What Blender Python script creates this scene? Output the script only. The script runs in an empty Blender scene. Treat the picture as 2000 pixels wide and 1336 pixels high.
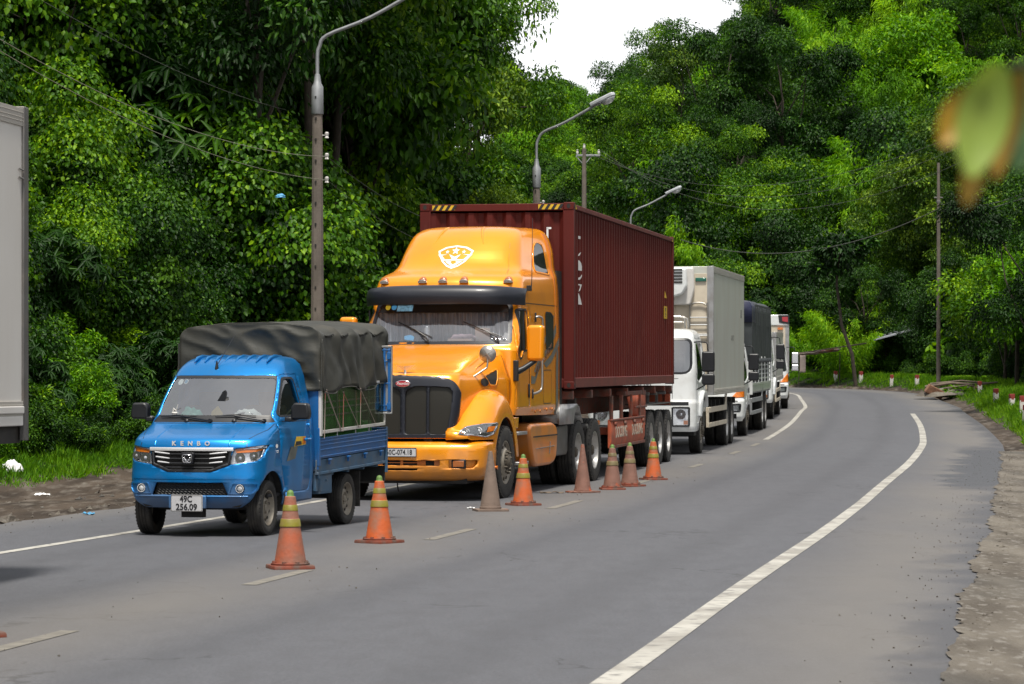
import bpy, bmesh, math, random
import numpy as np
from mathutils import Vector, Matrix, Euler, noise
from mathutils.bvhtree import BVHTree
from mathutils.geometry import tessellate_polygon
random.seed(7); R = math.radians; PI = math.pi
sc = bpy.context.scene; COL = sc.collection

# ------------------------------------------------------------ camera
CAMZ = 1.6
cd = bpy.data.cameras.new("camera"); cam = bpy.data.objects.new("camera", cd); COL.objects.link(cam)
cam.location = (0, 0, CAMZ); cam.rotation_euler = (R(90), 0, 0)
cd.sensor_width = 36; cd.lens = 99.0; cd.shift_y = 87/2000; cd.clip_end = 3000; cd.clip_start = .1
cd.dof.use_dof = True; cd.dof.focus_distance = 37; cd.dof.aperture_fstop = 10
sc.camera = cam
# ------------------------------------------------------------ sky, sun, exposure
SUN_EL, SUN_AZ = 68, 180           # degrees; azimuth of the sun measured clockwise from +Y
W = bpy.data.worlds.new("World"); sc.world = W; W.use_nodes = True
nt = W.node_tree; nt.nodes.clear()
out = nt.nodes.new("ShaderNodeOutputWorld"); bg = nt.nodes.new("ShaderNodeBackground")
sky = nt.nodes.new("ShaderNodeTexSky"); sky.sky_type = 'NISHITA'; sky.sun_disc = False
sky.sun_elevation = R(SUN_EL); sky.sun_rotation = R(SUN_AZ); sky.dust_density = 3
tc = nt.nodes.new("ShaderNodeTexCoord"); nz = nt.nodes.new("ShaderNodeTexNoise"); nz.inputs["Scale"].default_value = 2.2
nz.inputs["Detail"].default_value = 5
rp = nt.nodes.new("ShaderNodeValToRGB"); rp.color_ramp.elements[0].position = .3; rp.color_ramp.elements[1].position = .75
rp.color_ramp.elements[0].color = (11, 11.3, 12, 1); rp.color_ramp.elements[1].color = (17, 17.1, 17.4, 1)
mx = nt.nodes.new("ShaderNodeMix"); mx.data_type = 'RGBA'; mx.inputs[0].default_value = .85; mx.clamp_result = False
nt.links.new(tc.outputs["Generated"], nz.inputs["Vector"]); nt.links.new(nz.outputs["Fac"], rp.inputs["Fac"])
# cloud is thinnest and brightest low over the horizon
sx_ = nt.nodes.new("ShaderNodeSeparateXYZ"); nt.links.new(tc.outputs["Generated"], sx_.inputs[0]); lo_ = nt.nodes.new("ShaderNodeMapRange"); lo_.interpolation_type = 'SMOOTHSTEP'
lo_.inputs[1].default_value = .12; lo_.inputs[2].default_value = .42; lo_.inputs[3].default_value = 1; lo_.inputs[4].default_value = 0; nt.links.new(sx_.outputs["Z"], lo_.inputs[0])
hz = nt.nodes.new("ShaderNodeMix"); hz.data_type = 'RGBA'; hz.clamp_result = False; hz.inputs[7].default_value = (27, 27.3, 28, 1); nt.links.new(lo_.outputs[0], hz.inputs[0]); nt.links.new(rp.outputs[0], hz.inputs[6])
nt.links.new(sky.outputs[0], mx.inputs[6]); nt.links.new(hz.outputs[2], mx.inputs[7])
nt.links.new(mx.outputs[2], bg.inputs[0]); bg.inputs[1].default_value = .05
nt.links.new(bg.outputs[0], out.inputs[0])
sd = bpy.data.lights.new("sun", 'SUN'); sun = bpy.data.objects.new("sun", sd); COL.objects.link(sun)
sd.energy = 4.4; sd.angle = R(9); sd.color = (1, .95, .86)
az, el = R(SUN_AZ), R(SUN_EL)
sdir = Vector((math.sin(az)*math.cos(el), math.cos(az)*math.cos(el), math.sin(el)))
sun.rotation_euler = sdir.to_track_quat('Z', 'Y').to_euler(); sun.location = (0, 0, 60)
vs = sc.view_settings; vs.view_transform = 'Standard'; vs.look = 'None'; vs.gamma = 1; vs.exposure = .25; vs.use_curve_mapping = False
sc.cycles.max_bounces = 6; sc.cycles.transparent_max_bounces = 12; sc.cycles.diffuse_bounces = 3
sc.cycles.use_denoising = True

# ------------------------------------------------------------ materials
DUST = (.17, .14, .11)
def newmat(name):
    m = bpy.data.materials.new(name); m.use_nodes = True; return m, m.node_tree, m.node_tree.nodes["Principled BSDF"]
def c4(c): return (c[0], c[1], c[2], 1)
def nd(nt, t, **k):
    n = nt.nodes.new(t)
    for a, b in k.items(): n.inputs[a].default_value = b
    return n
def noisemix(nt, src, col2, scale, lo, hi, coord="Object", amount=1, detail=6, stretch=None):
    """mix src colour socket towards col2 where noise is high"""
    t = nt.nodes.new("ShaderNodeTexCoord"); n = nd(nt, "ShaderNodeTexNoise", Scale=scale, Detail=detail)
    v = t.outputs[coord]
    if stretch:
        mp = nt.nodes.new("ShaderNodeMapping"); mp.inputs["Scale"].default_value = stretch
        nt.links.new(v, mp.inputs[0]); v = mp.outputs[0]
    nt.links.new(v, n.inputs["Vector"])
    mr = nd(nt, "ShaderNodeMapRange"); mr.inputs[1].default_value = lo; mr.inputs[2].default_value = hi; mr.inputs[4].default_value = amount
    nt.links.new(n.outputs["Fac"], mr.inputs[0])
    m = nt.nodes.new("ShaderNodeMix"); m.data_type = 'RGBA'
    nt.links.new(mr.outputs[0], m.inputs[0])
    if isinstance(src, tuple): m.inputs[6].default_value = c4(src)
    else: nt.links.new(src, m.inputs[6])
    if isinstance(col2, tuple): m.inputs[7].default_value = c4(col2)
    else: nt.links.new(col2, m.inputs[7])
    return m.outputs[2]
def addbump(nt, b, scale, strength, dist=.02, coord="Object", detail=5, stretch=None):
    t = nt.nodes.new("ShaderNodeTexCoord"); n = nd(nt, "ShaderNodeTexNoise", Scale=scale, Detail=detail)
    v = t.outputs[coord]
    if stretch:
        mp = nt.nodes.new("ShaderNodeMapping"); mp.inputs["Scale"].default_value = stretch
        nt.links.new(v, mp.inputs[0]); v = mp.outputs[0]
    nt.links.new(v, n.inputs["Vector"])
    bp = nd(nt, "ShaderNodeBump", Strength=strength, Distance=dist)
    nt.links.new(n.outputs["Fac"], bp.inputs["Height"]); nt.links.new(bp.outputs[0], b.inputs["Normal"])
def mat(name, col, rough=.5, metal=0, coat=0, var=.25, vs=3, dirt=None, bump=None, spec=.5, emit=None, lowdust=None):
    m, nt, b = newmat(name)
    b.inputs["Roughness"].default_value = rough; b.inputs["Metallic"].default_value = metal
    b.inputs["Coat Weight"].default_value = coat; b.inputs["Coat Roughness"].default_value = .06
    b.inputs["Specular IOR Level"].default_value = spec
    dk = tuple(c*(1-var) for c in col)
    s = noisemix(nt, tuple(col), dk, vs, .35, .65)
    if dirt:  # (colour, scale, lo, hi, amount)
        s = noisemix(nt, s, dirt[0], dirt[1], dirt[2], dirt[3], amount=dirt[4], stretch=dirt[5] if len(dirt) > 5 else None)
    if lowdust:   # road dust thrown up over the lower bodywork
        t = nt.nodes.new("ShaderNodeTexCoord"); sp = nt.nodes.new("ShaderNodeSeparateXYZ"); nt.links.new(t.outputs["Object"], sp.inputs[0]); n = nd(nt, "ShaderNodeTexNoise", Scale=3.5, Detail=9); nt.links.new(t.outputs["Object"], n.inputs["Vector"])
        a = nd(nt, "ShaderNodeMapRange"); a.inputs[1].default_value = lowdust[0]; a.inputs[2].default_value = lowdust[1]; a.inputs[3].default_value = -.5; a.inputs[4].default_value = .42; nt.links.new(sp.outputs["Z"], a.inputs[0])
        u = nd(nt, "ShaderNodeMath"); u.operation = 'ADD'; nt.links.new(a.outputs[0], u.inputs[0]); nt.links.new(n.outputs["Fac"], u.inputs[1])
        v = nd(nt, "ShaderNodeMapRange"); v.inputs[1].default_value = .45; v.inputs[2].default_value = 1.0; v.inputs[4].default_value = lowdust[2]; nt.links.new(u.outputs[0], v.inputs[0])
        q = nt.nodes.new("ShaderNodeMix"); q.data_type = 'RGBA'; nt.links.new(v.outputs[0], q.inputs[0]); nt.links.new(s, q.inputs[6]); q.inputs[7].default_value = c4(DUST); s = q.outputs[2]
        rr = nd(nt, "ShaderNodeMapRange"); rr.inputs[3].default_value = rough; rr.inputs[4].default_value = .8; nt.links.new(v.outputs[0], rr.inputs[0]); nt.links.new(rr.outputs[0], b.inputs["Roughness"])
        cw = nd(nt, "ShaderNodeMapRange"); cw.inputs[3].default_value = coat; cw.inputs[4].default_value = 0; nt.links.new(v.outputs[0], cw.inputs[0]); nt.links.new(cw.outputs[0], b.inputs["Coat Weight"])
    nt.links.new(s, b.inputs["Base Color"])
    if bump: addbump(nt, b, bump[0], bump[1], bump[2] if len(bump) > 2 else .02)
    if emit: b.inputs["Emission Color"].default_value = c4(col); b.inputs["Emission Strength"].default_value = emit
    return m
def glassmat(name, tint, refl=1.0, ior=1.5, rough=.01):
    m = bpy.data.materials.new(name); m.use_nodes = True; nt = m.node_tree; nt.nodes.clear()
    o = nt.nodes.new("ShaderNodeOutputMaterial"); t = nd(nt, "ShaderNodeBsdfTransparent"); t.inputs[0].default_value = c4(tint)
    g = nd(nt, "ShaderNodeBsdfGlossy", Roughness=rough); g.inputs[0].default_value = (refl, refl, refl, 1)
    lw = nd(nt, "ShaderNodeLayerWeight", Blend=.5); pw = nd(nt, "ShaderNodeMath"); pw.operation = 'POWER'; pw.inputs[1].default_value = 4
    nt.links.new(lw.outputs["Facing"], pw.inputs[0]); f = nd(nt, "ShaderNodeMapRange"); f0 = ((ior-1)/(ior+1))**2
    f.inputs[3].default_value = f0; f.inputs[4].default_value = 1; nt.links.new(pw.outputs[0], f.inputs[0]); x = nt.nodes.new("ShaderNodeMixShader")
    nt.links.new(f.outputs[0], x.inputs[0]); nt.links.new(t.outputs[0], x.inputs[1]); nt.links.new(g.outputs[0], x.inputs[2])
    nt.links.new(x.outputs[0], o.inputs[0]); return m
MT = dict(
 blue=mat("blue_paint", (.001, .205, .56), .34, .6, .35, .1, 2, ((.05, .15, .3), 5, .5, .8, .25), lowdust=(.85, .35, .6)),
 bluebed=mat("blue_bed_paint", (.01, .12, .36), .42, .1, .2, .15, 3, (DUST, 4, .5, .8, .35)),
 bluegrey=mat("dusty_blue_steel", (.06, .14, .24), .55, .1, 0, .2, 4, (DUST, 5, .45, .75, .5)),
 orange=mat("orange_paint", (.95, .325, .004), .27, .25, .6, .06, 1.5, ((.55, .2, .03), 3, .5, .8, .25), lowdust=(1.3, .3, .5)),
 orangedust=mat("dusty_orange_paint", (.66, .2, .015), .42, 0, .3, .12, 2, ((.36, .17, .08), 3, .42, .7, .65)),
 maroon=mat("maroon_steel", (.10, .0095, .0055), .62, 0, 0, .22, .7, ((.13, .03, .02), 9, .58, .75, .6, (1, 1, .15)), spec=.3),
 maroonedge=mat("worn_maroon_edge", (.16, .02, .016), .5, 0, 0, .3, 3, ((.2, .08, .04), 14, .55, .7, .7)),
 redsteel=mat("sunlit_red_oxide", (.50, .10, .04), .6, 0, 0, .25, 3, ((.15, .08, .05), 5, .45, .7, .5)),  # sunlit tone mixed into the red; the frame takes a shaded one
 white=mat("white_cab_paint", (.68, .70, .70), .32, 0, .5, .06, 2, ((.42, .40, .36), 4, .5, .8, .5)),
 boxwhite=mat("box_panel_white", (.50, .51, .46), .5, 0, .1, .05, 1, ((.42, .37, .29), 1.6, .45, .8, .6, (1, 1, .25))),
 boxpale=mat('pale_grey_box_panel', (.74, .72, .69), .5, 0, .1, .05, 1, ((.55, .5, .44), 1.2, .45, .8, .5, (1, 1, .3))),
 boxgrey=mat("box_panel_grey_white", (.47, .45, .41), .5, 0, .1, .06, 1, ((.36, .31, .26), 1.2, .45, .8, .6, (1, 1, .3))),
 cream=mat("cream_panel", (.60, .53, .42), .55, 0, 0, .1, 2, ((.38, .31, .22), 2, .5, .8, .6)),
 alu=mat("dusty_aluminium", (.42, .42, .42), .4, .6, 0, .2, 6, ((.3, .26, .2), 6, .5, .8, .5)),
 steel=mat("grey_steel", (.16, .155, .15), .5, .4, 0, .25, 6, (DUST, 5, .45, .75, .5)),
 chassis=mat("black_chassis", (.018, .017, .016), .7, 0, 0, .3, 6, ((.07, .058, .045), 4, .5, .8, .5)),
 plastic=mat("black_plastic", (.014, .015, .018), .42, 0, 0, .2, 10),
 visor=mat("dark_blue_grey_plastic", (.011, .013, .021), .42, 0, .1, .15, 4),
 rubber=mat("tyre_rubber", (.02, .019, .018), .75, 0, 0, .3, 8, ((.075, .065, .052), 6, .45, .75, .55), bump=(40, .25)),
 rim=mat("dusty_steel_rim", (.30, .27, .22), .5, .3, 0, .25, 9, ((.19, .15, .11), 8, .45, .7, .6)),
 rimbright=mat("alloy_rim", (.55, .54, .52), .35, .7, 0, .2, 7, ((.25, .21, .17), 7, .5, .8, .6)),
 hub=mat("dirty_hub", (.09, .075, .055), .7, .2, 0, .3, 12),
 brightbar=mat("satin_chrome", (.86, .86, .87), .32, .5, .3, .05, 5),
 chrome=mat("chrome", (.75, .75, .77), .14, 1, 0, .05, 5),
 satin=mat("satin_metal", (.42, .40, .37), .35, .85, 0, .1, 5),
 galv=mat("galvanised_steel", (.33, .34, .35), .5, .5, 0, .2, 6),
 lens=mat("clear_lamp_reflector", (.78, .79, .8), .2, .4, 1, .22, 35),
 lensdark=mat("lamp_bowl", (.28, .29, .3), .15, .85, 1, .5, 60),
 amber=mat("amber_lens", (.75, .19, .01), .25, 0, .8, .3, 25),
 amberdull=mat("dull_amber_lens", (.42, .13, .03), .4, 0, .4, .2, 25),
 tarp=mat("olive_tarpaulin", (.038, .038, .031), .62, 0, 0, .25, 2.5, ((.085, .072, .05), 3, .5, .8, .5), bump=(9, .25)),
 navytarp=mat("navy_tarpaulin", (.022, .026, .06), .5, 0, 0, .3, 3, bump=(7, .4)),
 greytarp=mat("grey_tarpaulin", (.035, .042, .045), .55, 0, 0, .25, 2.5, bump=(6, .3)),
 interior=mat("cab_interior", (.02, .02, .022), .8, 0, 0, .3, 8),
 seat=mat("grey_seat_cloth", (.13, .12, .12), .9, 0, 0, .2, 12),
 curtain=mat("pale_curtain", (.62, .64, .68), .9, 0, 0, .15, 5, ((.22, .24, .27), 5, .4, .65, .7, (6, 6, .4))),
 paper=mat("white_paper", (.8, .8, .8), .7, 0, 0, .05, 5),
 plate=mat("plate_white", (.52, .52, .54), .45, 0, 0, .08, 9, ((.3, .28, .26), 20, .55, .8, .5)),
 ink=mat("plate_ink", (.015, .015, .018), .5, 0, 0, .1, 5),
 decal=mat("white_decal", (.82, .82, .8), .4, 0, 0, .03, 5),
 silverstripe=mat("grey_stripe", (.17, .18, .16), .45, .3, 0, .15, 6),
 stripetext=mat("brown_lettering", (.14, .05, .02), .5, 0, 0, .1, 6),
 red=mat("red_badge", (.42, .015, .03), .35, 0, .4, .1, 9),
 yellow=mat("yellow_label", (.65, .42, .02), .5, 0, 0, .15, 14),
 greengoods=mat("green_goods", (.10, .42, .08), .6, 0, 0, .4, 6),
 teal=mat("teal_bag", (.08, .45, .36), .4, 0, 0, .35, 25),
 wood=mat("weathered_wood", (.17, .13, .095), .8, 0, 0, .4, 6, bump=(14, .4)),
 bark=mat("bark", (.05, .038, .027), .9, 0, 0, .45, 5, bump=(9, .6)),
 palebark=mat("pale_bark", (.11, .095, .078), .9, 0, 0, .4, 5, bump=(9, .5)),
 pole=mat("aged_concrete_pole", (.175, .145, .12), .85, 0, 0, .3, 2.2, ((.09, .075, .06), 3, .45, .7, .7, (1, 1, .3)), bump=(25, .3)),
 wire=mat("wire", (.05, .055, .04), .6, 0, 0, .1, 3),
 wirelight=mat("pale_wire", (.22, .22, .15), .6, 0, 0, .1, 3),
 ceramic=mat("white_ceramic", (.6, .58, .55), .3, 0, .3, .1, 9),
 lampglass=mat("lamp_cover", (.55, .57, .6), .2, .1, .5, .2, 9),
 cone=mat("faded_orange_cone", (.40, .10, .045), .6, 0, 0, .2, 5, ((.24, .13, .095), 5, .34, .60, .8), bump=(30, .2)),
 conebright=mat("orange_cone", (.55, .11, .025), .55, 0, 0, .2, 5, ((.27, .14, .09), 7, .42, .64, .8), bump=(30, .2)),
 conedirty=mat("brown_dirty_cone", (.23, .115, .085), .7, 0, 0, .25, 7, ((.45, .09, .03), 5, .60, .67, .9), bump=(30, .3)),
 conegrey=mat("grey_brown_cone", (.20, .145, .115), .8, 0, 0, .2, 7, ((.38, .10, .05), 7, .64, .69, .8), bump=(30, .3)),
 coneband=mat("olive_yellow_band", (.25, .22, .02), .5, 0, 0, .3, 11, ((.24, .17, .08), 8, .45, .7, .7)),
 conetip=mat("green_cone_tip", (.12, .22, .05), .6, 0, 0, .3, 20),
 conebase_shadered=mat("dark_red_cone_base_and_shaded_steel", (.22, .05, .025), .7, 0, 0, .35, 12, ((.10, .075, .06), 9, .42, .62, .8)),  # also colours the trailer's frame, where its darkness stands in for shade
 postwhite=mat("post_white", (.62, .60, .55), .8, 0, 0, .2, 9, ((.3, .25, .2), 12, .5, .7, .6)),
 postred=mat("post_red", (.25, .03, .02), .7, 0, 0, .3, 12),
 rag=mat("faded_cloth", (.42, .34, .30), .9, 0, 0, .3, 3, ((.35, .09, .07), 2.2, .55, .62, .8)),
 tin=mat("tin_roof", (.36, .38, .42), .5, .3, 0, .3, 5),
 brick=mat("broken_brick", (.24, .12, .07), .9, 0, 0, .4, 9, bump=(20, .5)),
 blueplastic=mat("blue_plastic_scrap", (.08, .32, .55), .4, 0, 0, .2, 15),
)
MT['wsglass'] = glassmat("windscreen_glass", (.55, .6, .6), 1.0, 3.7)
MT['wsglass2'] = glassmat("laminated_windscreen_glass", (.8, .84, .88), 1.0, 2.7)
MT['sideglass'] = glassmat("side_glass", (.35, .42, .38), .8, 1.5)
MT['acrylic'] = glassmat("clear_acrylic", (.72, .78, .68), .7, 1.45, .06)
MT['darkglass'] = mat("dark_tinted_glass", (.006, .009, .009), .06, 0, 0, .1, 3, spec=.7)
MT['lenscover'] = glassmat("lamp_cover_glass", (.92, .93, .95), 1, 1.5)
def meshgrille():
    m, nt, b = newmat("wire_mesh"); b.inputs["Roughness"].default_value = .5; b.inputs["Metallic"].default_value = .5
    t = nt.nodes.new("ShaderNodeTexCoord"); w = nd(nt, "ShaderNodeTexWave", Scale=30); w.bands_direction = 'DIAGONAL'
    w2 = nd(nt, "ShaderNodeTexWave", Scale=30); w2.bands_direction = 'DIAGONAL'
    mp = nt.nodes.new("ShaderNodeMapping"); mp.inputs["Scale"].default_value = (-1, 1, 1)
    nt.links.new(t.outputs["Object"], w.inputs["Vector"]); nt.links.new(t.outputs["Object"], mp.inputs[0]); nt.links.new(mp.outputs[0], w2.inputs["Vector"])
    mm = nd(nt, "ShaderNodeMath"); mm.operation = 'MAXIMUM'
    nt.links.new(w.outputs["Fac"], mm.inputs[0]); nt.links.new(w2.outputs["Fac"], mm.inputs[1])
    x = nt.nodes.new("ShaderNodeMix"); x.data_type = 'RGBA'; x.inputs[6].default_value = (.005, .005, .005, 1); x.inputs[7].default_value = (.045, .042, .034, 1)
    nt.links.new(mm.outputs[0], x.inputs[0]); nt.links.new(x.outputs[2], b.inputs["Base Color"]); return m
MT['mesh'] = meshgrille()

# ------------------------------------------------------------ object helpers
def link(o, parent=None):
    COL.objects.link(o)
    if parent is not None: o.parent = parent
    return o
def tag(o, label=None, cat=None, group=None, kind=None):
    if label: o["label"] = label
    if cat: o["category"] = cat
    if group: o["group"] = group
    if kind: o["kind"] = kind
    return o
def empty(name, loc, rz=0, pitch=0, parent=None, roll=0):
    o = bpy.data.objects.new(name, None); o.empty_display_size = .2
    o.location = loc; o.rotation_euler = (pitch, roll, rz); return link(o, parent)
def fin(me, sharp=35):
    me.validate(); me.polygons.foreach_set("use_smooth", [True]*len(me.polygons))
    if sharp is not None: me.set_sharp_from_angle(angle=R(sharp))
    me.update()
class MB:
    def __init__(s): s.v = []; s.f = []
    def add(s, vs, fs):
        n = len(s.v); s.v += [tuple(v) for v in vs]; s.f += [tuple(i+n for i in f) for f in fs]; return s
    def box(s, c, d, rot=None, taper=1):
        x, y, z = d[0]/2, d[1]/2, d[2]/2
        p = [(-x, -y, -z), (x, -y, -z), (x, y, -z), (-x, y, -z), (-x*taper, -y*taper, z), (x*taper, -y*taper, z), (x*taper, y*taper, z), (-x*taper, y*taper, z)]
        if rot is not None:
            m = Euler(rot).to_matrix(); p = [tuple(m @ Vector(q)) for q in p]
        p = [(q[0]+c[0], q[1]+c[1], q[2]+c[2]) for q in p]
        return s.add(p, [(0, 3, 2, 1), (4, 5, 6, 7), (0, 1, 5, 4), (1, 2, 6, 5), (2, 3, 7, 6), (3, 0, 4, 7)])
    def bb(s, x0, x1, y0, y1, z0, z1): return s.box(((x0+x1)/2, (y0+y1)/2, (z0+z1)/2), (abs(x1-x0), abs(y1-y0), abs(z1-z0)))
    def tube(s, pts, r, seg=8, cap=True, flat=1):
        pts = [Vector(p) for p in pts]; n = len(pts); rs = r if isinstance(r, (list, tuple)) else [r]*n
        rings = []; up0 = None
        for i, p in enumerate(pts):
            t = (pts[min(i+1, n-1)]-pts[max(i-1, 0)]).normalized()
            if up0 is None: up0 = Vector((0, 0, 1)) if abs(t.z) < .9 else Vector((1, 0, 0))
            a = t.cross(up0)
            if a.length < 1e-4: a = t.cross(Vector((0, 1, 0)))
            a.normalize(); b = a.cross(t).normalized()
            up0 = b
            rings.append([p+a*math.cos(2*PI*k/seg)*rs[i]+b*math.sin(2*PI*k/seg)*rs[i]*flat for k in range(seg)])
        v = [q for rg in rings for q in rg]; f = []
        for i in range(n-1):
            for k in range(seg):
                k2 = (k+1) % seg; f.append((i*seg+k, (i+1)*seg+k, (i+1)*seg+k2, i*seg+k2))
        if cap: f += [tuple(range(seg)), tuple(reversed(range((n-1)*seg, n*seg)))]
        return s.add(v, f)
    def lathe(s, prof, c=(0, 0, 0), axis='Z', seg=24, cap=True):
        """prof = [(r, h)] turned round the axis through c"""
        v = []; f = []; n = len(prof)
        for (r, h) in prof:
            for k in range(seg):
                a = 2*PI*k/seg; p = (r*math.cos(a), r*math.sin(a), h)
                if axis == 'X': p = (p[2], p[0], p[1])
                if axis == 'Y': p = (p[0], p[2], p[1])
                v.append((p[0]+c[0], p[1]+c[1], p[2]+c[2]))
        for i in range(n-1):
            for k in range(seg):
                k2 = (k+1) % seg; f.append((i*seg+k, i*seg+k2, (i+1)*seg+k2, (i+1)*seg+k))
        if cap and prof[0][0] > 1e-6: f.append(tuple(reversed(range(seg))))
        if cap and prof[-1][0] > 1e-6: f.append(tuple(range((n-1)*seg, n*seg)))
        return s.add(v, f)
    def prism(s, poly, axis, a, b):
        """2D polygon extruded along axis from a to b. axis X: poly=(y,z); Y: (x,z); Z: (x,y)"""
        n = len(poly)
        def P(q, h): return (h, q[0], q[1]) if axis == 'X' else ((q[0], h, q[1]) if axis == 'Y' else (q[0], q[1], h))
        v = [P(q, a) for q in poly]+[P(q, b) for q in poly]
        return s.add(v, [tuple(range(n)), tuple(reversed(range(n, 2*n)))]+[(i, i+n, (i+1) % n+n, (i+1) % n) for i in range(n)])
    def grid(s, fn, nu, nv, close=False):
        v = [fn(i/nu, j/nv) for j in range(nv+1) for i in range(nu+1)]; w = nu+1
        return s.add(v, [(j*w+i, j*w+i+1, (j+1)*w+i+1, (j+1)*w+i) for j in range(nv) for i in range(nu)])
    def mesh(s, name, sharp=35):
        me = bpy.data.meshes.new(name); me.from_pydata(s.v, [], s.f)
        bm = bmesh.new(); bm.from_mesh(me); bmesh.ops.recalc_face_normals(bm, faces=bm.faces[:]); bm.to_mesh(me); bm.free()
        fin(me, sharp); return me
    def build(s, name, m, parent=None, bevel=0, sharp=35, solid=0, loc=None, segs=2):
        me = s.mesh(name, sharp); me.materials.append(m)
        o = bpy.data.objects.new(name, me); link(o, parent)
        if loc: o.location = loc
        if solid: q = o.modifiers.new("s", 'SOLIDIFY'); q.thickness = solid; q.offset = -1
        if bevel: q = o.modifiers.new("b", 'BEVEL'); q.width = bevel; q.segments = segs; q.limit_method = 'ANGLE'; q.angle_limit = R(40); q.harden_normals = False
        return o
def copytree(o, parent=None):
    c = o.copy(); COL.objects.link(c); c.parent = parent
    for ch in list(o.children): copytree(ch, c)
    return c
def inst(name, me, parent, loc=(0, 0, 0), rot=(0, 0, 0), scale=(1, 1, 1)):
    o = bpy.data.objects.new(name, me); o.location = loc; o.rotation_euler = rot; o.scale = scale; return link(o, parent)

# ---- 2D polygon helpers
def rpoly(pts, r, n=4):
    """round the corners of a polygon"""
    out = []; N = len(pts); rr = r if isinstance(r, (list, tuple)) else [r]*N
    for i in range(N):
        p = Vector(pts[i]); a = Vector(pts[i-1])-p; b = Vector(pts[(i+1) % N])-p
        q = min(rr[i], a.length*.48, b.length*.48)
        if q < 1e-5: out.append(tuple(p)); continue
        A = p+a.normalized()*q; B = p+b.normalized()*q
        for k in range(n+1):
            t = k/n; w = (1-t)**2*A+2*t*(1-t)*p+t*t*B; out.append((w.x, w.y))
    return out
def dens(poly, step):
    out = []
    for i in range(len(poly)):
        a = poly[i]; b = poly[(i+1) % len(poly)]; L = math.hypot(b[0]-a[0], b[1]-a[1]); n = max(1, int(L/step))
        for k in range(n): out.append((a[0]+(b[0]-a[0])*k/n, a[1]+(b[1]-a[1])*k/n))
    return out
def inset(poly, d):
    n = len(poly); ar = sum(poly[i][0]*poly[(i+1) % n][1]-poly[(i+1) % n][0]*poly[i][1] for i in range(n)); sg = 1 if ar > 0 else -1
    out = []
    for i in range(n):
        a = Vector(poly[i-1]); p = Vector(poly[i]); b = Vector(poly[(i+1) % n])
        e1 = (p-a); e2 = (b-p)
        if e1.length < 1e-9 or e2.length < 1e-9: out.append(tuple(p)); continue
        e1.normalize(); e2.normalize(); n1 = Vector((-e1.y, e1.x))*sg; n2 = Vector((-e2.y, e2.x))*sg
        m = n1+n2; k = m.length_squared
        m = m*(2/k) if k > .5 else n1
        out.append((p.x+m.x*d, p.y+m.y*d))
    return out
def flatmesh(outer, holes, us, vs_):
    """triangulated polygon with holes, cut by the grid lines us / vs_"""
    loops = [outer]+list(holes)
    tri = tessellate_polygon([[Vector((p[0], p[1], 0)) for p in l] for l in loops]); pts = [p for l in loops for p in l]
    bm = bmesh.new(); bv = [bm.verts.new((p[0], p[1], 0)) for p in pts]
    for t in tri:
        a, b, c = [Vector(pts[i]) for i in t]; ar = (b-a).cross(c-a) if hasattr(Vector((0, 0)), 'cross') else 0
        if abs(ar) < 1e-9: continue
        try: bm.faces.new([bv[i] for i in (t if ar > 0 else (t[0], t[2], t[1]))])
        except ValueError: pass
    for i, L in ((0, us), (1, vs_)):
        for c in L:
            co = [0, 0, 0]; co[i] = c; no = [0, 0, 0]; no[i] = 1
            bmesh.ops.bisect_plane(bm, geom=bm.verts[:]+bm.edges[:]+bm.faces[:], plane_co=co, plane_no=no, dist=1e-6)
    bmesh.ops.remove_doubles(bm, verts=bm.verts[:], dist=6e-4); bmesh.ops.dissolve_degenerate(bm, edges=bm.edges[:], dist=3e-4)
    return bm
def frange(a, b, st):
    n = max(1, int(round((b-a)/st))); return [a+(b-a)*i/n for i in range(1, n)]
def mapped(name, outer, M, m, parent, holes=(), du=.1, dv=.05, off=0, solid=0, us=None, vs_=None, sharp=40, bevel=0):
    x0, x1 = min(p[0] for p in outer), max(p[0] for p in outer); y0, y1 = min(p[1] for p in outer), max(p[1] for p in outer)
    bm = flatmesh(outer, holes, us if us is not None else frange(x0, x1, du), vs_ if vs_ is not None else frange(y0, y1, dv))
    for v in bm.verts:
        a, b = v.co.x, v.co.y; p = M(a, b)
        if off:
            e = 1e-3; n = (M(a+e, b)-M(a-e, b)).cross(M(a, b+e)-M(a, b-e))
            if n.length > 1e-12: p = p+n.normalized()*off
        v.co = p
    me = bpy.data.meshes.new(name); bm.to_mesh(me); bm.free(); fin(me, sharp); me.materials.append(m)
    o = bpy.data.objects.new(name, me); link(o, parent)
    if solid: q = o.modifiers.new("s", 'SOLIDIFY'); q.thickness = solid; q.offset = -1; q.use_even_offset = False; q.use_quality_normals = True
    if bevel: q = o.modifiers.new("b", 'BEVEL'); q.width = bevel; q.segments = 2; q.limit_method = 'ANGLE'; q.angle_limit = R(50)
    return o
def pchip(xs, ys):
    n = len(xs); h = [xs[i+1]-xs[i] for i in range(n-1)]; d = [(ys[i+1]-ys[i])/h[i] for i in range(n-1)]; m = [0]*n
    for i in range(1, n-1): m[i] = 0 if d[i-1]*d[i] <= 0 else 2*d[i-1]*d[i]/(d[i-1]+d[i])
    m[0] = d[0]; m[-1] = d[-1]
    def f(x):
        x = min(max(x, xs[0]), xs[-1]); i = 0
        while i < n-2 and x > xs[i+1]: i += 1
        t = (x-xs[i])/h[i]
        return (1+2*t)*(1-t)**2*ys[i]+t*(1-t)**2*h[i]*m[i]+t*t*(3-2*t)*ys[i+1]+t*t*(t-1)*h[i]*m[i+1]
    return f
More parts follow.
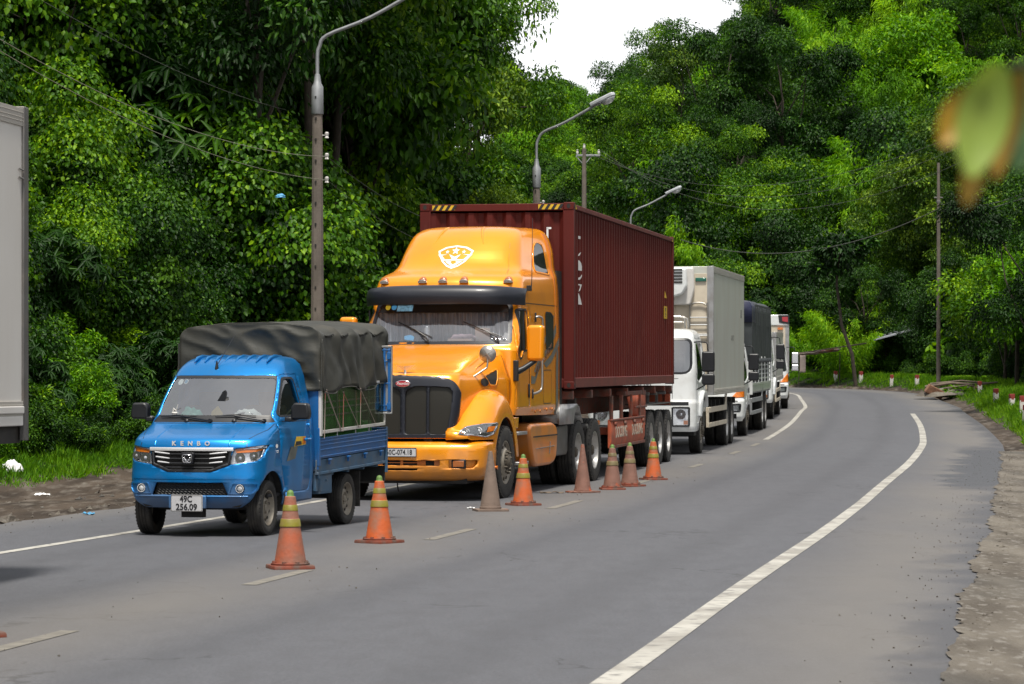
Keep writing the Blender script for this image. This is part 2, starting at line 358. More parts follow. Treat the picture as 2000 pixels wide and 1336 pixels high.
class Hull:
    """body skin: for every height z a plan outline (bulged front, rounded corners, flaring sides).
       knots: (z, front y, half width, corner radius, bulge, back y, half width at back)"""
    def __init__(s, kn):
        z = [k[0] for k in kn]; s.z0, s.z1 = z[0], z[-1]; s.f = [pchip(z, [k[i] for k in kn]) for i in range(1, 7)]
    def q(s, z):
        yf, w, r, b, yb, wb = [f(z) for f in s.f]; xc = w-r; be = 0
        for _ in range(4): xe = xc+r*math.sin(be); be = math.atan(2*b/max(xe, .01))
        yc = yf+b+r*math.cos(be); return yf, w, r, b, yb, wb, xc, xe, be, yc
    def __call__(s, a, z):
        yf, w, r, b, yb, wb, xc, xe, be, yc = s.q(z); g = -1 if a < 0 else 1; a = abs(a)
        if a <= 1: x = a*xe; y = yf+b*a*a
        elif a <= 2: t = be+(PI/2-be)*(a-1); x = xc+r*math.sin(t); y = yc-r*math.cos(t)
        else: k = a-2; x = w+(wb-w)*k; y = yc+(yb-yc)*k
        return Vector((g*x, y, z))
    def fx(s, x, z):      # front point (x, z) -> (a, z)
        yf, w, r, b, yb, wb, xc, xe, be, yc = s.q(z); g = -1 if x < 0 else 1; x = abs(x)
        if x <= xe: return (g*x/xe, z)
        t = math.asin(min(1, (x-xc)/r)); return (g*(1+(t-be)/(PI/2-be)), z)
    def fy(s, y, z, g=1):  # side point (y, z) -> (a, z)
        yf, w, r, b, yb, wb, xc, xe, be, yc = s.q(z)
        if y >= yc: return (g*(2+(y-yc)/(yb-yc)), z)
        t = math.acos(min(1, max(0, (yc-y)/r))); t = max(t, be); return (g*(1+(t-be)/(PI/2-be)), z)
    def FX(s, poly, st=.05): return [s.fx(*p) for p in dens(poly, st)]
    def FY(s, poly, g=1, st=.05):
        p = [s.fy(q[0], q[1], g) for q in dens(poly, st)]; return p if g > 0 else p[::-1]
    def lines(s, a=3, z0=None, z1=None, dz=.05):
        us = [g*x for x in ([.2, .4, .6, .8, 1]+[1+k/6 for k in range(1, 7)]+[2.12, 2.3, 2.5, 2.75]) for g in (-1, 1)]+[0]
        return us, frange(z0 if z0 is not None else s.z0, z1 if z1 is not None else s.z1, dz)
    def cap(s, mb, z, down=False):
        v = [s(a, z) for a in [-3+6*k/60 for k in range(61)]]; mb.add(v, [tuple(range(len(v)))])
def symx(poly): return [(-x, y) for x, y in reversed(poly)]
def text(name, s, size, m, parent, loc, rot, ext=.002, sx=1, shear=0, bold=0):
    cu = bpy.data.curves.new(name, 'FONT'); cu.body = s; cu.size = size; cu.extrude = ext; cu.align_x = 'CENTER'; cu.align_y = 'CENTER'
    cu.shear = shear; cu.offset = bold; cu.resolution_u = 3
    t = bpy.data.objects.new(name, cu); COL.objects.link(t)
    me = bpy.data.meshes.new_from_object(t.evaluated_get(bpy.context.evaluated_depsgraph_get())); me.name = name
    bpy.data.objects.remove(t); me.materials.clear(); me.materials.append(m)
    o = bpy.data.objects.new(name, me); o.location = loc; o.rotation_euler = rot; o.scale = (sx, 1, 1); return link(o, parent)
FRONT = (R(90), 0, 0); SIDE = (R(90), 0, R(90))
def bvh_of(*objs):
    """BVH of meshes (object space of their shared parent)"""
    vs, fs = [], []
    dg = bpy.context.evaluated_depsgraph_get()
    for o in objs:
        me = o.data; n = len(vs); mw = Matrix.LocRotScale(o.location, o.rotation_euler, o.scale)
        vs += [mw @ v.co for v in me.vertices]; fs += [[i+n for i in p.vertices] for p in me.polygons]
    return BVHTree.FromPolygons(vs, fs)
def decal(name, poly, tree, axis, m, parent, off=.004, step=.03, holes=(), solid=0, start=-9):
    """polygon laid onto a surface: axis 'Y' shoots +y from (x,z), axis 'X' shoots -x from (y,z)"""
    x0, x1 = min(p[0] for p in poly), max(p[0] for p in poly); y0, y1 = min(p[1] for p in poly), max(p[1] for p in poly)
    bm = flatmesh(poly, holes, frange(x0, x1, step), frange(y0, y1, step)); last = None; miss = []
    for v in bm.verts:
        a, b = v.co.x, v.co.y
        if axis == 'Y': o, d = Vector((a, -9, b)), Vector((0, 1, 0))
        else: o, d = Vector((9, a, b)), Vector((-1, 0, 0))
        h = tree.ray_cast(o, d)
        if h[0] is None: miss.append((v, a, b)); continue
        n = h[1] if h[1].dot(d) < 0 else -h[1]; v.co = h[0]+n*off; last = v.co.copy()
    good = [v for v in bm.verts if all(v is not q[0] for q in miss)]
    for v, a, b in miss:
        k = (0, 2) if axis == 'Y' else (1, 2)
        w = min(good, key=lambda g: (g.co[k[0]]-a)**2+(g.co[k[1]]-b)**2).co if good else Vector((0, 0, 0))
        v.co = (a, w[1], b) if axis == 'Y' else (w[0], a, b)
    me = bpy.data.meshes.new(name); bm.to_mesh(me); bm.free(); fin(me, 50); me.materials.append(m)
    o = bpy.data.objects.new(name, me); link(o, parent)
    if solid: q = o.modifiers.new("s", 'SOLIDIFY'); q.thickness = solid; q.offset = 0
    return o
def circ(cx, cy, r, n=20, ry=None): return [(cx+r*math.cos(2*PI*k/n), cy+(ry or r)*math.sin(2*PI*k/n)) for k in range(n)]

# ------------------------------------------------------------ the lie of the land
def zr(Y):
    if Y < 38: return 0.
    t = min(Y, 142)-38; return .00471*t+1.034e-4*t*t
def zslope(Y): return 0 if Y < 38 else .00471+2.068e-4*(Y-38)
CL = [(-6.2, 0), (-3.42, 15.1), (-1.93, 23.3), (-.56, 30.6), (.72, 37.7), (2.2, 46), (3.75, 54.5), (5.2, 63), (6.3, 70), (8.35, 84.7), (10.3, 100.3), (11.15, 107), (12.2, 119), (12.7, 125.5), (12.55, 129.6), (11.6, 132.9), (9.4, 135.3), (4.6, 137.4), (-4, 139), (-16, 140.5), (-40, 143)]
def catmull(P, per=12):
    P = [Vector(p) for p in P]; out = []
    for i in range(len(P)-1):
        p0 = P[max(i-1, 0)]; p1 = P[i]; p2 = P[i+1]; p3 = P[min(i+2, len(P)-1)]
        for k in range(per):
            t = k/per; out.append(.5*((2*p1)+(p2-p0)*t+(2*p0-5*p1+4*p2-p3)*t*t+(3*p1-p0-3*p2+p3)*t**3))
    out.append(P[-1]); return out
CLP = catmull(CL, 10)
def _norms(P):
    N = []
    for i in range(len(P)):
        t = (P[min(i+1, len(P)-1)]-P[max(i-1, 0)]).normalized(); N.append(Vector((t.y, -t.x)))
    return N
CLN = _norms(CLP)       # unit normals to the right
CLA = np.array([(p.x, p.y) for p in CLP]); CLNA = np.array([(n.x, n.y) for n in CLN])
EL, ER = 5.57, 5.73     # centre line to left / right asphalt edge
def latdist(X, Y):
    """signed distance to the centre line, right positive (numpy arrays)"""
    X = np.atleast_1d(np.asarray(X, float)); Y = np.atleast_1d(np.asarray(Y, float)); out_ = np.empty(X.shape)
    for i in range(0, X.size, 4000):
        x = X.flat[i:i+4000]; y = Y.flat[i:i+4000]
        d = (x[:, None]-CLA[:, 0])**2+(y[:, None]-CLA[:, 1])**2; k = d.argmin(1)
        k0 = np.clip(k-1, 0, len(CLA)-2)
        best = None
        for kk in (k0, np.clip(k0+1, 0, len(CLA)-2)):
            a = CLA[kk]; b = CLA[kk+1]; ab = b-a; ap = np.stack([x, y], 1)-a
            t = np.clip((ap*ab).sum(1)/(ab*ab).sum(1), 0, 1); q = a+ab*t[:, None]; dx = x-q[:, 0]; dy = y-q[:, 1]
            dd = np.hypot(dx, dy); s = np.sign(dx*ab[:, 1]-dy*ab[:, 0]); s[s == 0] = 1
            best = dd*s if best is None else np.where(np.abs(best) < dd, best, dd*s)
        out_.flat[i:i+4000] = best
    return out_
def sstep(x, a, b):
    t = np.clip((x-a)/(b-a), 0, 1); return t*t*(3-2*t)
def nz2(X, Y, s, seed=0):
    return np.array([noise.noise(Vector((x*s+seed, y*s-seed, seed*.37))) for x, y in zip(np.ravel(X), np.ravel(Y))]).reshape(np.shape(X))
def ground(X, Y, rough=True):
    X = np.asarray(X, float); Y = np.asarray(Y, float); d = latdist(X, Y).reshape(X.shape)
    t = np.clip(Y, 38, 142)-38; base = .00471*t+1.034e-4*t*t
    dl = -d-EL; dr = d-ER
    n1 = nz2(X, Y, .35, 3); n2 = nz2(X, Y, .05, 9)
    left = sstep(dl, 2.5, 6.5)*.55+np.clip(dl-6.3, 0, 60)*.85*(1-.9*sstep(Y, 92, 122))
    left = np.where(Y > 138, 0, left)
    U = X/np.maximum(Y, 20)
    ang = .55+.45*sstep(U, .022, .06)
    right = sstep(dr, .2, 2.2)*.50*sstep(Y, 58, 70)+(np.clip(dr-4.5, 0, 45)*.42+np.clip(dr-49.5, 0, 120)*.24)*ang
    cap = np.interp(U, [-.2, 0, .029, .0325, .036, .053, .066, .08, .10, .2], [.076, .080, .083, .087, .102, .109, .115, .128, .165, .26])*Y-8.0-base
    right = np.where((Y > 150), np.minimum(right, np.maximum(cap, 1.0)), right)*(1-sstep(Y, 320, 380))
    far = 43*np.exp(-((Y-520)/85)**2)
    h = base+np.where(d < 0, left, right)*1.0+far
    off = np.where(d < 0, dl, dr)
    if rough: h = h+np.clip((off-.3)*.6, 0, 1)*(.09*n1)+np.clip((off-8)*.2, 0, 1)*2.0*n2
    return h, d, off
def gz(x, y): return float(ground(np.array([x]), np.array([y]))[0][0])
# ------------------------------------------------------------ ground
xs = np.concatenate([np.arange(-160, -40, 8), np.arange(-40, -16, 3), np.arange(-16, 24, .7), np.arange(24, 60, 2.5), np.arange(60, 261, 10)])
ys = np.concatenate([np.arange(-6, 30, 2.), np.arange(30, 66, .8), np.arange(66, 150, 1.3), np.arange(150, 300, 6), np.arange(300, 760, 20)])
GX, GY = np.meshgrid(xs, ys); GZ, GD, GO = ground(GX, GY)
GZ = np.where(GO < .25, GZ-.07, GZ); GZ = np.where((GD > 0) & (GY < 61) & (GO < 5.2), GZ-.14, GZ)
me = bpy.data.meshes.new("ground"); w = len(xs)
V = np.stack([GX.ravel(), GY.ravel(), GZ.ravel()], 1)
idx = (np.arange(len(ys)-1)[:, None]*w+np.arange(w-1)[None, :]).ravel()
Fq = np.stack([idx, idx+1, idx+1+w, idx+w], 1)
me.from_pydata(V.tolist(), [], Fq.tolist()); 
at = me.attributes.new("veg", 'FLOAT', 'POINT')
veg = np.where(GD < 0, sstep(GO, 3.0, 4.6), np.where(GY < 61, sstep(GO, 4, 6), sstep(GO, .5, 1.5)*sstep(GY, 60, 63)))
at.data.foreach_set("value", veg.ravel().astype(np.float32)); fin(me, None)
m, nt, b = newmat("earth_and_undergrowth"); b.inputs["Roughness"].default_value = .92; b.inputs["Specular IOR Level"].default_value = .25
mud = noisemix(nt, (.075, .056, .041), (.030, .022, .016), 1.6, .35, .62, coord="Object", detail=12, stretch=(1, .25, 1))
mud = noisemix(nt, mud, (.15, .13, .11), 5, .5, .68, amount=.7, detail=12, stretch=(1, .25, 1))
grn = noisemix(nt, (.006, .012, .003), (.016, .020, .008), 1.5, .4, .6, detail=8)
a_ = nt.nodes.new("ShaderNodeAttribute"); a_.attribute_name = "veg"
t_ = nt.nodes.new("ShaderNodeTexCoord"); n_ = nd(nt, "ShaderNodeTexNoise", Scale=1.3, Detail=8); nt.links.new(t_.outputs["Object"], n_.inputs["Vector"])
ad = nd(nt, "ShaderNodeMath"); ad.operation = 'ADD'; nt.links.new(a_.outputs["Fac"], ad.inputs[0]); nt.links.new(n_.outputs["Fac"], ad.inputs[1])
mr = nd(nt, "ShaderNodeMapRange"); mr.inputs[1].default_value = .85; mr.inputs[2].default_value = 1.1; nt.links.new(ad.outputs[0], mr.inputs[0])
mm = nt.nodes.new("ShaderNodeMix"); mm.data_type = 'RGBA'; nt.links.new(mr.outputs[0], mm.inputs[0]); nt.links.new(mud, mm.inputs[6]); nt.links.new(grn, mm.inputs[7])
nt.links.new(mm.outputs[2], b.inputs["Base Color"]); addbump(nt, b, 5, .9, .14, detail=12, stretch=(1, .3, 1))
me.materials.append(m); tag(link(bpy.data.objects.new("ground", me)), kind="structure")

# ------------------------------------------------------------ road
def strip(P, N, l, r, dz, cols=1, k0=0, k1=None):
    """ribbon between lateral offsets l..r of a line, following the road height"""
    v, f, uv = [], [], []; k1 = len(P) if k1 is None else k1
    for i in range(k0, k1):
        for c in range(cols+1):
            o = l+(r-l)*c/cols; x = P[i].x+N[i].x*o; y = P[i].y+N[i].y*o
            v.append((x, y, zr(y)+dz)); uv.append((o, i))
    w = cols+1
    for i in range(k1-k0-1):
        for c in range(cols): f.append((i*w+c, i*w+c+1, (i+1)*w+c+1, (i+1)*w+c))
    return v, f, uv
P2 = []                   # resample about every metre
for i in range(len(CLP)-1):
    n = max(1, int((CLP[i+1]-CLP[i]).length/.8))
    for k in range(n): P2.append(CLP[i].lerp(CLP[i+1], k/n))
P2.append(CLP[-1]); N2 = _norms(P2)
v, f, uv = strip(P2, N2, -EL, ER, .02, 22)
# ragged edges
for i, (q, u) in enumerate(zip(v, uv)):
    if abs(u[0]+EL) < 1e-6:
        k = .16*noise.noise(Vector((q[0]*.9, q[1]*.9, 0)))+.05*noise.noise(Vector((q[0]*4, q[1]*4, 3))); v[i] = (q[0]+k, q[1], q[2])
me = bpy.data.meshes.new("road"); me.from_pydata(v, [], f); at = me.attributes.new("lat", 'FLOAT', 'POINT')
at.data.foreach_set("value", np.array([u[0] for u in uv], np.float32)); fin(me, None)
m, nt, b = newmat("worn_asphalt"); b.inputs["Specular IOR Level"].default_value = .35
t_ = nt.nodes.new("ShaderNodeTexCoord")
asp = noisemix(nt, (.104, .107, .120), (.076, .078, .088), 38, .35, .65, detail=4)
asp = noisemix(nt, asp, (.15, .15, .155), 130, .58, .72, amount=.7, detail=1)
asp = noisemix(nt, asp, (.082, .084, .095), .35, .4, .7, amount=.6, detail=6, stretch=(1, .25, 1))
asp = noisemix(nt, asp, (.070, .071, .078), 5, .42, .70, amount=.45, detail=8, stretch=(1, .35, 1)); asp = noisemix(nt, asp, (.145, .145, .15), 60, .60, .70, amount=.5, detail=2)
a_ = nt.nodes.new("ShaderNodeAttribute"); a_.attribute_name = "lat"
def lobe(c, wd):   # dust lies in bands where no wheel runs
    s = nd(nt, "ShaderNodeMath"); s.operation = 'SUBTRACT'; s.inputs[1].default_value = c; nt.links.new(a_.outputs["Fac"], s.inputs[0])
    q = nd(nt, "ShaderNodeMath"); q.operation = 'ABSOLUTE'; nt.links.new(s.outputs[0], q.inputs[0])
    r = nd(nt, "ShaderNodeMapRange"); r.interpolation_type = 'SMOOTHSTEP'; r.inputs[1].default_value = wd; r.inputs[2].default_value = 0; nt.links.new(q.outputs[0], r.inputs[0]); return r.outputs[0]
def add(x, y, op='ADD'):
    s = nd(nt, "ShaderNodeMath"); s.operation = op
    for i, q in enumerate((x, y)):
        if isinstance(q, (int, float)): s.inputs[i].default_value = q
        else: nt.links.new(q, s.inputs[i])
    return s.outputs[0]
n_ = nd(nt, "ShaderNodeTexNoise", Scale=.6, Detail=9); mp = nt.nodes.new("ShaderNodeMapping"); mp.inputs["Scale"].default_value = (1, .3, 1)
nt.links.new(t_.outputs["Object"], mp.inputs[0]); nt.links.new(mp.outputs[0], n_.inputs["Vector"])
l = add(add(add(lobe(-.1, 1.5), .85, 'MULTIPLY'), lobe(5.0, 1.6)), add(lobe(-5.7, 1.2), .9, 'MULTIPLY'))
l = add(l, add(n_.outputs["Fac"], 1.25, 'MULTIPLY'), 'MULTIPLY')
cl = nd(nt, "ShaderNodeMapRange"); cl.inputs[1].default_value = .05; cl.inputs[2].default_value = .75; cl.inputs[4].default_value = .6; nt.links.new(l, cl.inputs[0])
tk = add(add(add(lobe(1.15, .42), lobe(2.85, .42)), add(lobe(-1.1, .42), lobe(-2.75, .42))), .30, 'MULTIPLY')   # polished wheel tracks
mt_ = nt.nodes.new("ShaderNodeMix"); mt_.data_type = 'RGBA'; nt.links.new(tk, mt_.inputs[0]); nt.links.new(asp, mt_.inputs[6]); mt_.inputs[7].default_value = (.058, .059, .066, 1); asp = mt_.outputs[2]
vo = nt.nodes.new("ShaderNodeTexVoronoi"); vo.feature = 'DISTANCE_TO_EDGE'; vo.inputs["Scale"].default_value = .42
nw = nd(nt, "ShaderNodeTexNoise", Scale=2.5, Detail=6); nt.links.new(t_.outputs["Object"], nw.inputs["Vector"])
mxv = nt.nodes.new("ShaderNodeVectorMath"); mxv.operation = 'MULTIPLY_ADD'; mxv.inputs[1].default_value = (.8, .8, .8); nt.links.new(nw.outputs["Color"], mxv.inputs[0]); nt.links.new(t_.outputs["Object"], mxv.inputs[2]); nt.links.new(mxv.outputs[0], vo.inputs["Vector"])
ck = nd(nt, "ShaderNodeMapRange"); ck.inputs[1].default_value = .012; ck.inputs[2].default_value = .003; nt.links.new(vo.outputs["Distance"], ck.inputs[0])
ck2 = add(ck.outputs[0], add(add(n_.outputs["Fac"], .55, 'GREATER_THAN'), .55, 'MULTIPLY'), 'MULTIPLY')
mk = nt.nodes.new("ShaderNodeMix"); mk.data_type = 'RGBA'; nt.links.new(ck2, mk.inputs[0]); nt.links.new(asp, mk.inputs[6]); mk.inputs[7].default_value = (.03, .03, .032, 1); asp = mk.outputs[2]
mm = nt.nodes.new("ShaderNodeMix"); mm.data_type = 'RGBA'; nt.links.new(cl.outputs[0], mm.inputs[0]); nt.links.new(asp, mm.inputs[6]); mm.inputs[7].default_value = (.165, .152, .136, 1)
# damp stain by the right edge
sp = nt.nodes.new("ShaderNodeSeparateXYZ"); nt.links.new(t_.outputs["Object"], sp.inputs[0])
def ss(v, a, b_):
    r = nd(nt, "ShaderNodeMapRange"); r.interpolation_type = 'SMOOTHSTEP'; r.inputs[1].default_value = a; r.inputs[2].default_value = b_; nt.links.new(v, r.inputs[0]); return r.outputs[0]
n3 = nd(nt, "ShaderNodeTexNoise", Scale=.8, Detail=6); nt.links.new(t_.outputs["Object"], n3.inputs["Vector"])
latn = add(a_.outputs["Fac"], add(add(n3.outputs["Fac"], -.5), 1.6, 'MULTIPLY')); yn = add(sp.outputs["Y"], add(add(n3.outputs["Fac"], -.5), 9, 'MULTIPLY'))
wet = add(ss(latn, 4.55, 4.95), add(ss(yn, 41, 45), ss(yn, 66, 61), 'MULTIPLY'), 'MULTIPLY')
edge = add(ss(latn, 5.2, 5.75), .75, 'MULTIPLY'); wet = add(wet, edge, 'MAXIMUM')
mwt = nt.nodes.new("ShaderNodeMix"); mwt.data_type = 'RGBA'; nt.links.new(wet, mwt.inputs[0]); nt.links.new(mm.outputs[2], mwt.inputs[6]); mwt.inputs[7].default_value = (.048, .048, .055, 1)
rw = nd(nt, "ShaderNodeMapRange"); rw.inputs[3].default_value = .78; rw.inputs[4].default_value = .42; nt.links.new(wet, rw.inputs[0]); nt.links.new(rw.outputs[0], b.inputs["Roughness"])
nt.links.new(mwt.outputs[2], b.inputs["Base Color"])
addbump(nt, b, 110, .5, .012, detail=3)
me.materials.append(m); tag(link(bpy.data.objects.new("road", me)), kind="structure")
# wet patch and muddy strip on the right shoulder
def sheet(name, poly, dz, m, kind="structure", label=None, cat=None):
    bm = flatmesh(poly, [], frange(min(p[0] for p in poly), max(p[0] for p in poly), .4), frange(min(p[1] for p in poly), max(p[1] for p in poly), 1.0))
    for v in bm.verts: v.co = (v.co.x, v.co.y, zr(v.co.y)+dz)
    me = bpy.data.meshes.new(name); bm.to_mesh(me); bm.free(); fin(me, None); me.materials.append(m); o = link(bpy.data.objects.new(name, me)); tag(o, kind=kind); return o
def blob(pts, amp=.15, sc_=1.1):
    p = dens(rpoly(pts, .6, 5), .25); return [(q[0]+amp*noise.noise(Vector((q[0]*sc_, q[1]*sc_, 5))), q[1]+2*amp*noise.noise(Vector((q[0]*sc_, q[1]*sc_, 8)))) for q in p]
mshoulder, nt, b = newmat("gravel_dirt"); b.inputs["Roughness"].default_value = .95; b.inputs["Specular IOR Level"].default_value = .2
s_ = noisemix(nt, (.155, .138, .115), (.085, .073, .060), 2.2, .38, .64, detail=12, stretch=(1, .22, 1)); s_ = noisemix(nt, s_, (.20, .185, .165), 16, .54, .66, amount=.8, detail=6, stretch=(1, .3, 1)); s_ = noisemix(nt, s_, (.06, .058, .055), .7, .5, .68, amount=.7, detail=9, stretch=(1, .3, 1))
nt.links.new(s_, b.inputs["Base Color"]); addbump(nt, b, 20, .8, .05, detail=8, stretch=(1, .3, 1))
# white lines
def paintmat():
    m, nt, b = newmat("worn_road_paint"); b.inputs["Roughness"].default_value = .7
    s = noisemix(nt, (.42, .405, .365), (.22, .205, .18), 1.6, .42, .62, amount=.8, detail=9)
    s = noisemix(nt, s, (.15, .145, .135), 9, .52, .66, amount=.8, detail=10)
    nt.links.new(s, b.inputs["Base Color"]); return m
PM = paintmat(); PD = mat('faded_road_paint', (.21, .195, .165), .75, var=.3, vs=6, dirt=((.14, .13, .115), 11, .45, .62, .85))
def nearidx(y): return min(range(len(P2)), key=lambda i: abs(P2[i].y-y) if P2[i].y < 134 else 99)
def marking(name, o, w_, y0, y1, end=None):
    k0 = nearidx(y0); k1 = nearidx(y1)+1 if end is None else end
    v, f, uv = strip(P2, N2, o-w_/2, o+w_/2, .024, 1, k0, k1); mb = MB(); mb.add(v, f)
    me = bpy.data.meshes.new(name); me.from_pydata(v, [], f); fin(me, None); me.materials.append(PM); return tag(link(bpy.data.objects.new(name, me)), kind="structure")
marking("edge_line", -3.5, .13, 3, 0, end=len(P2)-3)
marking("edge_line", 3.88, .165, 3, 98)
marking("centre_line", 0, .14, 70.5, 0, end=len(P2)-3)
def dash(y0, y1):
    n = 6; v = []; f = []
    for i in range(n+1):
        y = y0+(y1-y0)*i/n; k = nearidx(y); k2 = k+1; t = (y-P2[k].y)/max(1e-6, P2[k2].y-P2[k].y); p = P2[k].lerp(P2[k2], t)
        for s in (-.065, .065): v.append((p.x+N2[k].x*s, p.y+N2[k].y*s, zr(y)+.024))
    f = [(2*i, 2*i+1, 2*i+3, 2*i+2) for i in range(n)]
    me = bpy.data.meshes.new("lane_dash"); me.from_pydata(v, [], f); fin(me, None); me.materials.append(PD); tag(link(bpy.data.objects.new("lane_dash", me)), kind="structure")
for y0, y1 in ((9, 10.8), (16.3, 18.2), (22.4, 24.2), (29.0, 31.2), (36.4, 38.9), (44, 46.2), (51.9, 53.8), (59.6, 61.6), (65.0, 67.2)): dash(y0, y1)
# dirt verge right of the asphalt (near part), a raised ragged crust
def verge(name, l, r, y0, y1, dz):
    k0, k1 = nearidx(y0), nearidx(y1); PF = [P2[i].lerp(P2[i+1], j/8) for i in range(k0, k1) for j in range(8)]; v, f, uv = strip(PF, _norms(PF), l, r, dz, 14)
    v = [(x+.10*noise.noise(Vector((x*.5, y*.5, 1)))+.05*noise.noise(Vector((x*2, y*2, 1)))+.045*noise.noise(Vector((x*7, y*7, 1))) if abs(u[0]-l) < 1e-6 else x, y, z+.004) for (x, y, z), u in zip(v, uv)]
    me = bpy.data.meshes.new(name); me.from_pydata(v, [], f); fin(me, None); me.materials.append(mshoulder); tag(link(bpy.data.objects.new(name, me)), kind="structure")
verge("dirt_verge", ER-.10, ER+5, 4, 62, .026)
# ------------------------------------------------------------ shared vehicle pieces
_wc = {}
def tyre_mesh(Rr, w, rimr):
    k = ('t', Rr, w, rimr)
    if k in _wc: return _wc[k]
    h = w/2; mb = MB()
    pr = [(rimr, -h*.72), (rimr+.02, -h*.95), (Rr*.86, -h), (Rr*.95, -h*.93), (Rr*.992, -h*.78), (Rr, -h*.6)]
    for g in (-.38, 0, .38): pr += [(Rr, h*(g-.1)), (Rr*.975, h*(g-.06)), (Rr*.975, h*(g+.06)), (Rr, h*(g+.1))]
    pr += [(Rr, h*.6), (Rr*.992, h*.78), (Rr*.95, h*.93), (Rr*.86, h), (rimr+.02, h*.95), (rimr, h*.72)]
    mb.lathe(pr, axis='X', seg=44)
    mb.f = [f for f in mb.f if len(f) == 4]
    for k2 in range(44):   # shoulder lugs
        a = 2*PI*k2/44
        for s in (-1, 1):
            mb.box((s*h*.84, Rr*.972*math.cos(a), Rr*.972*math.sin(a)), (h*.22, Rr*.075, Rr*.03), rot=(a-PI/2, 0, 0))
    me = mb.mesh("tyre", 40); me.materials.append(MT['rubber']); _wc[k] = me; return me
def rim_mesh(style, rr, w):
    k = ('r', style, rr, w)
    if k in _wc: return _wc[k]
    mb = MB(); h = w/2*.9
    if style == 'car':    # pressed steel wheel, outboard side +x
        mb.lathe([(rr*1.03, h), (rr*.98, h*.98), (rr*.93, h*.7), (rr*.86, h*.45), (rr*.80, h*.30), (rr*.62, h*.42), (rr*.50, h*.62), (rr*.42, h*.62), (rr*.36, h*.40), (rr*.22, h*.38), (rr*.2, h*.62), (rr*.12, h*.66), (0, h*.66)], axis='X', seg=40, cap=False)
        dk = MB()
        for i in range(10):
            a = 2*PI*i/10; dk.lathe([(rr*.085, h*.40), (rr*.085, h*.52), (0, h*.52)], (0, rr*.70*math.cos(a), rr*.70*math.sin(a)), 'X', 10)
        for i in range(5):
            a = 2*PI*i/5+.3; mb.lathe([(rr*.05, h*.3), (rr*.05, h*.6), (0, h*.62)], (0, rr*.30*math.cos(a), rr*.30*math.sin(a)), 'X', 8)
    elif style == 'front':    # truck steering wheel: dished outwards, big hub
        mb.lathe([(rr*1.03, h), (rr*.98, h), (rr*.94, h*.8), (rr*.9, h*.7), (rr*.72, h*.85), (rr*.60, h*1.12), (rr*.40, h*1.15), (rr*.38, h*1.0), (0, h*1.0)], axis='X', seg=40, cap=False)
        dk = MB()
        for i in range(10):
            a = 2*PI*i/10; dk.lathe([(rr*.075, h*.6), (rr*.075, h*.92), (0, h*.92)], (0, rr*.79*math.cos(a), rr*.79*math.sin(a)), 'X', 12)
            dk.lathe([(rr*.052, h*1.0), (rr*.052, h*1.38), (rr*.03, h*1.5), (0, h*1.5)], (0, rr*.50*math.cos(a+.3), rr*.50*math.sin(a+.3)), 'X', 8)
        dk.lathe([(rr*.34, h*.9), (rr*.33, h*1.35), (rr*.2, h*1.6), (0, h*1.62)], axis='X', seg=20)
    else:                 # dual rear: deep dish
        mb.lathe([(rr*1.03, h), (rr*.97, h), (rr*.93, h*.75), (rr*.88, h*.1), (rr*.84, -h*.4), (rr*.5, -h*.55), (rr*.45, -h*.5)], axis='X', seg=40, cap=False)
        dk = MB(); dk.lathe([(rr*.46, -h*.6), (rr*.44, -h*.1), (rr*.30, h*.0), (rr*.28, h*.7), (rr*.2, h*.85), (0, h*.85)], axis='X', seg=20)
        for i in range(10):
            a = 2*PI*i/10; dk.lathe([(rr*.05, -h*.5), (rr*.05, -h*.1), (0, -h*.08)], (0, rr*.58*math.cos(a), rr*.58*math.sin(a)), 'X', 8)
            dk.lathe([(rr*.07, -h*.5), (rr*.07, -h*.42), (0, -h*.42)], (0, rr*.70*math.cos(a), rr*.70*math.sin(a)), 'X', 10)
    n1 = len(mb.f); mb.add(dk.v, dk.f)
    a = mb.mesh("rim", 35); a.materials.append(MT['rimbright' if style == 'dual' and rr > .27 else 'rim']); a.materials.append(MT['chassis' if style == 'car' else 'hub'])
    a.polygons.foreach_set("material_index", [0 if i < n1 else 1 for i in range(len(a.polygons))]); _wc[k] = a; return a
def wheel(parent, x, y, Rr, w, rimr, style='dual', steer=0, z=None, twin=False):
    g = 1 if x > 0 else -1
    e = empty("wheel", (x, y, Rr if z is None else z), steer+(0 if g > 0 else PI), parent=parent)
    e.rotation_euler[0] = random.uniform(0, 0) 
    inst("tyre", tyre_mesh(Rr, w, rimr), e, rot=(random.uniform(0, 6), 0, 0))
    if twin: inst("tyre", tyre_mesh(Rr, w, rimr), e, loc=(-w*1.12, 0, 0), rot=(random.uniform(0, 6), 0, 0))
    inst("rim", rim_mesh(style, rimr, w), e, rot=(random.uniform(0, 6), 0, 0)); return e
def seamline(name, H, pts, parent, w_=.006, m=None, off=.0015):
    """thin dark gap drawn along (a,z) points on a hull"""
    mb = MB(); 
    P = [H(a, z) for a, z in pts]
    v = []
    for i, p in enumerate(P):
        t = (P[min(i+1, len(P)-1)]-P[max(i-1, 0)]).normalized(); a, z = pts[i]; e = 1e-3
        n = (H(a+e, z)-H(a-e, z)).cross(H(a, min(z+e, H.z1))-H(a, max(z-e, H.z0))).normalized(); s = n.cross(t)
        v += [p+n*off-s*w_/2, p+n*off+s*w_/2]
    mb.add(v, [(2*i, 2*i+1, 2*i+3, 2*i+2) for i in range(len(P)-1)])
    return mb.build(name, m or MT['plastic'], parent, sharp=None)
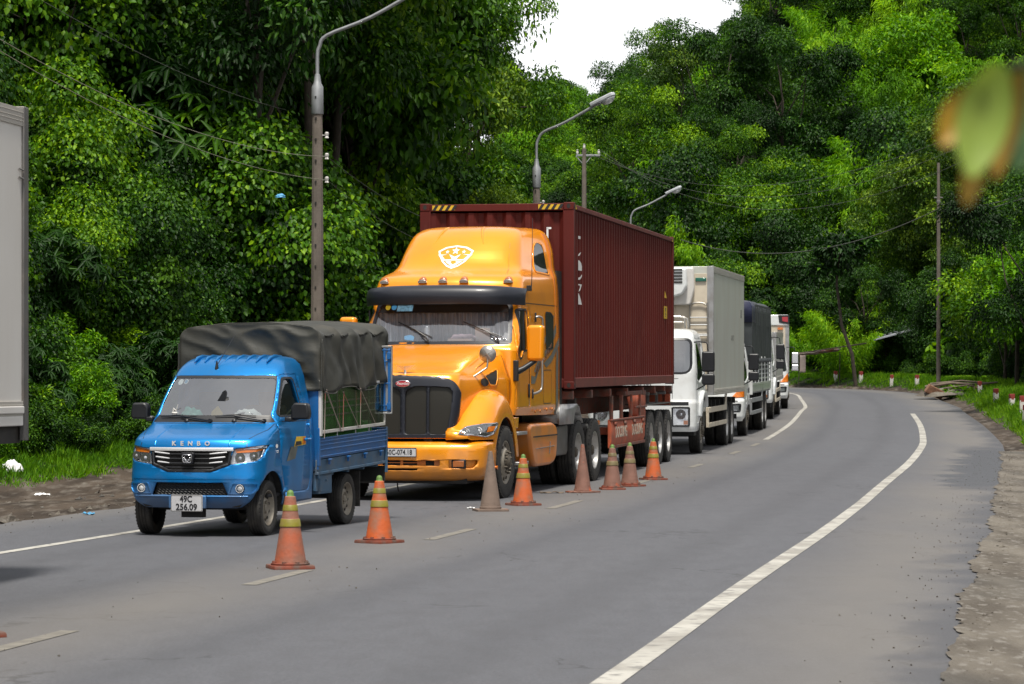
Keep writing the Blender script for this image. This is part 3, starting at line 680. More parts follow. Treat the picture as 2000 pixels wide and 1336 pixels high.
def ctube(name, pts, r, m, parent, per=5, seg=8):
    P = [Vector(p) for p in pts]; out_ = []
    for i in range(len(P)-1):
        p0 = P[max(i-1, 0)]; p1 = P[i]; p2 = P[i+1]; p3 = P[min(i+2, len(P)-1)]
        for k in range(per):
            t = k/per; out_.append(.5*((2*p1)+(p2-p0)*t+(2*p0-5*p1+4*p2-p3)*t*t+(3*p1-p0-3*p2+p3)*t**3))
    out_.append(P[-1]); mb = MB(); mb.tube(out_, r, seg); return mb.build(name, m, parent, sharp=60)
def place(name, X0, Y0, th, z0=0, pitch=0, label=None, cat=None, group=None, roll=0):
    e = empty(name, (X0, Y0, z0), -R(th), pitch, roll=roll); return tag(e, label, cat, group)

# ------------------------------------------------------------ blue pickup
def blue_truck():
    T = place("pickup_truck", -3.264, 30.05, 15.6, .022, label="small bright blue pickup truck with an olive tarpaulin over its bed", cat="pickup truck")
    #      z     yf    w    r    b    yb    wb
    H = Hull([(.30, -.43, .70, .20, .07, 1.17, .745), (.36, -.475, .725, .22, .07, 1.19, .755), (.42, -.50, .735, .23, .07, 1.20, .76), (.60, -.505, .75, .24, .075, 1.22, .77),
              (.70, -.49, .755, .25, .08, 1.24, .77), (.93, -.46, .76, .27, .09, 1.25, .775), (1.01, -.43, .755, .28, .10, 1.25, .775), (1.05, -.36, .75, .26, .11, 1.25, .77),
              (1.11, -.16, .745, .22, .11, 1.255, .765), (1.17, .025, .735, .18, .10, 1.26, .76), (1.20, .07, .73, .16, .095, 1.26, .757), (1.45, .285, .685, .13, .09, 1.24, .715), (1.69, .50, .635, .12, .085, 1.22, .665),
              (1.76, .575, .615, .12, .085, 1.21, .645), (1.83, .665, .585, .14, .08, 1.20, .615), (1.875, .76, .55, .16, .07, 1.19, .575), (1.90, .87, .50, .16, .05, 1.18, .52), (1.91, .96, .44, .14, .03, 1.16, .45)])
    us, _ = H.lines()
    vl = frange(.30, 1.91, .035)+[.985, 1.03, 1.185, 1.89, 1.905]
    ws = rpoly([(-.705, 1.195), (.705, 1.195), (.622, 1.700), (-.622, 1.700)], .03)
    wsa = H.FX(ws)
    win = rpoly([(.30, 1.27), (.98, 1.27), (.885, 1.665), (.63, 1.665)], [.02, .05, .05, .05])
    door = rpoly([(.325, .445), (1.08, .445), (1.135, .56), (1.135, 1.18), (1.0, 1.715), (.62, 1.715), (.235, 1.26), (.205, .82), (.29, .68), (.37, .50)], [.02, .06, .05, .04, .05, .06, .03, .03, .02, .02])
    gr = [(-.455, .93), (-.435, .755), (-.24, .682), (.24, .682), (.435, .755), (.455, .93)]
    lg = rpoly([(-.43, .435), (.43, .435), (.375, .572), (-.375, .572)], .015)
    hl = rpoly([(.415, .752), (.70, .79), (.745, .84), (.765, .965), (.478, .925)], [.01, .03, .02, .01, .01])
    # outline of the whole skin with the two wheel arches cut out of its lower edge
    ar = .375
    def arch(g):
        p = [H.fy(ar*math.cos(t), .31+ar*math.sin(t), g) for t in [PI*k/22 for k in range(0, 23)]]
        return p
    A = arch(1)
    outer = [(-3, .30)]+[(-q[0], q[1]) for q in A]
    outer = [(-3, 1.91), (-3, .34)]+[(-p[0], p[1]) for p in A]
    low = [(-1.0+2*k/20, .30) for k in range(21)]
    outer += [(p, z) for p, z in low if abs(p) < abs(A[-1][0])-.05]
    outer += [p for p in A[::-1]]+[(3, .34), (3, 1.91)]
    fog = [rpoly([(g*.40, .445), (g*.66, .445), (g*.70, .50), (g*.705, .57), (g*.44, .57)], .03) for g in (1,)]
    fogl = [symx(f_) for f_ in fog]
    holes = [wsa, H.FY(door, 1), H.FY(door, -1), H.FX(gr, .04), H.FX(lg), H.FX(hl, .03), H.FX(symx(hl), .03)]
    body = mapped("body", outer, H, MT['blue'], T, holes, us=us, vs_=vl, solid=.018, sharp=50)
    cp = MB(); H.cap(cp, 1.91); cp.build("roof_centre", MT['blue'], T, sharp=60)
    # pressed ribs on the roof
    for k in range(8):
        x = -.42+.12*k; mb = MB()
        mb.tube([(x, .70+.03*abs(x), 1.845), (x, .80, 1.885), (x, .95, 1.905), (x, 1.16, 1.905)], [.006, .022, .026, .018], 10, flat=1); mb.build("roof_rib", MT['blue'], T, sharp=60)
    # doors
    for g in (1, -1):
        d = mapped("door", H.FY(inset(door, .005), g), H, MT['blue'], T, [H.FY(win, g)], us=us, vs_=vl, solid=.03, sharp=50)
        mapped("window", H.FY(inset(win, -.008), g), H, MT['sideglass'], d, us=us, off=-.022)
        wr = rpoly([(.30, 1.27), (.98, 1.27), (.885, 1.665), (.63, 1.665)], .04)
        mapped("window_seal", H.FY(inset(wr, -.018), g), H, MT['plastic'], d, [H.FY(inset(wr, .004), g)], us=us, off=.002)
        hb = MB(); x = g*.782; hb.tube([(x, .92, 1.0), (x+g*.02, .94, 1.005), (x+g*.02, 1.05, 1.005), (x, 1.07, 1.0)], .014, 8); hb.build("handle", MT['blue'], d)
        mb = MB(); mb.box((g*.80, .42, 1.225), (.08, .16, .05)); mb.tube([(g*.79, .46, 1.23), (g*.90, .44, 1.25)], .03, 8)
        ma = mb.build("mirror_arm", MT['plastic'], d, bevel=.015)
        mb = MB(); mb.prism(rpoly([(g*.825, 1.225), (g*1.02, 1.225), (g*1.03, 1.29), (g*1.01, 1.40), (g*.86, 1.405), (g*.825, 1.36)], .03), 'Y', .36, .47); mb.build("mirror", MT['plastic'], d, bevel=.02)
        # belt moulding crease
        seamline("belt_line", H, [H.fy(y, 1.205+.0*y, g) for y in frange(.20, 1.16, .08)], d, .008)
    # windscreen with its black border
    gl = rpoly([(-.655, 1.272), (.655, 1.272), (.585, 1.672), (-.585, 1.672)], .05)
    mapped("windscreen_border", H.FX(inset(ws, -.012)), H, MT['plastic'], T, [H.FX(gl)], us=us, off=-.002, vs_=vl)
    mapped("windscreen", H.FX(inset(gl, -.004)), H, MT['wsglass'], T, us=us, off=-.006)
    for cx, c2, rr, mm in ((-.505, 1.635, .032, 'paper'), (-.435, 1.638, .026, 'paper'), (-.435, 1.638, .019, 'blueplastic')):
        mapped("windscreen_sticker", [H.fx(*p) for p in circ(cx, c2, rr)], H, MT[mm], T, off=(-.010 if mm == 'paper' else -.007)-.0*rr, du=9, dv=9)
    def onws(x, z, off=0):
        p = H(*H.fx(x, z)); return Vector((p.x, p.y-off, p.z))
    for (x0, z0, x1, z1) in ((.02, 1.215, -.60, 1.255), (.60, 1.215, .06, 1.262)):   # wipers
        mb = MB(); mb.tube([onws(x0, z0, .03), onws((x0+x1)/2-.05, (z0+z1)/2+.03, .045), onws(x1+.28, z1+.018, .035)], [.013, .009, .006], 6)
        mb.tube([onws(x1+.44, z1+.005, .02), onws(x1+.2, z1+.014, .03), onws(x1, z1, .02)], [.006, .011, .006], 6)
        mb.lathe([(.02, -.02), (.02, .02), (0, .03)], tuple(onws(x0, z0, .02)), 'Y', 10); mb.build("wiper", MT['plastic'], T)
    for x in (-.26, .28):
        mb = MB(); p = onws(x, 1.205); mb.lathe([(.026, .02), (.026, -.006), (.012, -.016), (0, -.016)], tuple(p), 'Y', 12); mb.build("washer_nozzle", MT['plastic'], T)
    # bonnet shut lines
    seamline("bonnet_seam", H, [H.fx(x, 1.185) for x in frange(-.70, .70, .05)], T, .008)
    for g in (-1, 1):
        seamline("bonnet_seam", H, [H.fx(g*x, z) for x, z in ((.70, 1.18), (.69, 1.12), (.64, 1.07), (.60, 1.03), (.595, .98), (.60, .945))], T, .007)
        mb = MB(); mb.tube([H(*H.fx(g*.42, z))-Vector((0, .001, 0)) for z in (.955, 1.0, 1.05, 1.11, 1.165)], [.010, .012, .014, .012, .006], 6, flat=.5); mb.build("bonnet_crease", MT['blue'], T, sharp=60)
    for i, ch in enumerate("KENBO"):
        x = -.185+i*.094; p = H(*H.fx(x, .978)); text("lettering", ch, .064, MT['ceramic'], T, (p.x, p.y-.010, p.z), FRONT, .004, 1.1, bold=.002)
    # upper grille
    gb = mapped("grille", H.FX(inset(gr, -.004), .04), H, MT['chassis'], T, off=-.045)
    fr = mapped("grille_frame", H.FX(inset(gr, -.003), .04), H, MT['plastic'], T, [H.FX(inset(gr, .026), .04)], off=.004, solid=.04)
    mb = MB(); v = []
    for k in range(33):
        x = -.47+.94*k/32; y = H(*H.fx(x, .93)).y
        v += [(x, y-.016, .937), (x, y-.022, .925), (x, y-.018, .902), (x, y+.02, .90), (x, y+.02, .937)]
    mb.add(v, [(5*k+i, 5*k+(i+1) % 5, 5*k+5+(i+1) % 5, 5*k+5+i) for k in range(32) for i in range(5)]+[(0, 1, 2, 3, 4), (160, 161, 162, 163, 164)]); mb.build("chrome_bar", MT['brightbar'], gb, sharp=50)
    for zz, wi in ((.868, .40), (.820, .385), (.772, .36), (.728, .30)):
        mb = MB(); mb.tube([H(*H.fx(x, zz))-Vector((0, -.005, 0)) for x in frange(-wi-.03, wi+.03, .06)], .010, 8, flat=.8); mb.build("slat", MT['plastic'], gb)
        if zz > .75:
            for g in (-1, 1):
                mb = MB(); mb.tube([H(*H.fx(g*x, zz+.010+.10*(x-.30)))-Vector((0, .006, 0)) for x in (.225, .30, wi+.005)], [.006, .010, .009], 8, flat=.9); mb.build("chrome_slat", MT['brightbar'], gb)
    mb = MB(); mb.prism([(x, z) for x, z in rpoly([(-.075, .885), (.075, .885), (.06, .765), (-.06, .765)], .02)], 'Y', -.535, -.49); mb.build("badge_plate", MT['plastic'], gb, bevel=.006)
    ring = rpoly([(-.058, .868), (.058, .868), (.046, .775), (-.046, .775)], .02)
    mapped("badge", [(p[0], p[1]) for p in ring], lambda a, z: Vector((a, -.546, z)), MT['chrome'], gb, [inset(ring, .010)], du=9, dv=9, solid=.01)
    for g in (-1, 1): 
        q = [(g*.004, .785), (g*.03, .80), (g*.038, .845), (g*.03, .835), (g*.012, .812), (g*.004, .81)]
        mapped("badge", q if g > 0 else q[::-1], lambda a, z: Vector((a, -.541, z)), MT['chrome'], gb, du=9, dv=9, solid=.006)
    # lower grille with honeycomb bars
    lgb = mapped("lower_grille", H.FX(inset(lg, -.004)), H, MT['chassis'], T, off=-.05)
    mb = MB()
    for r_ in range(6):
        zz = .450+r_*.022; wi = .42-(zz-.435)*.4
        pts = [H(*H.fx(x, zz+(.005 if i % 2 else -.005)))+Vector((0, .03, 0)) for i, x in enumerate(frange(-wi, wi, .022))]; mb.tube(pts, .0035, 4)
    mb.build("mesh_bars", MT['plastic'], lgb)
    # fog lamps in shallow recesses
    for g in (-1, 1):
        cx = g*.555; yy = H(*H.fx(cx, .505)).y; mb = MB()
        poly = rpoly([(g*.425, .447), (g*.675, .447), (g*.715, .50), (g*.72, .565), (g*.47, .572)], .025)
        mapped("fog_lamp_surround", H.FX(poly if g > 0 else poly[::-1]), H, MT['blue'], T, [H.FX(inset(poly if g > 0 else poly[::-1], .014))], off=.010, solid=.014, bevel=.004)
        mb.lathe([(.046, .02), (.046, -.012), (.036, -.016), (.034, 0)], (cx, yy, .508), 'Y', 24); fo = mb.build("fog_lamp", MT['plastic'], T)
        mb = MB()
        for i in range(18): a = 2*PI*i/18; mb.lathe([(.0048, -.012), (.0048, -.019), (0, -.02)], (cx+.041*math.cos(a), yy, .508+.041*math.sin(a)), 'Y', 6)
        mb.build("fog_lamp_ring", MT['paper'], fo)
        mb = MB(); mb.lathe([(.034, -.002), (.027, -.010), (.014, -.014), (0, -.015)], (cx, yy, .508), 'Y', 20); mb.build("lens", MT['lens'], fo)
        # headlight
        po = hl if g > 0 else symx(hl)
        h_ = mapped("headlight", H.FX(inset(po, -.004), .03), H, MT['lens'], T, off=-.05)
        mapped("bezel", H.FX(inset(po, -.002), .03), H, MT['chrome'], h_, [H.FX(inset(po, .012), .03)], off=-.012, solid=.02)
        am = [(g*.478, .922), (g*.762, .963), (g*.755, .915), (g*.68, .893), (g*.50, .885)]
        mapped("indicator", H.FX(am if g < 0 else am[::-1], .03), H, MT['amber'], h_, off=-.020)
        for (hx, hz, hr) in ((.535, .825, .058), (.665, .848, .046)):
            p = H(*H.fx(g*hx, hz)); mb = MB(); mb.lathe([(hr, .0), (hr*.96, .0), (hr*.75, .03), (hr*.5, .045)], (p.x, p.y+.018, p.z), 'Y', 24); mb.build("reflector", MT['chrome'], h_)
            mb = MB(); mb.lathe([(hr*.55, .03), (hr*.5, .008), (hr*.3, -.004), (0, -.008)], (p.x, p.y+.022, p.z), 'Y', 20); mb.build("projector", MT['lens'], h_)
        mapped("lens_cover", H.FX(po, .03), H, MT['lenscover'], h_, off=-.002)
        # stamped crease line above the bumper step
    seamline("bumper_step", H, [H.fx(x, .612) for x in frange(-.74, .74, .05)], T, .012, MT['blue'], .004)
    mb = MB(); mb.tube([H(*H.fx(x, .425))-Vector((0, .004, 0)) for x in frange(-.70, .70, .07)], .014, 8, flat=.8); mb.build("bumper_lip", MT['blue'], T, sharp=60)
    # number plate
    px, pz = 0.0, .353
    mb = MB(); mb.bb(-.21, .21, -.535, -.50, .30, .435); mb.build("plate_holder", MT['blue'], T, bevel=.008)
    mb = MB(); mb.prism(rpoly([(-.178, .268), (.178, .268), (.178, .442), (-.178, .442)], .012), 'Y', -.55, -.537); pl = mb.build("number_plate", MT['plate'], T, bevel=.003)
    mapped("plate_rim", rpoly([(-.176, .270), (.176, .270), (.176, .440), (-.176, .440)], .012), lambda a, z: Vector((a, -.552, z)), MT['satin'], pl, [rpoly([(-.170, .276), (.170, .276), (.170, .434), (-.170, .434)], .012)], du=9, dv=9)
    text("plate_number", "49C", .094, MT['ink'], pl, (-.005, -.5525, .397), FRONT, .001, .86, bold=.0022); text("plate_number", "256.09", .092, MT['ink'], pl, (0, -.5525, .313), FRONT, .001, .96, bold=.0022)
    # cab back, floor, inner arches, interior
    mb = MB(); back = [H(a, z) for a, z in [(3, .34), (3, .8), (3, 1.2), (3, 1.5), (3, 1.7), (3, 1.83), (3, 1.91)]]
    pl_ = [(p.x, p.z) for p in back]; poly = pl_+[(-x, z) for x, z in pl_[::-1]]
    mb.prism(poly, 'Y', 1.20, 1.23); mb.build("cab_back", MT['blue'], T)
    mb = MB(); mb.bb(-.70, .70, .0, 1.2, .40, .44); mb.bb(-.66, .66, .16, .50, .44, 1.165); mb.bb(-.70, .70, 1.10, 1.19, .44, 1.25)
    mb.bb(-.74, -.72, .40, 1.15, .44, 1.0); mb.bb(.72, .74, .40, 1.15, .44, 1.0)
    mb.build("dashboard", MT['interior'], T, bevel=.02)
    for x in (-.35, .35):
        mb = MB(); mb.box((x, .62, .78), (.48, .46, .14)); mb.box((x, .92, 1.10), (.46, .12, .56), rot=(.22, 0, 0)); mb.box((x, 1.0, 1.44), (.26, .09, .16), rot=(.15, 0, 0)); mb.build("seat", MT['seat'], T, bevel=.035)
    mb = MB(); mb.lathe([(.17, -.012), (.188, 0), (.17, .012), (.16, 0)], (0, 0, 0), 'Y', 28); mb.box((0, 0, 0), (.32, .015, .03)); mb.box((0, 0, 0), (.09, .03, .09))
    s_ = mb.build("steering_wheel", MT['plastic'], T); s_.location = (.36, .33, 1.15); s_.rotation_euler = (R(35), 0, 0)
    mb = MB(); mb.tube([(.69, 1.02, 1.42), (.62, .86, 1.3), (.36, .80, 1.02)], .018, 6, flat=.3); mb.tube([(.70, 1.0, 1.44), (.70, .93, .8)], .018, 6, flat=.3); mb.build("seat_belt", MT['seat'], T)
    for g in (-1, 1):
        mb = MB(); prof = [(.395*math.cos(t), .31+.395*math.sin(t)) for t in [PI*k/14 for k in range(15)]]
        for i in range(14):
            (y0, z0), (y1, z1) = prof[i], prof[i+1]; xo = [max(.5, H(*H.fy(q, max(.31, h_))).x-.02) for q, h_ in ((y0, z0), (y1, z1))]; mb.add([(g*xo[0], y0, z0), (g*xo[1], y1, z1), (g*.45, y1, z1), (g*.45, y0, z0)], [(0, 1, 2, 3)])
        mb.add([(g*.45, y, z) for y, z in prof], [tuple(range(15))]); mb.build("wheel_housing", MT['chassis'], T)
    mb = MB(); mb.bb(-.60, .60, -.30, .0, .31, .34); mb.bb(-.62, .62, 0, 1.15, .33, .37); mb.bb(-.36, -.28, .3, 3.6, .42, .52); mb.bb(.28, .36, .3, 3.6, .42, .52); mb.bb(-.60, .60, 2.40, 2.50, .30, .38)
    mb.lathe([(.0, -.12), (.1, -.1), (.13, 0), (.1, .1), (0, .12)], (0, 2.46, .31), 'X', 14); mb.bb(-.12, .12, -.40, -.30, .20, .29); mb.tube([(.2, .8, .36), (.1, 1.6, .33), (0, 2.4, .33)], .035, 8)
    mb.bb(-.5, .5, -.1, 0, .27, .34); mb.lathe([(.10, -.28), (.10, .28)], (-.1, 1.9, .36), 'X', 12)
    mb.build("chassis", MT['chassis'], T)
    for g in (-1, 1):
        mb = MB(); mb.bb(g*.58, g*.75, .385, .405, .24, .50); mb.build("mudflap", MT['rubber'], T)
        mb = MB(); mb.bb(g*.55, g*.745, 2.90, 2.92, .19, .60); mb.build("mudflap", MT['rubber'], T)
        mb = MB(); mb.prism([(1.20, .345), (.395, .345), (.42, .44), (1.20, .44)], 'X', g*.735, g*.76); mb.build("sill", MT['blue'], T, bevel=.01)
    for x, y, sty, st in ((-.635, 0, 'car', R(4)), (.635, 0, 'car', R(2)), (-.64, 2.55, 'car', 0), (.64, 2.55, 'car', 0)): wheel(T, x, y, .293, .165, .185, sty, st)
    # side decals
    mapped("door_sticker", [H.fy(y, z) for y, z in ((.62, .93), (.98, .945), (.98, 1.035), (.70, 1.035))], H, MT['yellow'], T, off=.004, du=9)
    mapped("door_sticker", [H.fy(y, z) for y, z in ((.64, .935), (.85, .95), (.84, .985), (.68, .985))], H, MT['ink'], T, off=.006, du=9)
    mapped("door_sticker", [H.fy(y, z) for y, z in ((.86, .955), (.97, .955), (.97, 1.03), (.90, 1.03))], H, MT['amber'], T, off=.006, du=9)
    mapped("door_sticker", [H.fy(y, z) for y, z in ((.40, .775), (.66, .80), (.73, .93), (.52, .93))], H, MT['silverstripe'], T, off=.004, du=9)
    mapped("badge", [H.fy(y, z) for y, z in circ(.10, .945, .035, 12, .022)], H, MT['decal'], T, off=.004, du=9)
    text("lettering", "1.5L", .04, MT['decal'], T, (.766, .12, .885), SIDE, .001)
    # radio aerial
    mb = MB(); b0 = Vector((-.115, .60, 1.755)); mb.lathe([(.022, -.02), (.022, .02), (.014, .06), (.008, .10), (0, .1)], tuple(b0), 'Z', 12)
    mb.tube([b0+Vector((0, 0, .05)), b0+Vector((.10, .30, .40))], [.005, .0025], 5); mb.build("aerial", MT['plastic'], T)

    # ---- the bed (sits nose-down on its springs, so it climbs slightly to the rear)
    K = .03
    def zz(z, y): return z+K*(y-1.33)
    def tilt(mb): mb.v = [(x, y, zz(z, y)) for x, y, z in mb.v]; return mb
    mb = MB(); mb.bb(-.74, .74, 1.32, 3.72, .66, .74); mb.bb(-.775, .775, 1.32, 3.74, .64, .70); 
    for y in (1.5, 2.0, 2.55, 3.1, 3.6): mb.bb(-.72, .72, y, y+.06, .56, .65)
    tilt(mb).build("bed_floor", MT['bluegrey'], T, bevel=.006)
    for g in (-1, 1):
        mb = MB(); mb.bb(g*.765, g*.785, 1.31, 3.75, .615, .765); mb.bb(g*.76, g*.80, 1.31, 3.75, .60, .63); tilt(mb).build("side_rail", MT['bluegrey'], T, bevel=.004)
        mb = MB(); mb.bb(g*.78, g*.80, 1.34, 3.73, .775, 1.005)
        for z_ in (.80, .875, .925, .965, 1.0): mb.bb(g*.795, g*.812, 1.34, 3.73, z_-.008, z_+.008)
        d = tilt(mb).build("side_gate", MT['bluebed'], T, bevel=.005)
        for y in (1.66, 2.30, 2.90, 3.48):
            mb = MB(); mb.bb(g*.80, g*.835, y-.035, y+.035, .745, .765); mb.bb(g*.80, g*.825, y-.015, y+.015, .70, .75); tilt(mb).build("latch", MT['bluebed'], d, bevel=.004)
        mb = MB(); mb.bb(g*.785, g*.815, 1.315, 1.36, .70, 1.12); tilt(mb).build("bed_post", MT['bluebed'], T, bevel=.004)
        mb = MB(); mb.bb(g*.785, g*.81, 3.70, 3.755, .49, 1.03); tilt(mb).build("bed_post", MT['bluegrey'], T, bevel=.004)
    mb = MB(); mb.bb(-.78, .78, 3.73, 3.76, .62, 1.02); tilt(mb).build("tail_gate", MT['bluebed'], T, bevel=.005)
    mb = MB(); mb.bb(-.78, .78, 3.70, 3.74, .45, .64); mb.build("rear_skirt", MT['chassis'], T)
    mb = MB(); mb.prism([(1.32, .66), (1.34, .66), (1.34, 1.62), (1.32, 1.62)], 'X', -.80, .80); tilt(mb).build("headboard", MT['bluebed'], T)
    for g in (-1, 1):
        # canopy frame: white corner post, rails, hoop legs, acrylic sheets, goods behind
        mb = MB(); mb.bb(g*.80, g*.835, 1.32, 1.36, 1.03, 2.1); mb.bb(g*.80, g*.83, 1.36, 3.60, 1.055, 1.09); mb.bb(g*.79, g*.82, 1.36, 3.60, 1.56, 1.585)
        for y in (1.36, 3.58): mb.bb(g*.81, g*.832, y, y+.022, 1.09, 1.58)
        tilt(mb).build("canopy_rail", MT['postwhite'] if False else MT['ceramic'], T, bevel=.003)
        mb = MB()
        for z_ in (1.245, 1.325, 1.395): mb.tube([(g*.775, 1.36, z_), (g*.775, 3.68, z_)], .011, 8)
        for y in (1.98, 2.62, 3.10): mb.tube([(g*.79, y, 1.0), (g*.79, y, 1.62)], .009, 6)
        tilt(mb).build("cargo_rail", MT['alu'], T)
        mb = MB(); mb.bb(g*.815, g*.818, 1.37, 3.58, 1.085, 1.56); tilt(mb).build("acrylic_sheet", MT['acrylic'], T)
        mb = MB()
        for y0, y1, z0, z1 in ((1.45, 2.0, 1.52, 1.07), (2.02, 2.62, 1.50, 1.07), (2.63, 3.2, 1.52, 1.10), (1.47, 1.99, 1.54, 1.05), (2.05, 2.05, 1.50, 1.05), (2.65, 2.66, 1.52, 1.07), (1.42, 1.42, 1.5, 1.0)):
            mb.tube([(g*.845, y0, z0), (g*.835, y1, z1)], .0045, 5)
        tilt(mb).build("tie_rope", MT['rag'], T)
    mb = MB(); mb.bb(-.70, .70, 1.45, 3.5, .75, 1.12); mb.bb(-.765, .765, 1.42, 2.95, 1.04, 1.58)
    tilt(mb).build("green_cargo", MT['greengoods'], T, bevel=.03)
    # tarpaulin: one cloth over five hoops, slack between them
    hoops = [1.33, 1.93, 2.50, 3.05, 3.62]
    def sag(y):
        for a, b in zip(hoops, hoops[1:]):
            if a <= y <= b: t = (y-a)/(b-a); return math.sin(PI*t)
        return 0
    W_ = .835; loop = []
    for k in range(15): loop.append((-W_, 1.53+(2.10-1.53)*k/14, -1, 0))
    for k in range(1, 9): a = PI/2*k/8; loop.append((-W_+.14*(1-math.cos(a)), 2.10+.14*math.sin(a), -1, k/8))
    for k in range(1, 20): x = -(W_-.14)+2*(W_-.14)*k/20; loop.append((x, 2.24+.05*(1-(x/.7)**2), x/.7, 1))
    loop += [(-x, z, 1, t) for x, z, s_, t in loop[22::-1]]
    nl = len(loop)
    mb = MB(); NY = 110; v = []
    for j in range(NY+1):
        y = 1.30+2.40*j/NY; s_ = sag(y)
        for i, (x, z, sd_, t) in enumerate(loop):
            h = (2.12-z)/.6
            ny = noise.noise(Vector((x*3, y*3.2, z*3)))*.018+noise.noise(Vector((x*8, y*9, z*6)))*.008
            if t >= .3: zo = z-s_*(.035+.03*abs(x))+ny; xo = x*(1-.02*s_)
            else:
                k = max(0, min(1, h)); fold = math.sin(y*17+2.2*noise.noise(Vector((y*1.2, z*1.3, 4)))*3+z*2.5)
                xo = x+sd_*((.019*fold*(k**.5)+.022*k*(1-s_*.9))+ny*1.6)-sd_*s_*.05*(1-k); zo = z+(s_*.0)+(-.03*math.sin(y*5.1)*k if i < 3 or i > nl-4 else 0)
                if i < 2 or i > nl-3: zo += .015*math.sin(y*11)
            v.append((xo, y, zz(zo, y)))
    mb.add(v, [(j*nl+i, j*nl+i+1, (j+1)*nl+i+1, (j+1)*nl+i) for j in range(NY) for i in range(nl-1)])
    # front and back faces with creases
    for yy, sgn in ((1.30, -1), (3.70, 1)):
        def F(a, z, yy=yy, sgn=sgn):
            r1 = noise.noise(Vector((a*2.2+z*3, z*1.5-a, 7))); r2 = abs(noise.noise(Vector((a*3+5, z*5+a*2, 2))))
            e = min(1, (W_-abs(a))/.06)*min(1, max(0, (2.26-z)/.05))
            return Vector((a, yy+sgn*(.03*e*r1-.05*e*r2+.02*e), zz(z, yy)))
        fp = [(x, z) for x, z, _, _ in loop]
        bm = flatmesh(fp, [], frange(-W_, W_, .03), frange(1.53, 2.29, .03)); n0 = len(mb.v)
        bm.verts.index_update()
        mb.v += [tuple(F(q.co.x, q.co.y)) for q in bm.verts]; mb.f += [tuple(q.index+n0 for q in f_.verts) for f_ in bm.faces]; bm.free()
    tp = mb.build("tarpaulin", MT['tarp'], T, sharp=None, solid=.006)
    mb = MB()
    for g in (-1, 1):
        mb.tube([(g*(W_+.012), 1.30, zz(2.06, 1.3)), (g*(W_+.012), 1.30, zz(1.53, 1.3))], .010, 6)
        mb.tube([(g*(W_+.035+.03*math.sin(y*9)), y, zz(1.525-.03*math.sin(y*5.1), y)) for y in frange(1.3, 3.5, .05)], .006, 5)
    mb.build("tarpaulin_hem", MT['tarp'], tp)
    # rear door leaf, folded out sideways
    L = Matrix.Translation((.70, 3.55, 0)) @ Matrix.Rotation(R(8), 4, 'Z')
    def lb(x0, x1, z0, z1, y0, y1): return (x0, x1, y0, y1, z0, z1)
    fx0, fx1, fz0, fz1 = .03, .225, 1.255, 2.06
    mb = MB()
    for q in ((fx0, fx0+.025, fz0, fz1), (fx1-.012, fx1, fz0, fz1), (fx0, fx1, fz0, fz0+.022), (fx0, fx1, fz1-.022, fz1)): mb.bb(q[0], q[1], -.02, .02, q[2], q[3])
    d = mb.build("rear_door_leaf", MT['alu'], T, bevel=.003); d.matrix_local = L
    mb = MB()
    mb.bb(fx0+.02, fx1-.01, 0, .012, fz0+.01, fz1-.01); q = mb.build("door_panel", MT['galv'], d)
    mb = MB(); mb.bb(fx0+.035, fx0+.062, -.018, .0, fz0+.03, fz1-.03); mb.bb(fx1-.052, fx1-.02, -.018, 0, fz0+.03, fz1-.03); mb.bb(fx0+.09, fx0+.115, -.018, 0, fz0+.03, fz1-.03)
    for z_ in (fz0+.04, fz0+.10, fz0+.36, fz0+.62, fz1-.05): mb.bb(fx0+.03, fx1-.02, -.02, 0, z_-.007, z_+.007)
    for z_ in (fz0+.09, fz1-.12): mb.bb(fx1-.06, fx1-.015, -.035, 0, z_-.04, z_+.04); mb.bb(fx0+.03, fx0+.065, -.035, 0, z_-.04, z_+.04)
    mb.build("door_frame", MT['bluebed'], d, bevel=.002)
    # tool box
    mb = MB(); mb.bb(.50, .765, 1.43, 1.87, .385, .61); tb = mb.build("tool_box", MT['bluegrey'], T, bevel=.006)
    mb = MB(); mb.bb(.765, .772, 1.455, 1.845, .41, .59); mb.bb(.77, .785, 1.64, 1.66, .52, .545); mb.build("lid", MT['bluegrey'], tb, bevel=.004)
    mb = MB(); mb.bb(.73, .765, 1.33, 1.40, .42, .62); mb.lathe([(.03, 0), (.03, .03)], (.765, 1.37, .585), 'X', 10); mb.build("filler_bracket", MT['bluegrey'], T, bevel=.004)
    return T, H
BT, BH = blue_truck()
# things standing on the dashboard (each can be lifted out)
def dash_item(name, mb, m, label, cat, local, rot=0):
    o = mb.build(name, m, None, bevel=0, sharp=50); o.matrix_world = Matrix.LocRotScale(BT.location, BT.rotation_euler, None) @ Matrix.Translation(local) @ Matrix.Rotation(rot, 4, 'Z'); return tag(o, label, cat)
mb = MB(); mb.lathe([(.032, 0), (.042, .12), (.044, .125), (.03, .135), (0, .135)], axis='Z', seg=20); mb.tube([(0, 0, .12), (.03, 0, .215)], .004, 6); mb.tube([(-.03, 0, .13), (-.02, 0, .175), (.0, 0, .15)], .008, 6)
dash_item("drink_cup", mb, MT['ceramic'], "white takeaway cup with a straw behind the blue truck's windscreen", "cup", (-.45, .24, 1.17))
def lump(rx, ry, rz, seed, n=24):
    mb = MB(); 
    def f(u, v):
        a = 2*PI*u; t = PI*v/1.0*.5; d = Vector((math.cos(a)*math.sin(t), math.sin(a)*math.sin(t), math.cos(t)))
        k = 1+.35*noise.noise(d*3+Vector((seed, 0, 0))); return (d.x*rx*k, d.y*ry*k, d.z*rz*k)
    mb.grid(f, n, 10); return mb
dash_item("plastic_bag", lump(.15, .07, .17, 3), MT['teal'], "crumpled teal plastic bag on the blue truck's dashboard", "bag", (-.27, .26, 1.17))
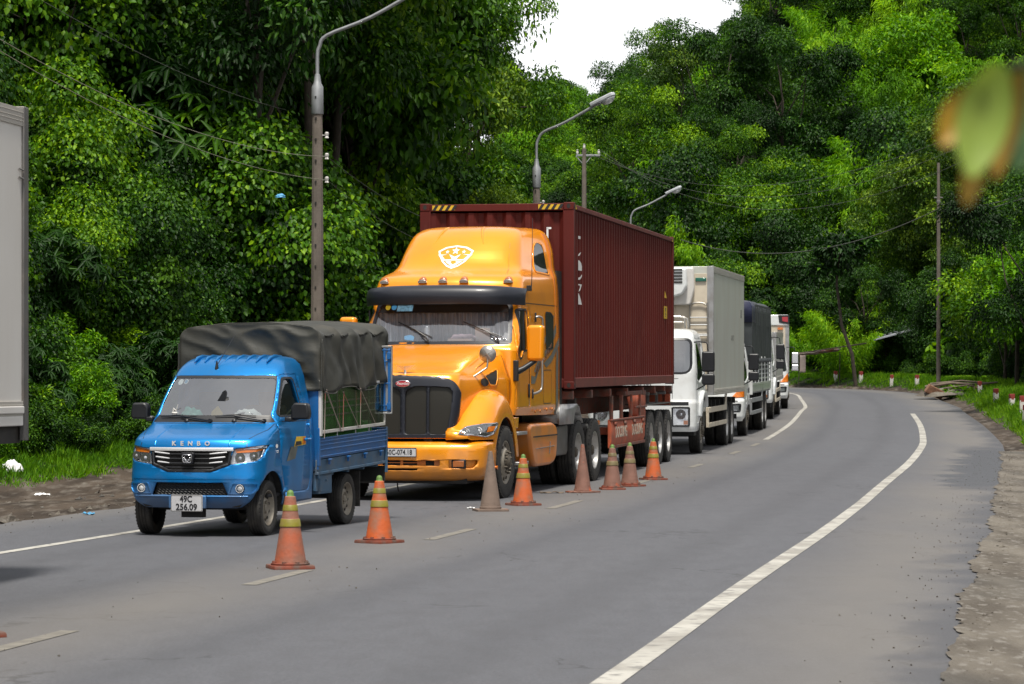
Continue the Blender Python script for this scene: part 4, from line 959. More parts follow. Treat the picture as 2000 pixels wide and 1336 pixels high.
dash_item("plastic_bag", lump(.20, .07, .16, 8), MT['paper'], "crumpled white plastic bag on the blue truck's dashboard", "bag", (.37, .27, 1.17))
mb = MB(); mb.prism([(-.10, 0), (.07, 0), (.10, .16), (.125, .34), (.11, .37), (.085, .355), (.0, .22), (-.06, .13)], 'Y', 0, .03)  # dark shape added for a break in the windscreen's reflection
o = dash_item("reflection_gap_wedge", mb, MT['plastic'], "dark pointed pennant standing on a yellow base behind the blue truck's windscreen", "wedge", (0.0, .27, 1.17))
mb = MB(); mb.prism([(-.08, .001), (.06, .001), (.085, .12), (.03, .20), (-.04, .14)], 'Y', -.008, -.001); q = mb.build("wedge_patch", MT['yellow'], o)
# ------------------------------------------------------------ orange-yellow bonneted tractor
def tractor():
    T = place("tractor_truck", -1.239, 39.965, 13.0, .012, zslope(42), label="orange-yellow bonneted tractor truck with a high sleeper roof and white shield emblem", cat="truck")
    OR = MT['orange']
    # ---- sleeper cab skin: z, yf, w, r, b, yb, wb
    H = Hull([(1.14, .66, 1.13, .10, .05, 3.62, 1.13), (1.30, .66, 1.165, .12, .05, 3.70, 1.17), (2.10, .66, 1.165, .12, .06, 3.70, 1.17), (2.19, .68, 1.165, .16, .12, 3.70, 1.17),
              (2.45, .80, 1.15, .18, .16, 3.70, 1.165), (2.78, .97, 1.12, .22, .18, 3.70, 1.16), (2.95, 1.02, 1.12, .26, .18, 3.70, 1.155), (3.08, 1.06, 1.10, .28, .18, 3.69, 1.15),
              (3.17, 1.13, 1.08, .30, .19, 3.69, 1.14), (3.23, 1.28, 1.04, .30, .20, 3.68, 1.135), (3.29, 1.50, .98, .34, .17, 3.68, 1.12), (3.36, 1.62, .95, .36, .15, 3.67, 1.10),
              (3.60, 1.85, .90, .38, .13, 3.66, 1.08), (3.80, 2.07, .85, .38, .12, 3.64, 1.03), (3.90, 2.24, .80, .38, .11, 3.62, .98), (3.955, 2.42, .73, .38, .10, 3.60, .92), (3.99, 2.68, .62, .36, .08, 3.56, .82), (4.0, 2.86, .5, .3, .06, 3.50, .7)])
    us, _ = H.lines(); us = us+[g*(2+.05*k) for k in range(1, 20) for g in (-1, 1)]
    vl = frange(1.14, 4.0, .06)+[3.97, 3.985, 3.11, 3.2, 3.26]
    ws = rpoly([(-1.07, 2.20), (1.07, 2.20), (1.00, 2.80), (-1.00, 2.80)], .06)
    gl = rpoly([(-1.02, 2.235), (1.02, 2.235), (.965, 2.78), (-.965, 2.78)], .07)
    win = rpoly([(.93, 2.02), (1.02, 1.99), (1.10, 2.0), (1.22, 2.10), (1.53, 2.12), (1.56, 2.70), (1.16, 2.70)], [.03, .03, .03, .03, .02, .04, .06])
    slp = rpoly([(2.72, 2.15), (3.20, 2.15), (3.28, 2.62), (3.12, 2.68), (2.76, 2.68)], .06)
    up = rpoly([(2.62, 3.30), (3.28, 3.28), (3.22, 3.72), (3.02, 3.76), (2.76, 3.62)], [.05, .03, .06, .12, .15])
    door = rpoly([(.76, 1.28), (1.66, 1.28), (1.66, 2.755), (1.10, 2.755), (.80, 2.05)], [.03, .03, .05, .08, .05])
    outer = [(-3, 1.14), (3, 1.14), (3, 4.0), (-3, 4.0)]
    outer = dens(outer, .2)
    mapped("body", outer, H, OR, T, [H.FX(ws), H.FY(door, 1), H.FY(door, -1)], us=us, vs_=vl, solid=.02, sharp=60)
    mb = MB(); H.cap(mb, 4.0); mb.build("roof_panel", OR, T)
    mb = MB(); bk = [H(3, z) for z in [1.14+2.86*k/30 for k in range(31)]]
    poly = [(p.x, p.z) for p in bk]+[(-p.x, p.z) for p in bk[::-1]]; mb.prism(poly, 'Y', 3.45, 3.5); mb.build("sleeper_back", MT['orangedust'], T)
    for g in (1, -1):
        d = mapped("door", H.FY(inset(door, .006), g), H, OR, T, [H.FY(win, g)], us=us, vs_=vl, solid=.03, sharp=60)
        mapped("window", H.FY(inset(win, -.01), g), H, MT['sideglass'], d, us=us, off=-.02)
        mapped("window_seal", H.FY(inset(win, -.02), g), H, MT['plastic'], d, [H.FY(inset(win, .012), g)], us=us, off=.003)
        mb = MB(); mb.bb(g*1.15, g*1.172, 1.235, 1.25, 2.1, 2.7); mb.build("window_divider", MT['plastic'], d)
        mb = MB(); mb.bb(g*1.168, g*1.186, 1.50, 1.58, 1.42, 1.62); mb.build("handle", MT['plastic'], d, bevel=.01)
        mapped("sleeper_window", H.FY(slp, g), H, MT['darkglass'], T, us=us, vs_=vl, off=.006)
        mapped("sleeper_window_seal", H.FY(inset(slp, -.02), g), H, MT['plastic'], T, [H.FY(inset(slp, .005), g)], us=us, vs_=vl, off=.009)
        mapped("upper_window", H.FY(up, g), H, MT['darkglass'], T, us=us, vs_=vl, off=.006)
        mapped("upper_window_seal", H.FY(inset(up, -.022), g), H, OR, T, [H.FY(inset(up, .003), g)], us=us, vs_=vl, off=.012, solid=.012)
        seamline("roof_seam", H, [H.fy(y, 2.80-.0*y, g) for y in frange(1.0, 3.7, .1)], T, .012)
        seamline("panel_seam", H, [H.fy(3.40, z, g) for z in frange(1.2, 2.8, .1)], T, .01)
        seamline("hatch_seam", H, H.FY(rpoly([(2.55, 1.32), (3.10, 1.32), (3.10, 1.82), (2.55, 1.82)], .06), g)+[H.fy(2.58, 1.32, g)], T, .012)
        seamline("roof_shell_seam", H, [H.fx(g*x, z) for x, z in ((.93, 3.06), (.90, 3.14), (.86, 3.22), (.82, 3.32), (.78, 3.5), (.75, 3.7), (.70, 3.88), (.62, 3.96))], T, .007, MT['orangedust'])
        # roof crease
        mb = MB(); mb.tube([H(*H.fx(g*(.50-.2*(z-3.4)/.5), z)) for z in (3.70, 3.80, 3.88, 3.93, 3.96)], [.006, .016, .024, .028, .02], 8, flat=.8); mb.build("roof_crease", OR, T, sharp=60)
        # grab rail
        x = g*1.17
        ctube("grab_rail", [(x, 2.0, 2.60), (x+g*.05, 2.03, 2.61), (x+g*.09, 2.07, 2.56), (x+g*.09, 2.07, 2.3), (x+g*.09, 2.05, 1.9), (x+g*.09, 2.02, 1.58), (x+g*.06, 1.94, 1.50), (x, 1.80, 1.47)], .018, MT['satin'], T)
        mb = MB(); mb.bb(x-g*.01, x+g*.012, 1.97, 2.03, 2.53, 2.67); mb.build('rail_mount', MT['plastic'], T, bevel=.01); mb = MB(); mb.bb(x-g*.01, x+g*.012, 1.77, 1.83, 1.40, 1.54); mb.build("rail_mount", MT['plastic'], T, bevel=.01)
        # door mirror: orange shell, black arm
        mz = 0 if g > 0 else .13
        mb = MB(); mb.prism(rpoly([(g*1.28, 1.95+mz), (g*1.52, 1.95+mz), (g*1.53, 2.47+mz), (g*1.28, 2.47+mz)], .06), 'Y', .90, 1.06); m_ = mb.build("mirror", OR, T, bevel=.05, segs=4)
        mb = MB(); mb.bb(g*1.30, g*1.50, 1.055, 1.065, 1.98+mz, 2.44+mz); mb.build("mirror_glass", MT['chrome'], m_)
        mb = MB(); mb.tube([(g*1.15, .80, 1.79), (g*1.24, .88, 1.84), (g*1.40, .98, 1.96)], [.05, .045, .035], 8); mb.bb(g*1.12, g*1.19, .73, .80, 1.66, 1.96); mb.build("mirror_arm", MT['plastic'], m_, bevel=.01)
        # skirt rivets
        mb = MB()
        for y in (1.95, 2.3, 2.75, 3.15): mb.lathe([(.022, 0), (.022, .02), (0, .022)], (g*1.165, y, 1.21+.02*(y > 2.5)), 'X', 8)
        mb.build("rivet", MT['orangedust'], T)
    # ---- cab windscreen
    mapped("windscreen_border", H.FX(inset(ws, -.015)), H, MT['visor'], T, [H.FX(gl)], us=us, vs_=vl, off=.002)
    mapped("windscreen", H.FX(inset(gl, -.005)), H, MT['wsglass2'], T, us=us, vs_=vl, off=-.006)
    def on(x, z, off=0): p = H(*H.fx(x, z)); return Vector((p.x, p.y-off, p.z))
    for x0, x1 in ((-.10, -.62), (.92, .36)):
        mb = MB(); mb.tube([on(x0-.02, 2.22, .02), on(x0-.05, 2.30, .05), on((x0+x1)/2, 2.42, .05)], [.016, .012, .008], 6); mb.tube([on(x0-.05, 2.23, .02), on(x0-.15, 2.32, .04)], .008, 5)
        mb.tube([on(x0+.02, 2.30, .02), on((x0+x1)/2, 2.41, .035), on(x1, 2.52, .02)], [.008, .014, .008], 6); mb.build("wiper", MT['plastic'], T)
    # interior: dash, pleated curtain, seats
    mb = MB(); mb.bb(-1.05, 1.05, .95, 1.35, 1.5, 2.22); mb.bb(-1.1, 1.1, .8, 3.4, 1.3, 1.36); mb.build("dashboard", MT['interior'], T, bevel=.04)
    mb = MB(); mb.grid(lambda u, v: (-1.06+2.12*u, 1.26+.035*math.sin(u*2*PI*26)+.02*math.sin(u*2*PI*7+v), 1.6+1.2*v), 260, 3); mb.build("curtain", MT['curtain'], T, sharp=None)
    mb = MB(); mb.bb(-1.0, 1.0, 1.15, 1.18, 2.66, 2.80); mb.build("sun_strip", MT['interior'], T)
    for (cx, cz, r_, m2) in ((-.84, 2.745, .042, 'yellow'), (-.74, 2.745, .042, 'blueplastic')): mapped("windscreen_sticker", H.FX(circ(cx, cz, r_)), H, MT[m2], T, off=-.010, du=9, dv=9)
    mapped("windscreen_sticker", H.FX([(-.69, 2.685), (-.44, 2.685), (-.43, 2.80), (-.68, 2.80)]), H, mat("blue_permit", (.22, .42, .55), .5, var=.5, vs=30), T, off=-.010, du=9, dv=9)
    mapped("windscreen_sticker", H.FX(rpoly([(-.50, 2.27), (-.36, 2.25), (-.35, 2.31), (-.42, 2.34), (-.51, 2.32)], .01)), H, MT['blueplastic'], T, off=-.010, du=9, dv=9)
    # visor
    mb = MB(); N = 40
    prof = [(0, 0), (-.03, .10), (-.015, .19), (.05, .255), (.14, .275), (.16, .24), (.08, .20), (.04, .10), (.05, .0)]
    for i in range(N+1):
        t = -1+2*i/N; x = 1.19*t; e = abs(t)**4; yb = .62+.16*t*t+.42*abs(t)**7; s_ = 1-.10*e; zc = 2.775-.015*t*t
        for (dy, dz) in prof: mb.v.append((x, yb+dy, zc+dz*s_))
    n = len(prof)
    for i in range(N):
        for k in range(n): k2 = (k+1) % n; mb.f.append((i*n+k, i*n+k2, (i+1)*n+k2, (i+1)*n+k))
    mb.f += [tuple(range(n)), tuple(range(N*n, N*n+n))]
    mb.build("sun_visor", MT['visor'], T, sharp=50)
    # five marker lamps
    for x in (-.93, -.31, 0, .31, .93):
        p = on(x, 3.11, 0); mb = MB()
        mb.grid(lambda u, v, p=p: (p.x+.062*(1-.25*v)*math.cos(PI*u), p.y-.05+.22*v, p.z+.005+.085*math.sin(PI*u)*math.sqrt(max(0, 1-(1-v)**6))*(1-.35*v)), 10, 8)
        l = mb.build("marker_lamp", MT['amberdull'], T, sharp=None, solid=.01)
        mb = MB(); mb.prism([(p.x+.065*math.cos(PI*k/8), p.z+.0+.03*math.sin(PI*k/8)) for k in range(9)], 'Y', p.y-.06, p.y-.045); mb.bb(p.x-.065, p.x+.065, p.y-.055, p.y+.10, p.z-.02, p.z+.004); mb.build("lamp_base", MT['satin'], l, bevel=.004)
    # emblem on the roof front
    def em(poly, holes=(), nm="emblem"):
        pl = [(x, 3.5+z) for x, z in poly]
        mapped(nm, H.FX(pl, .03) if not holes else H.FX(pl, .03), H, MT['decal'], T, [H.FX([(x, 3.5+z) for x, z in h], .03) for h in holes], us=us, vs_=vl, off=.005, dv=.05)
    S = 1
    outer_s = [(-.27, .085), (-.16, .145), (0, .17), (.16, .145), (.27, .085), (.245, .02), (.18, -.08), (.09, -.155), (0, -.19), (-.09, -.155), (-.18, -.08), (-.245, .02)]
    em(outer_s, [[(x*.88, z*.86) for x, z in outer_s]])
    def star(cx, cz, r_): return [(cx+(r_ if k % 2 == 0 else r_*.42)*math.sin(2*PI*k/10), cz+(r_ if k % 2 == 0 else r_*.42)*math.cos(2*PI*k/10)) for k in range(10)][::-1]
    em(star(0, .085, .062)); em(star(-.125, .07, .033)); em(star(.125, .07, .033))
    for g in (1, -1):
        for q in ([(.26, .03), (.12, .03), (.20, .015), (.14, -.045), (.03, -.045), (.09, .035), (.0, -.005), (.0, -.062), (.185, -.062)], [(.13, -.075), (.0, -.165), (.0, -.125), (.045, -.095), (.03, -.075)]):
            em([(g*x, z) for x, z in q] if g > 0 else [(-x, z) for x, z in q][::-1])
    # ---- bonnet
    B = Hull([(.88, -1.17, .70, .10, .05, .72, 1.0), (1.3, -1.16, .755, .10, .06, .72, 1.08), (1.53, -1.15, .765, .12, .07, .72, 1.10), (1.68, -1.13, .755, .15, .08, .72, 1.09), (1.75, -1.10, .74, .18, .085, .73, 1.07), (1.79, -1.0, .735, .20, .09, .73, 1.06),
              (1.86, -.70, .74, .22, .10, .73, 1.04), (1.95, -.36, .765, .24, .10, .74, 1.02), (2.05, .04, .80, .27, .09, .76, 1.0), (2.13, .36, .82, .29, .07, .78, .97), (2.185, .62, .82, .3, .05, .86, .93), (2.20, .74, .80, .3, .04, .92, .90)])
    bu, _ = B.lines(); bu += [g*(2+.08*k) for k in range(1, 12) for g in (-1, 1)]; bv = frange(.88, 2.2, .03)+[1.735, 1.765, 1.78]
    gr = rpoly([(-.66, .89), (.66, .89), (.745, 1.2), (.765, 1.53), (.68, 1.675), (.45, 1.722), (-.45, 1.722), (-.68, 1.675), (-.765, 1.53), (-.745, 1.2)], [.03, .03, .1, .12, .10, .08, .08, .1, .12, .1])
    bo = mapped("bonnet", dens([(-3, .88), (3, .88), (3, 2.2), (-3, 2.2)], .15), B, OR, T, [B.FX(gr, .05)], us=bu, vs_=bv, solid=.015, sharp=60)
    mb = MB(); B.cap(mb, 2.2); mb.build("bonnet_top", OR, T)
    m1 = [rpoly([(g*.37, .935), (g*.60, .935), (g*.665, 1.25), (g*.685, 1.53), (g*.62, 1.585), (g*.37, 1.60)][::g], .045) for g in (1, -1)]
    m2 = [rpoly([(g*.035, .935), (g*.33, .935), (g*.33, 1.60), (g*.17, 1.60), (g*.035, 1.53)][::g], .045) for g in (1, -1)]
    g0 = mapped("grille_surround", B.FX(inset(gr, -.006), .05), B, MT['visor'], T, [B.FX(h_, .05) for h_ in m1+m2], us=bu, vs_=bv, off=.022, solid=.02, sharp=50)
    for h_ in m1+m2: mapped("grille_mesh", B.FX(inset(h_, -.01), .05), B, MT['mesh'], g0, us=bu, vs_=bv, off=-.012)
    p = B(*B.fx(0, 1.635)); mb = MB(); mb.prism(circ(p.x, p.z, .108, 28, .047), 'Y', p.y-.045, p.y-.02); bd = mb.build("badge", MT['chrome'], g0, bevel=.006)
    mb = MB(); mb.prism(circ(p.x, p.z, .100, 28, .040), 'Y', p.y-.049, p.y-.04); mb.build("badge_face", MT['red'], bd)
    text("lettering", "Peterbilt", .062, MT['decal'], bd, (p.x, p.y-.0495, p.z), FRONT, .0015, .80, shear=.35)
    # bonnet ornament: a winged bar
    mb = MB(); q = (0, -1.0, 1.80); mb.tube([(0, -1.05, 1.75), (0, -1.05, 1.86)], [.022, .016], 8)
    mb.add([(-.145, -1.03, 1.895), (0, -1.11, 1.87), (.145, -1.03, 1.895), (.10, -1.0, 1.868), (0, -1.0, 1.85), (-.10, -1.0, 1.868), (0, -1.05, 1.80)], [(0, 1, 4, 5), (1, 2, 3, 4), (0, 1, 6), (1, 2, 6), (2, 3, 6), (3, 4, 6), (4, 5, 6), (5, 0, 6)])
    mb.build("bonnet_ornament", MT['brightbar'], T)
    for g in (1, -1):
        # crease on the bonnet, side vent, round intake
        v1 = rpoly([(0.004, 1.609), (0.192, 1.604), (0.382, 1.828), (-0.113, 1.733)], .03)
        mapped("side_vent", B.FY(v1, g), B, MT['chassis'], bo, us=bu, vs_=bv, off=.006)
        mapped("side_vent_rim", B.FY(inset(v1, -.016), g), B, OR, bo, [B.FY(inset(v1, .006), g)], us=bu, vs_=bv, off=.012, solid=.012)
        mapped("intake", B.FY(circ(-0.183, 1.647, .13, 20, .055), g), B, MT['chassis'], bo, us=bu, vs_=bv, off=.016)
        seamline("bonnet_seam", B, [B.fy(.66, z, g) for z in frange(.95, 2.15, .06)], T, .012)
        mb = MB(); mb.tube([B(*B.fy(y, z, g)) for y, z in ((.6, 2.03), (.35, 1.985), (.1, 1.93), (-.15, 1.86), (-.35, 1.80))], [.004, .014, .018, .012, .003], 8); mb.build("crease", OR, bo, sharp=60)
    for g in (1, -1):   # convex mirrors on stalks
        x0 = g*.64
        s_ = ctube("bonnet_mirror_stalk", [(x0+g*.10, -.62, 1.43), (x0+g*.07, -.60, 1.50), (x0+g*.07, -.58, 1.60), (x0+g*.10, -.52, 1.66), (x0+g*.30, -.34, 1.82), (x0+g*.345, -.30, 1.87), (x0+g*.35, -.28, 2.02)], .014, MT['satin'], T)
        mb = MB(); mb.lathe([(.005, -.05), (.06, -.045), (.115, -.02), (.122, .0), (.115, .012), (0, .012)], (x0+g*.345, -.26, 2.045), 'Y', 28)
        for a in (.5, 2.2, 3.7, 5.4): mb.tube([(x0+g*.345, -.315, 2.045), (x0+g*.345+.085*math.cos(a), -.30, 2.045+.085*math.sin(a))], .005, 5)
        mb.build("bonnet_mirror", MT['satin'], s_, sharp=50)
        mb = MB(); mb.box((x0+g*.10, -.63, 1.46), (.035, .03, .13)); mb.build("stalk_clamp", MT['satin'], s_, bevel=.006)
    # ---- fenders, lofted over the front wheels
    top = pchip([-1.20, -1.08, -.92, -.70, -.40, -.12, .15, .45, .66, .78], [.98, 1.06, 1.17, 1.32, 1.50, 1.56, 1.54, 1.42, 1.22, .98])
    ox = pchip([-1.20, -1.10, -.95, -.75, -.5, .78], [.93, 1.01, 1.09, 1.15, 1.19, 1.19])
    ix = pchip([-1.20, -.9, -.5, 0, .78], [.62, .66, .74, .86, .98])
    def zlow(y):
        if y < -.64: return .86 if y > -1.19 else .88
        return max(.58, .52+math.sqrt(max(0, .64**2-y*y)))
    fys = frange(-1.2, .78, .045); fys = [-1.2]+fys+[.78]
    for g in (1, -1):
        mb = MB(); NS = 22; vv = []
        for y in fys:
            tz, xo, xi, zl = top(y), ox(y), ix(y), zlow(y)
            zl = min(zl, tz-.03)
            for k in range(NS+1):
                t = k/NS
                if t < .72:
                    a = PI/2*t/.72; n_ = 2.6; c_, s_ = math.sin(a)**(2/n_), math.cos(a)**(2/n_); hh = max(.02, min(tz-zl-.02, .42)); x = xi+(xo-xi)*c_; z = tz-hh*(1-s_)
                else:
                    z = (tz-max(.02, min(tz-zl-.02, .42))); z = z+(zl-z)*(t-.72)/.28; x = xo
                vv.append((g*x, y, z))
        n = NS+1; mb.add(vv, [(j*n+i, j*n+i+1, (j+1)*n+i+1, (j+1)*n+i) for j in range(len(fys)-1) for i in range(NS)])
        # nose of the fender
        first = [q for q in vv[:n]]; mb.add(first+[(g*.62, -1.20, .86)], [tuple(range(n+1))])
        fe = mb.build("fender", OR, T, sharp=55, solid=.02)
        tr = bvh_of(fe)
        hl = rpoly([(g*.80, .945), (g*1.05, .915), (g*1.10, .90), (g*1.155, .935), (g*1.19, 1.08), (g*1.06, 1.065), (g*.87, 1.02)][::g], .012)
        # lamp shell sits proud of the fender
        h_ = decal("headlight", hl, tr, 'Y', MT['lensdark'], fe, off=.012, step=.03, solid=.02)
        decal("bezel", inset(hl, -.008), tr, 'Y', MT['chrome'], fe, off=.016, step=.03, holes=[inset(hl, .006)], solid=.016)
        for cx, cz, rr in ((.905, .975, .036), (1.04, .985, .044)):
            w_ = tr.ray_cast(Vector((g*cx, -9, cz)), Vector((0, 1, 0)))[0]
            if w_ is None: continue
            mb = MB(); mb.lathe([(rr*1.15, -.01), (rr, -.03), (rr*.7, -.015), (rr*.45, -.03), (0, -.036)], tuple(w_), 'Y', 20); mb.build("reflector", MT['lens'], h_)
        decal("indicator", [(g*1.10, .96), (g*1.15, .975), (g*1.165, 1.04), (g*1.11, 1.03)][::g], tr, 'Y', MT['amber'], h_, off=.03, step=.03)
        mb = MB(); prof = [(.62*math.cos(t), .52+.62*math.sin(t)) for t in [PI*k/16 for k in range(17)]]
        for i in range(16): (y0, z0), (y1, z1) = prof[i], prof[i+1]; mb.add([(g*1.16, y0, z0), (g*1.16, y1, z1), (g*.70, y1, z1), (g*.70, y0, z0)], [(0, 1, 2, 3)])
        mb.build("wheel_housing", MT['chassis'], T)
    # ---- bumper
    Q = Hull([(.30, -1.23, 1.02, .25, .10, -.62, 1.12), (.38, -1.33, 1.10, .28, .12, -.60, 1.16), (.50, -1.36, 1.14, .30, .12, -.58, 1.175), (.72, -1.35, 1.15, .30, .12, -.57, 1.18), (.79, -1.32, 1.15, .30, .12, -.57, 1.18), (.835, -1.24, 1.12, .28, .10, -.57, 1.17)])
    qu, _ = Q.lines(); qv = frange(.30, .835, .03)
    slot = rpoly([(-.42, .505), (.56, .505), (.56, .595), (-.42, .595)], .02); fogp = [rpoly([(g*.68, .47), (g*1.0, .47), (g*1.06, .53), (g*1.06, .585), (g*.68, .60)][::g], .02) for g in (1, -1)]
    step = rpoly([(-.24, .44), (.24, .44), (.26, .475), (-.26, .475)], .008)
    bp = mapped("bumper", dens([(-3, .30), (3, .30), (3, .835), (-3, .835)], .15), Q, OR, T, [Q.FX(slot), Q.FX(fogp[0]), Q.FX(fogp[1]), Q.FX(step)], us=qu, vs_=qv, solid=.02, sharp=50)
    mb = MB(); Q.cap(mb, .835); mb.build("bumper_top", OR, bp)
    mapped("bumper_recess", Q.FX(inset(slot, -.02)), Q, MT['orangedust'], bp, [Q.FX(q_) for q_ in ([(-.26, .515), (.0, .515), (.0, .545), (-.26, .545)], [(-.26, .555), (.0, .555), (.0, .585), (-.26, .585)], [(.04, .515), (.24, .515), (.24, .545), (.04, .545)], [(.04, .555), (.24, .555), (.24, .585), (.04, .585)], [(.36, .51), (.48, .51), (.48, .59), (.36, .59)])], us=qu, vs_=qv, off=-.05)
    for q_ in (slot, step): mapped("bumper_recess", Q.FX(inset(q_, -.03)), Q, MT['chassis'], bp, us=qu, vs_=qv, off=-.08)
    for g in (1, -1):
        mapped("bumper_recess", Q.FX(inset(fogp[0 if g > 0 else 1], -.02)), Q, OR, bp, us=qu, vs_=qv, off=-.05)
        p = Q(*Q.fx(g*.81, .535)); mb = MB(); mb.box((p.x, p.y+.03, p.z), (.20, .05, .125)); fl = mb.build("fog_lamp", MT['plastic'], bp, bevel=.008); fl.rotation_euler = (0, 0, 0)
        mb = MB(); mb.box((p.x, p.y+.003, p.z), (.155, .012, .085)); mb.build("lens", MT['amberdull'], fl, bevel=.006)
        mb = MB(); mb.lathe([(.02, 0), (.02, .03), (.03, .04), (0, .045)], (g*1.17, -.62, .47), 'X', 12); mb.build("side_marker", MT['amber'], bp)
    p = Q(*Q.fx(0, .69)); mb = MB(); mb.prism(rpoly([(-.245, .632), (.245, .632), (.245, .755), (-.245, .755)], .01), 'Y', p.y-.02, p.y-.004); pl = mb.build("number_plate", MT['plate'], T, bevel=.003)
    mapped("plate_rim", rpoly([(-.247, .630), (.247, .630), (.247, .757), (-.247, .757)], .01), lambda a, z: Vector((a, p.y-.023, z)), MT['ink'], pl, [rpoly([(-.238, .639), (.238, .639), (.238, .748), (-.238, .748)], .01)], du=9, dv=9)
    text("plate_number", "60C-074.18", .098, MT['ink'], pl, (0, p.y-.0225, .6925), FRONT, .001, .80, bold=.001)
    mb = MB(); mb.bb(-.9, .9, -1.15, -.7, .26, .33); mb.bb(-.40, -.28, -1.1, 7.2, .62, .88); mb.bb(.28, .40, -1.1, 7.2, .62, .88); mb.bb(-.9, .9, -.08, .08, .40, .52)
    mb.bb(-.5, .5, -.9, .9, .45, 1.6); mb.bb(-.55, .55, 3.6, 7.1, .95, 1.0); mb.lathe([(.1, -.9), (.1, .9)], (0, 5.0, .52), 'X', 12); mb.lathe([(.1, -.9), (.1, .9)], (0, 6.2, .52), 'X', 12)
    mb.bb(-.45, .45, 4.9, 6.4, 1.0, 1.28); mb.tube([(-.12, -1.0, .33), (-.12, -1.02, .22), (-.10, -1.03, .14)], .01, 5)
    mb.build("chassis", MT['chassis'], T)
    mb = MB()
    for g in (1, -1): mb.bb(g*.85, g*.95, -.62, -.2, .28, .42)
    for g in (1, -1): wheel(T, g*1.06, 0, .52, .27, .30, 'front', R(-1)); 
    for g in (1, -1):
        for y in (5.07, 6.40): wheel(T, g*1.06, y, .52, .27, .30, 'dual', 0, twin=True)
        # lower cab skirt, steps and side fairing
        mb = MB(); mb.prism(rpoly([(.66, .98), (.98, .98), (1.02, 1.14), (.66, 1.14)], .02), 'X', g*1.0, g*1.14); mb.build("step_riser", OR, T, bevel=.01)
        mb = MB(); mb.bb(g*.86, g*1.155, .92, 1.52, .88, .93); mb.build('cab_step', MT['alu'], T, bevel=.008); mb = MB(); mb.bb(g*.86, g*1.155, 1.0, 1.6, .44, .49); mb.build("cab_step", MT['alu'], T, bevel=.008)
        mb = MB(); mb.bb(g*.84, g*.90, .92, 1.9, .49, .88); mb.build("step_panel", MT['steel'], T)
        mb = MB(); pr = [(1.92, .42), (1.78, .60), (1.66, .80), (1.60, .98), (1.75, 1.03), (3.25, 1.03), (3.50, .97), (3.58, .86), (3.50, .52), (3.36, .42), (3.1, .385), (2.1, .385)]
        mb.prism(rpoly(pr, .10, 6), 'X', g*.62, g*1.17); tk = mb.build("side_fairing", MT['orangedust'], T, bevel=.05, segs=4)
        for zz_ in (.835,):
            mb = MB(); mb.bb(g*1.168, g*1.176, 1.85, 3.52, zz_-.01, zz_+.01); mb.build("fairing_groove", MT['chassis'], tk)
        mb = MB(); mb.tube([(g*1.172, 2.0, .655), (g*1.172, 3.3, .67)], .006, 5); mb.tube([(g*1.172, 3.0, .74), (g*1.172, 2.95, .56)], .010, 5); mb.build("hatch_trim", MT['steel'], tk)
        # rear quarter fender with flat toolbox front
        mb = MB(); pr = [(3.62, .55), (3.60, 1.22), (3.75, 1.30), (4.95, 1.30), (5.15, 1.22), (5.25, 1.10), (5.22, 1.10), (5.10, 1.19), (4.93, 1.26), (4.6, 1.26), (4.5, .55)]
        mb.prism([(3.55, .96), (4.55, .96), (4.55, .55), (4.45, .50), (3.65, .50), (3.55, .60)], 'X', g*.70, g*1.12); mb.build("battery_box", MT['steel'], T, bevel=.02)
        mb = MB(); N = 14; prof = [(3.58, 1.0), (3.60, 1.24), (3.75, 1.29), (4.9, 1.29), (5.08, 1.24), (5.25, 1.10), (5.40, .98)]
        for i in range(len(prof)-1): (y0, z0), (y1, z1) = prof[i], prof[i+1]; mb.add([(g*1.19, y0, z0), (g*1.19, y1, z1), (g*.60, y1, z1), (g*.60, y0, z0)], [(0, 1, 2, 3)])
        mb.add([(g*1.185, 3.55, .98), (g*1.185, 4.62, .98), (g*1.185, 4.75, 1.15), (g*1.185, 5.0, 1.27), (g*1.185, 4.9, 1.29), (g*1.185, 3.75, 1.29), (g*1.185, 3.57, 1.24)], [tuple(range(7))])
        mb.build("rear_fender", MT['alu'], T, solid=.012, sharp=40)
        mb = MB(); mb.lathe([(.04, -.05), (.04, .05)], (g*1.15, 5.73, .92), 'X', 10); mb.build("hub_light", MT['steel'], T)
    # livery stripes and lettering on the right-hand flank
    for q_ in ([(1.70, 1.62), (1.95, 1.62), (2.45, 1.98), (3.02, 2.12), (3.46, 2.40), (3.46, 2.52), (2.90, 2.20), (2.3, 1.98), (1.96, 1.72), (1.72, 1.74)], [(2.0, 1.78), (2.36, 2.02), (3.10, 2.52), (3.40, 2.66), (3.10, 2.60), (2.3, 2.06), (1.90, 1.80)],
               [(3.43, 1.15), (3.56, 1.15), (3.60, 2.1), (3.50, 2.2), (3.42, 1.9)], [(2.55, 1.92), (3.1, 2.06), (3.64, 2.32), (3.64, 2.20), (3.1, 1.94), (2.75, 1.86)]):
        mapped("livery_stripe", H.FY(q_), H, MT['silverstripe'], T, us=us, vs_=vl, off=.004)
    t = text("lettering", "GOLDEN SUNNY", .15, MT['stripetext'], T, (1.176, 2.55, 1.98), (R(90), 0, R(90)), .001, 1.0, shear=.3); t.rotation_euler = (Matrix.Rotation(R(90), 3, 'Z') @ Matrix.Rotation(R(90), 3, 'X') @ Matrix.Rotation(R(19), 3, 'Z')).to_euler()
    # aerials and the raised bits above the sleeper
    for g in (1,):
        mb = MB(); mb.box((g*1.16, 1.62, 3.02), (.06, .10, .08)); mb.tube([(g*1.19, 1.62, 3.0), (g*1.19, 1.66, 3.12), (g*1.19, 1.72, 4.05)], [.01, .007, .004], 6); mb.build("aerial", MT['plastic'], T, bevel=.004)
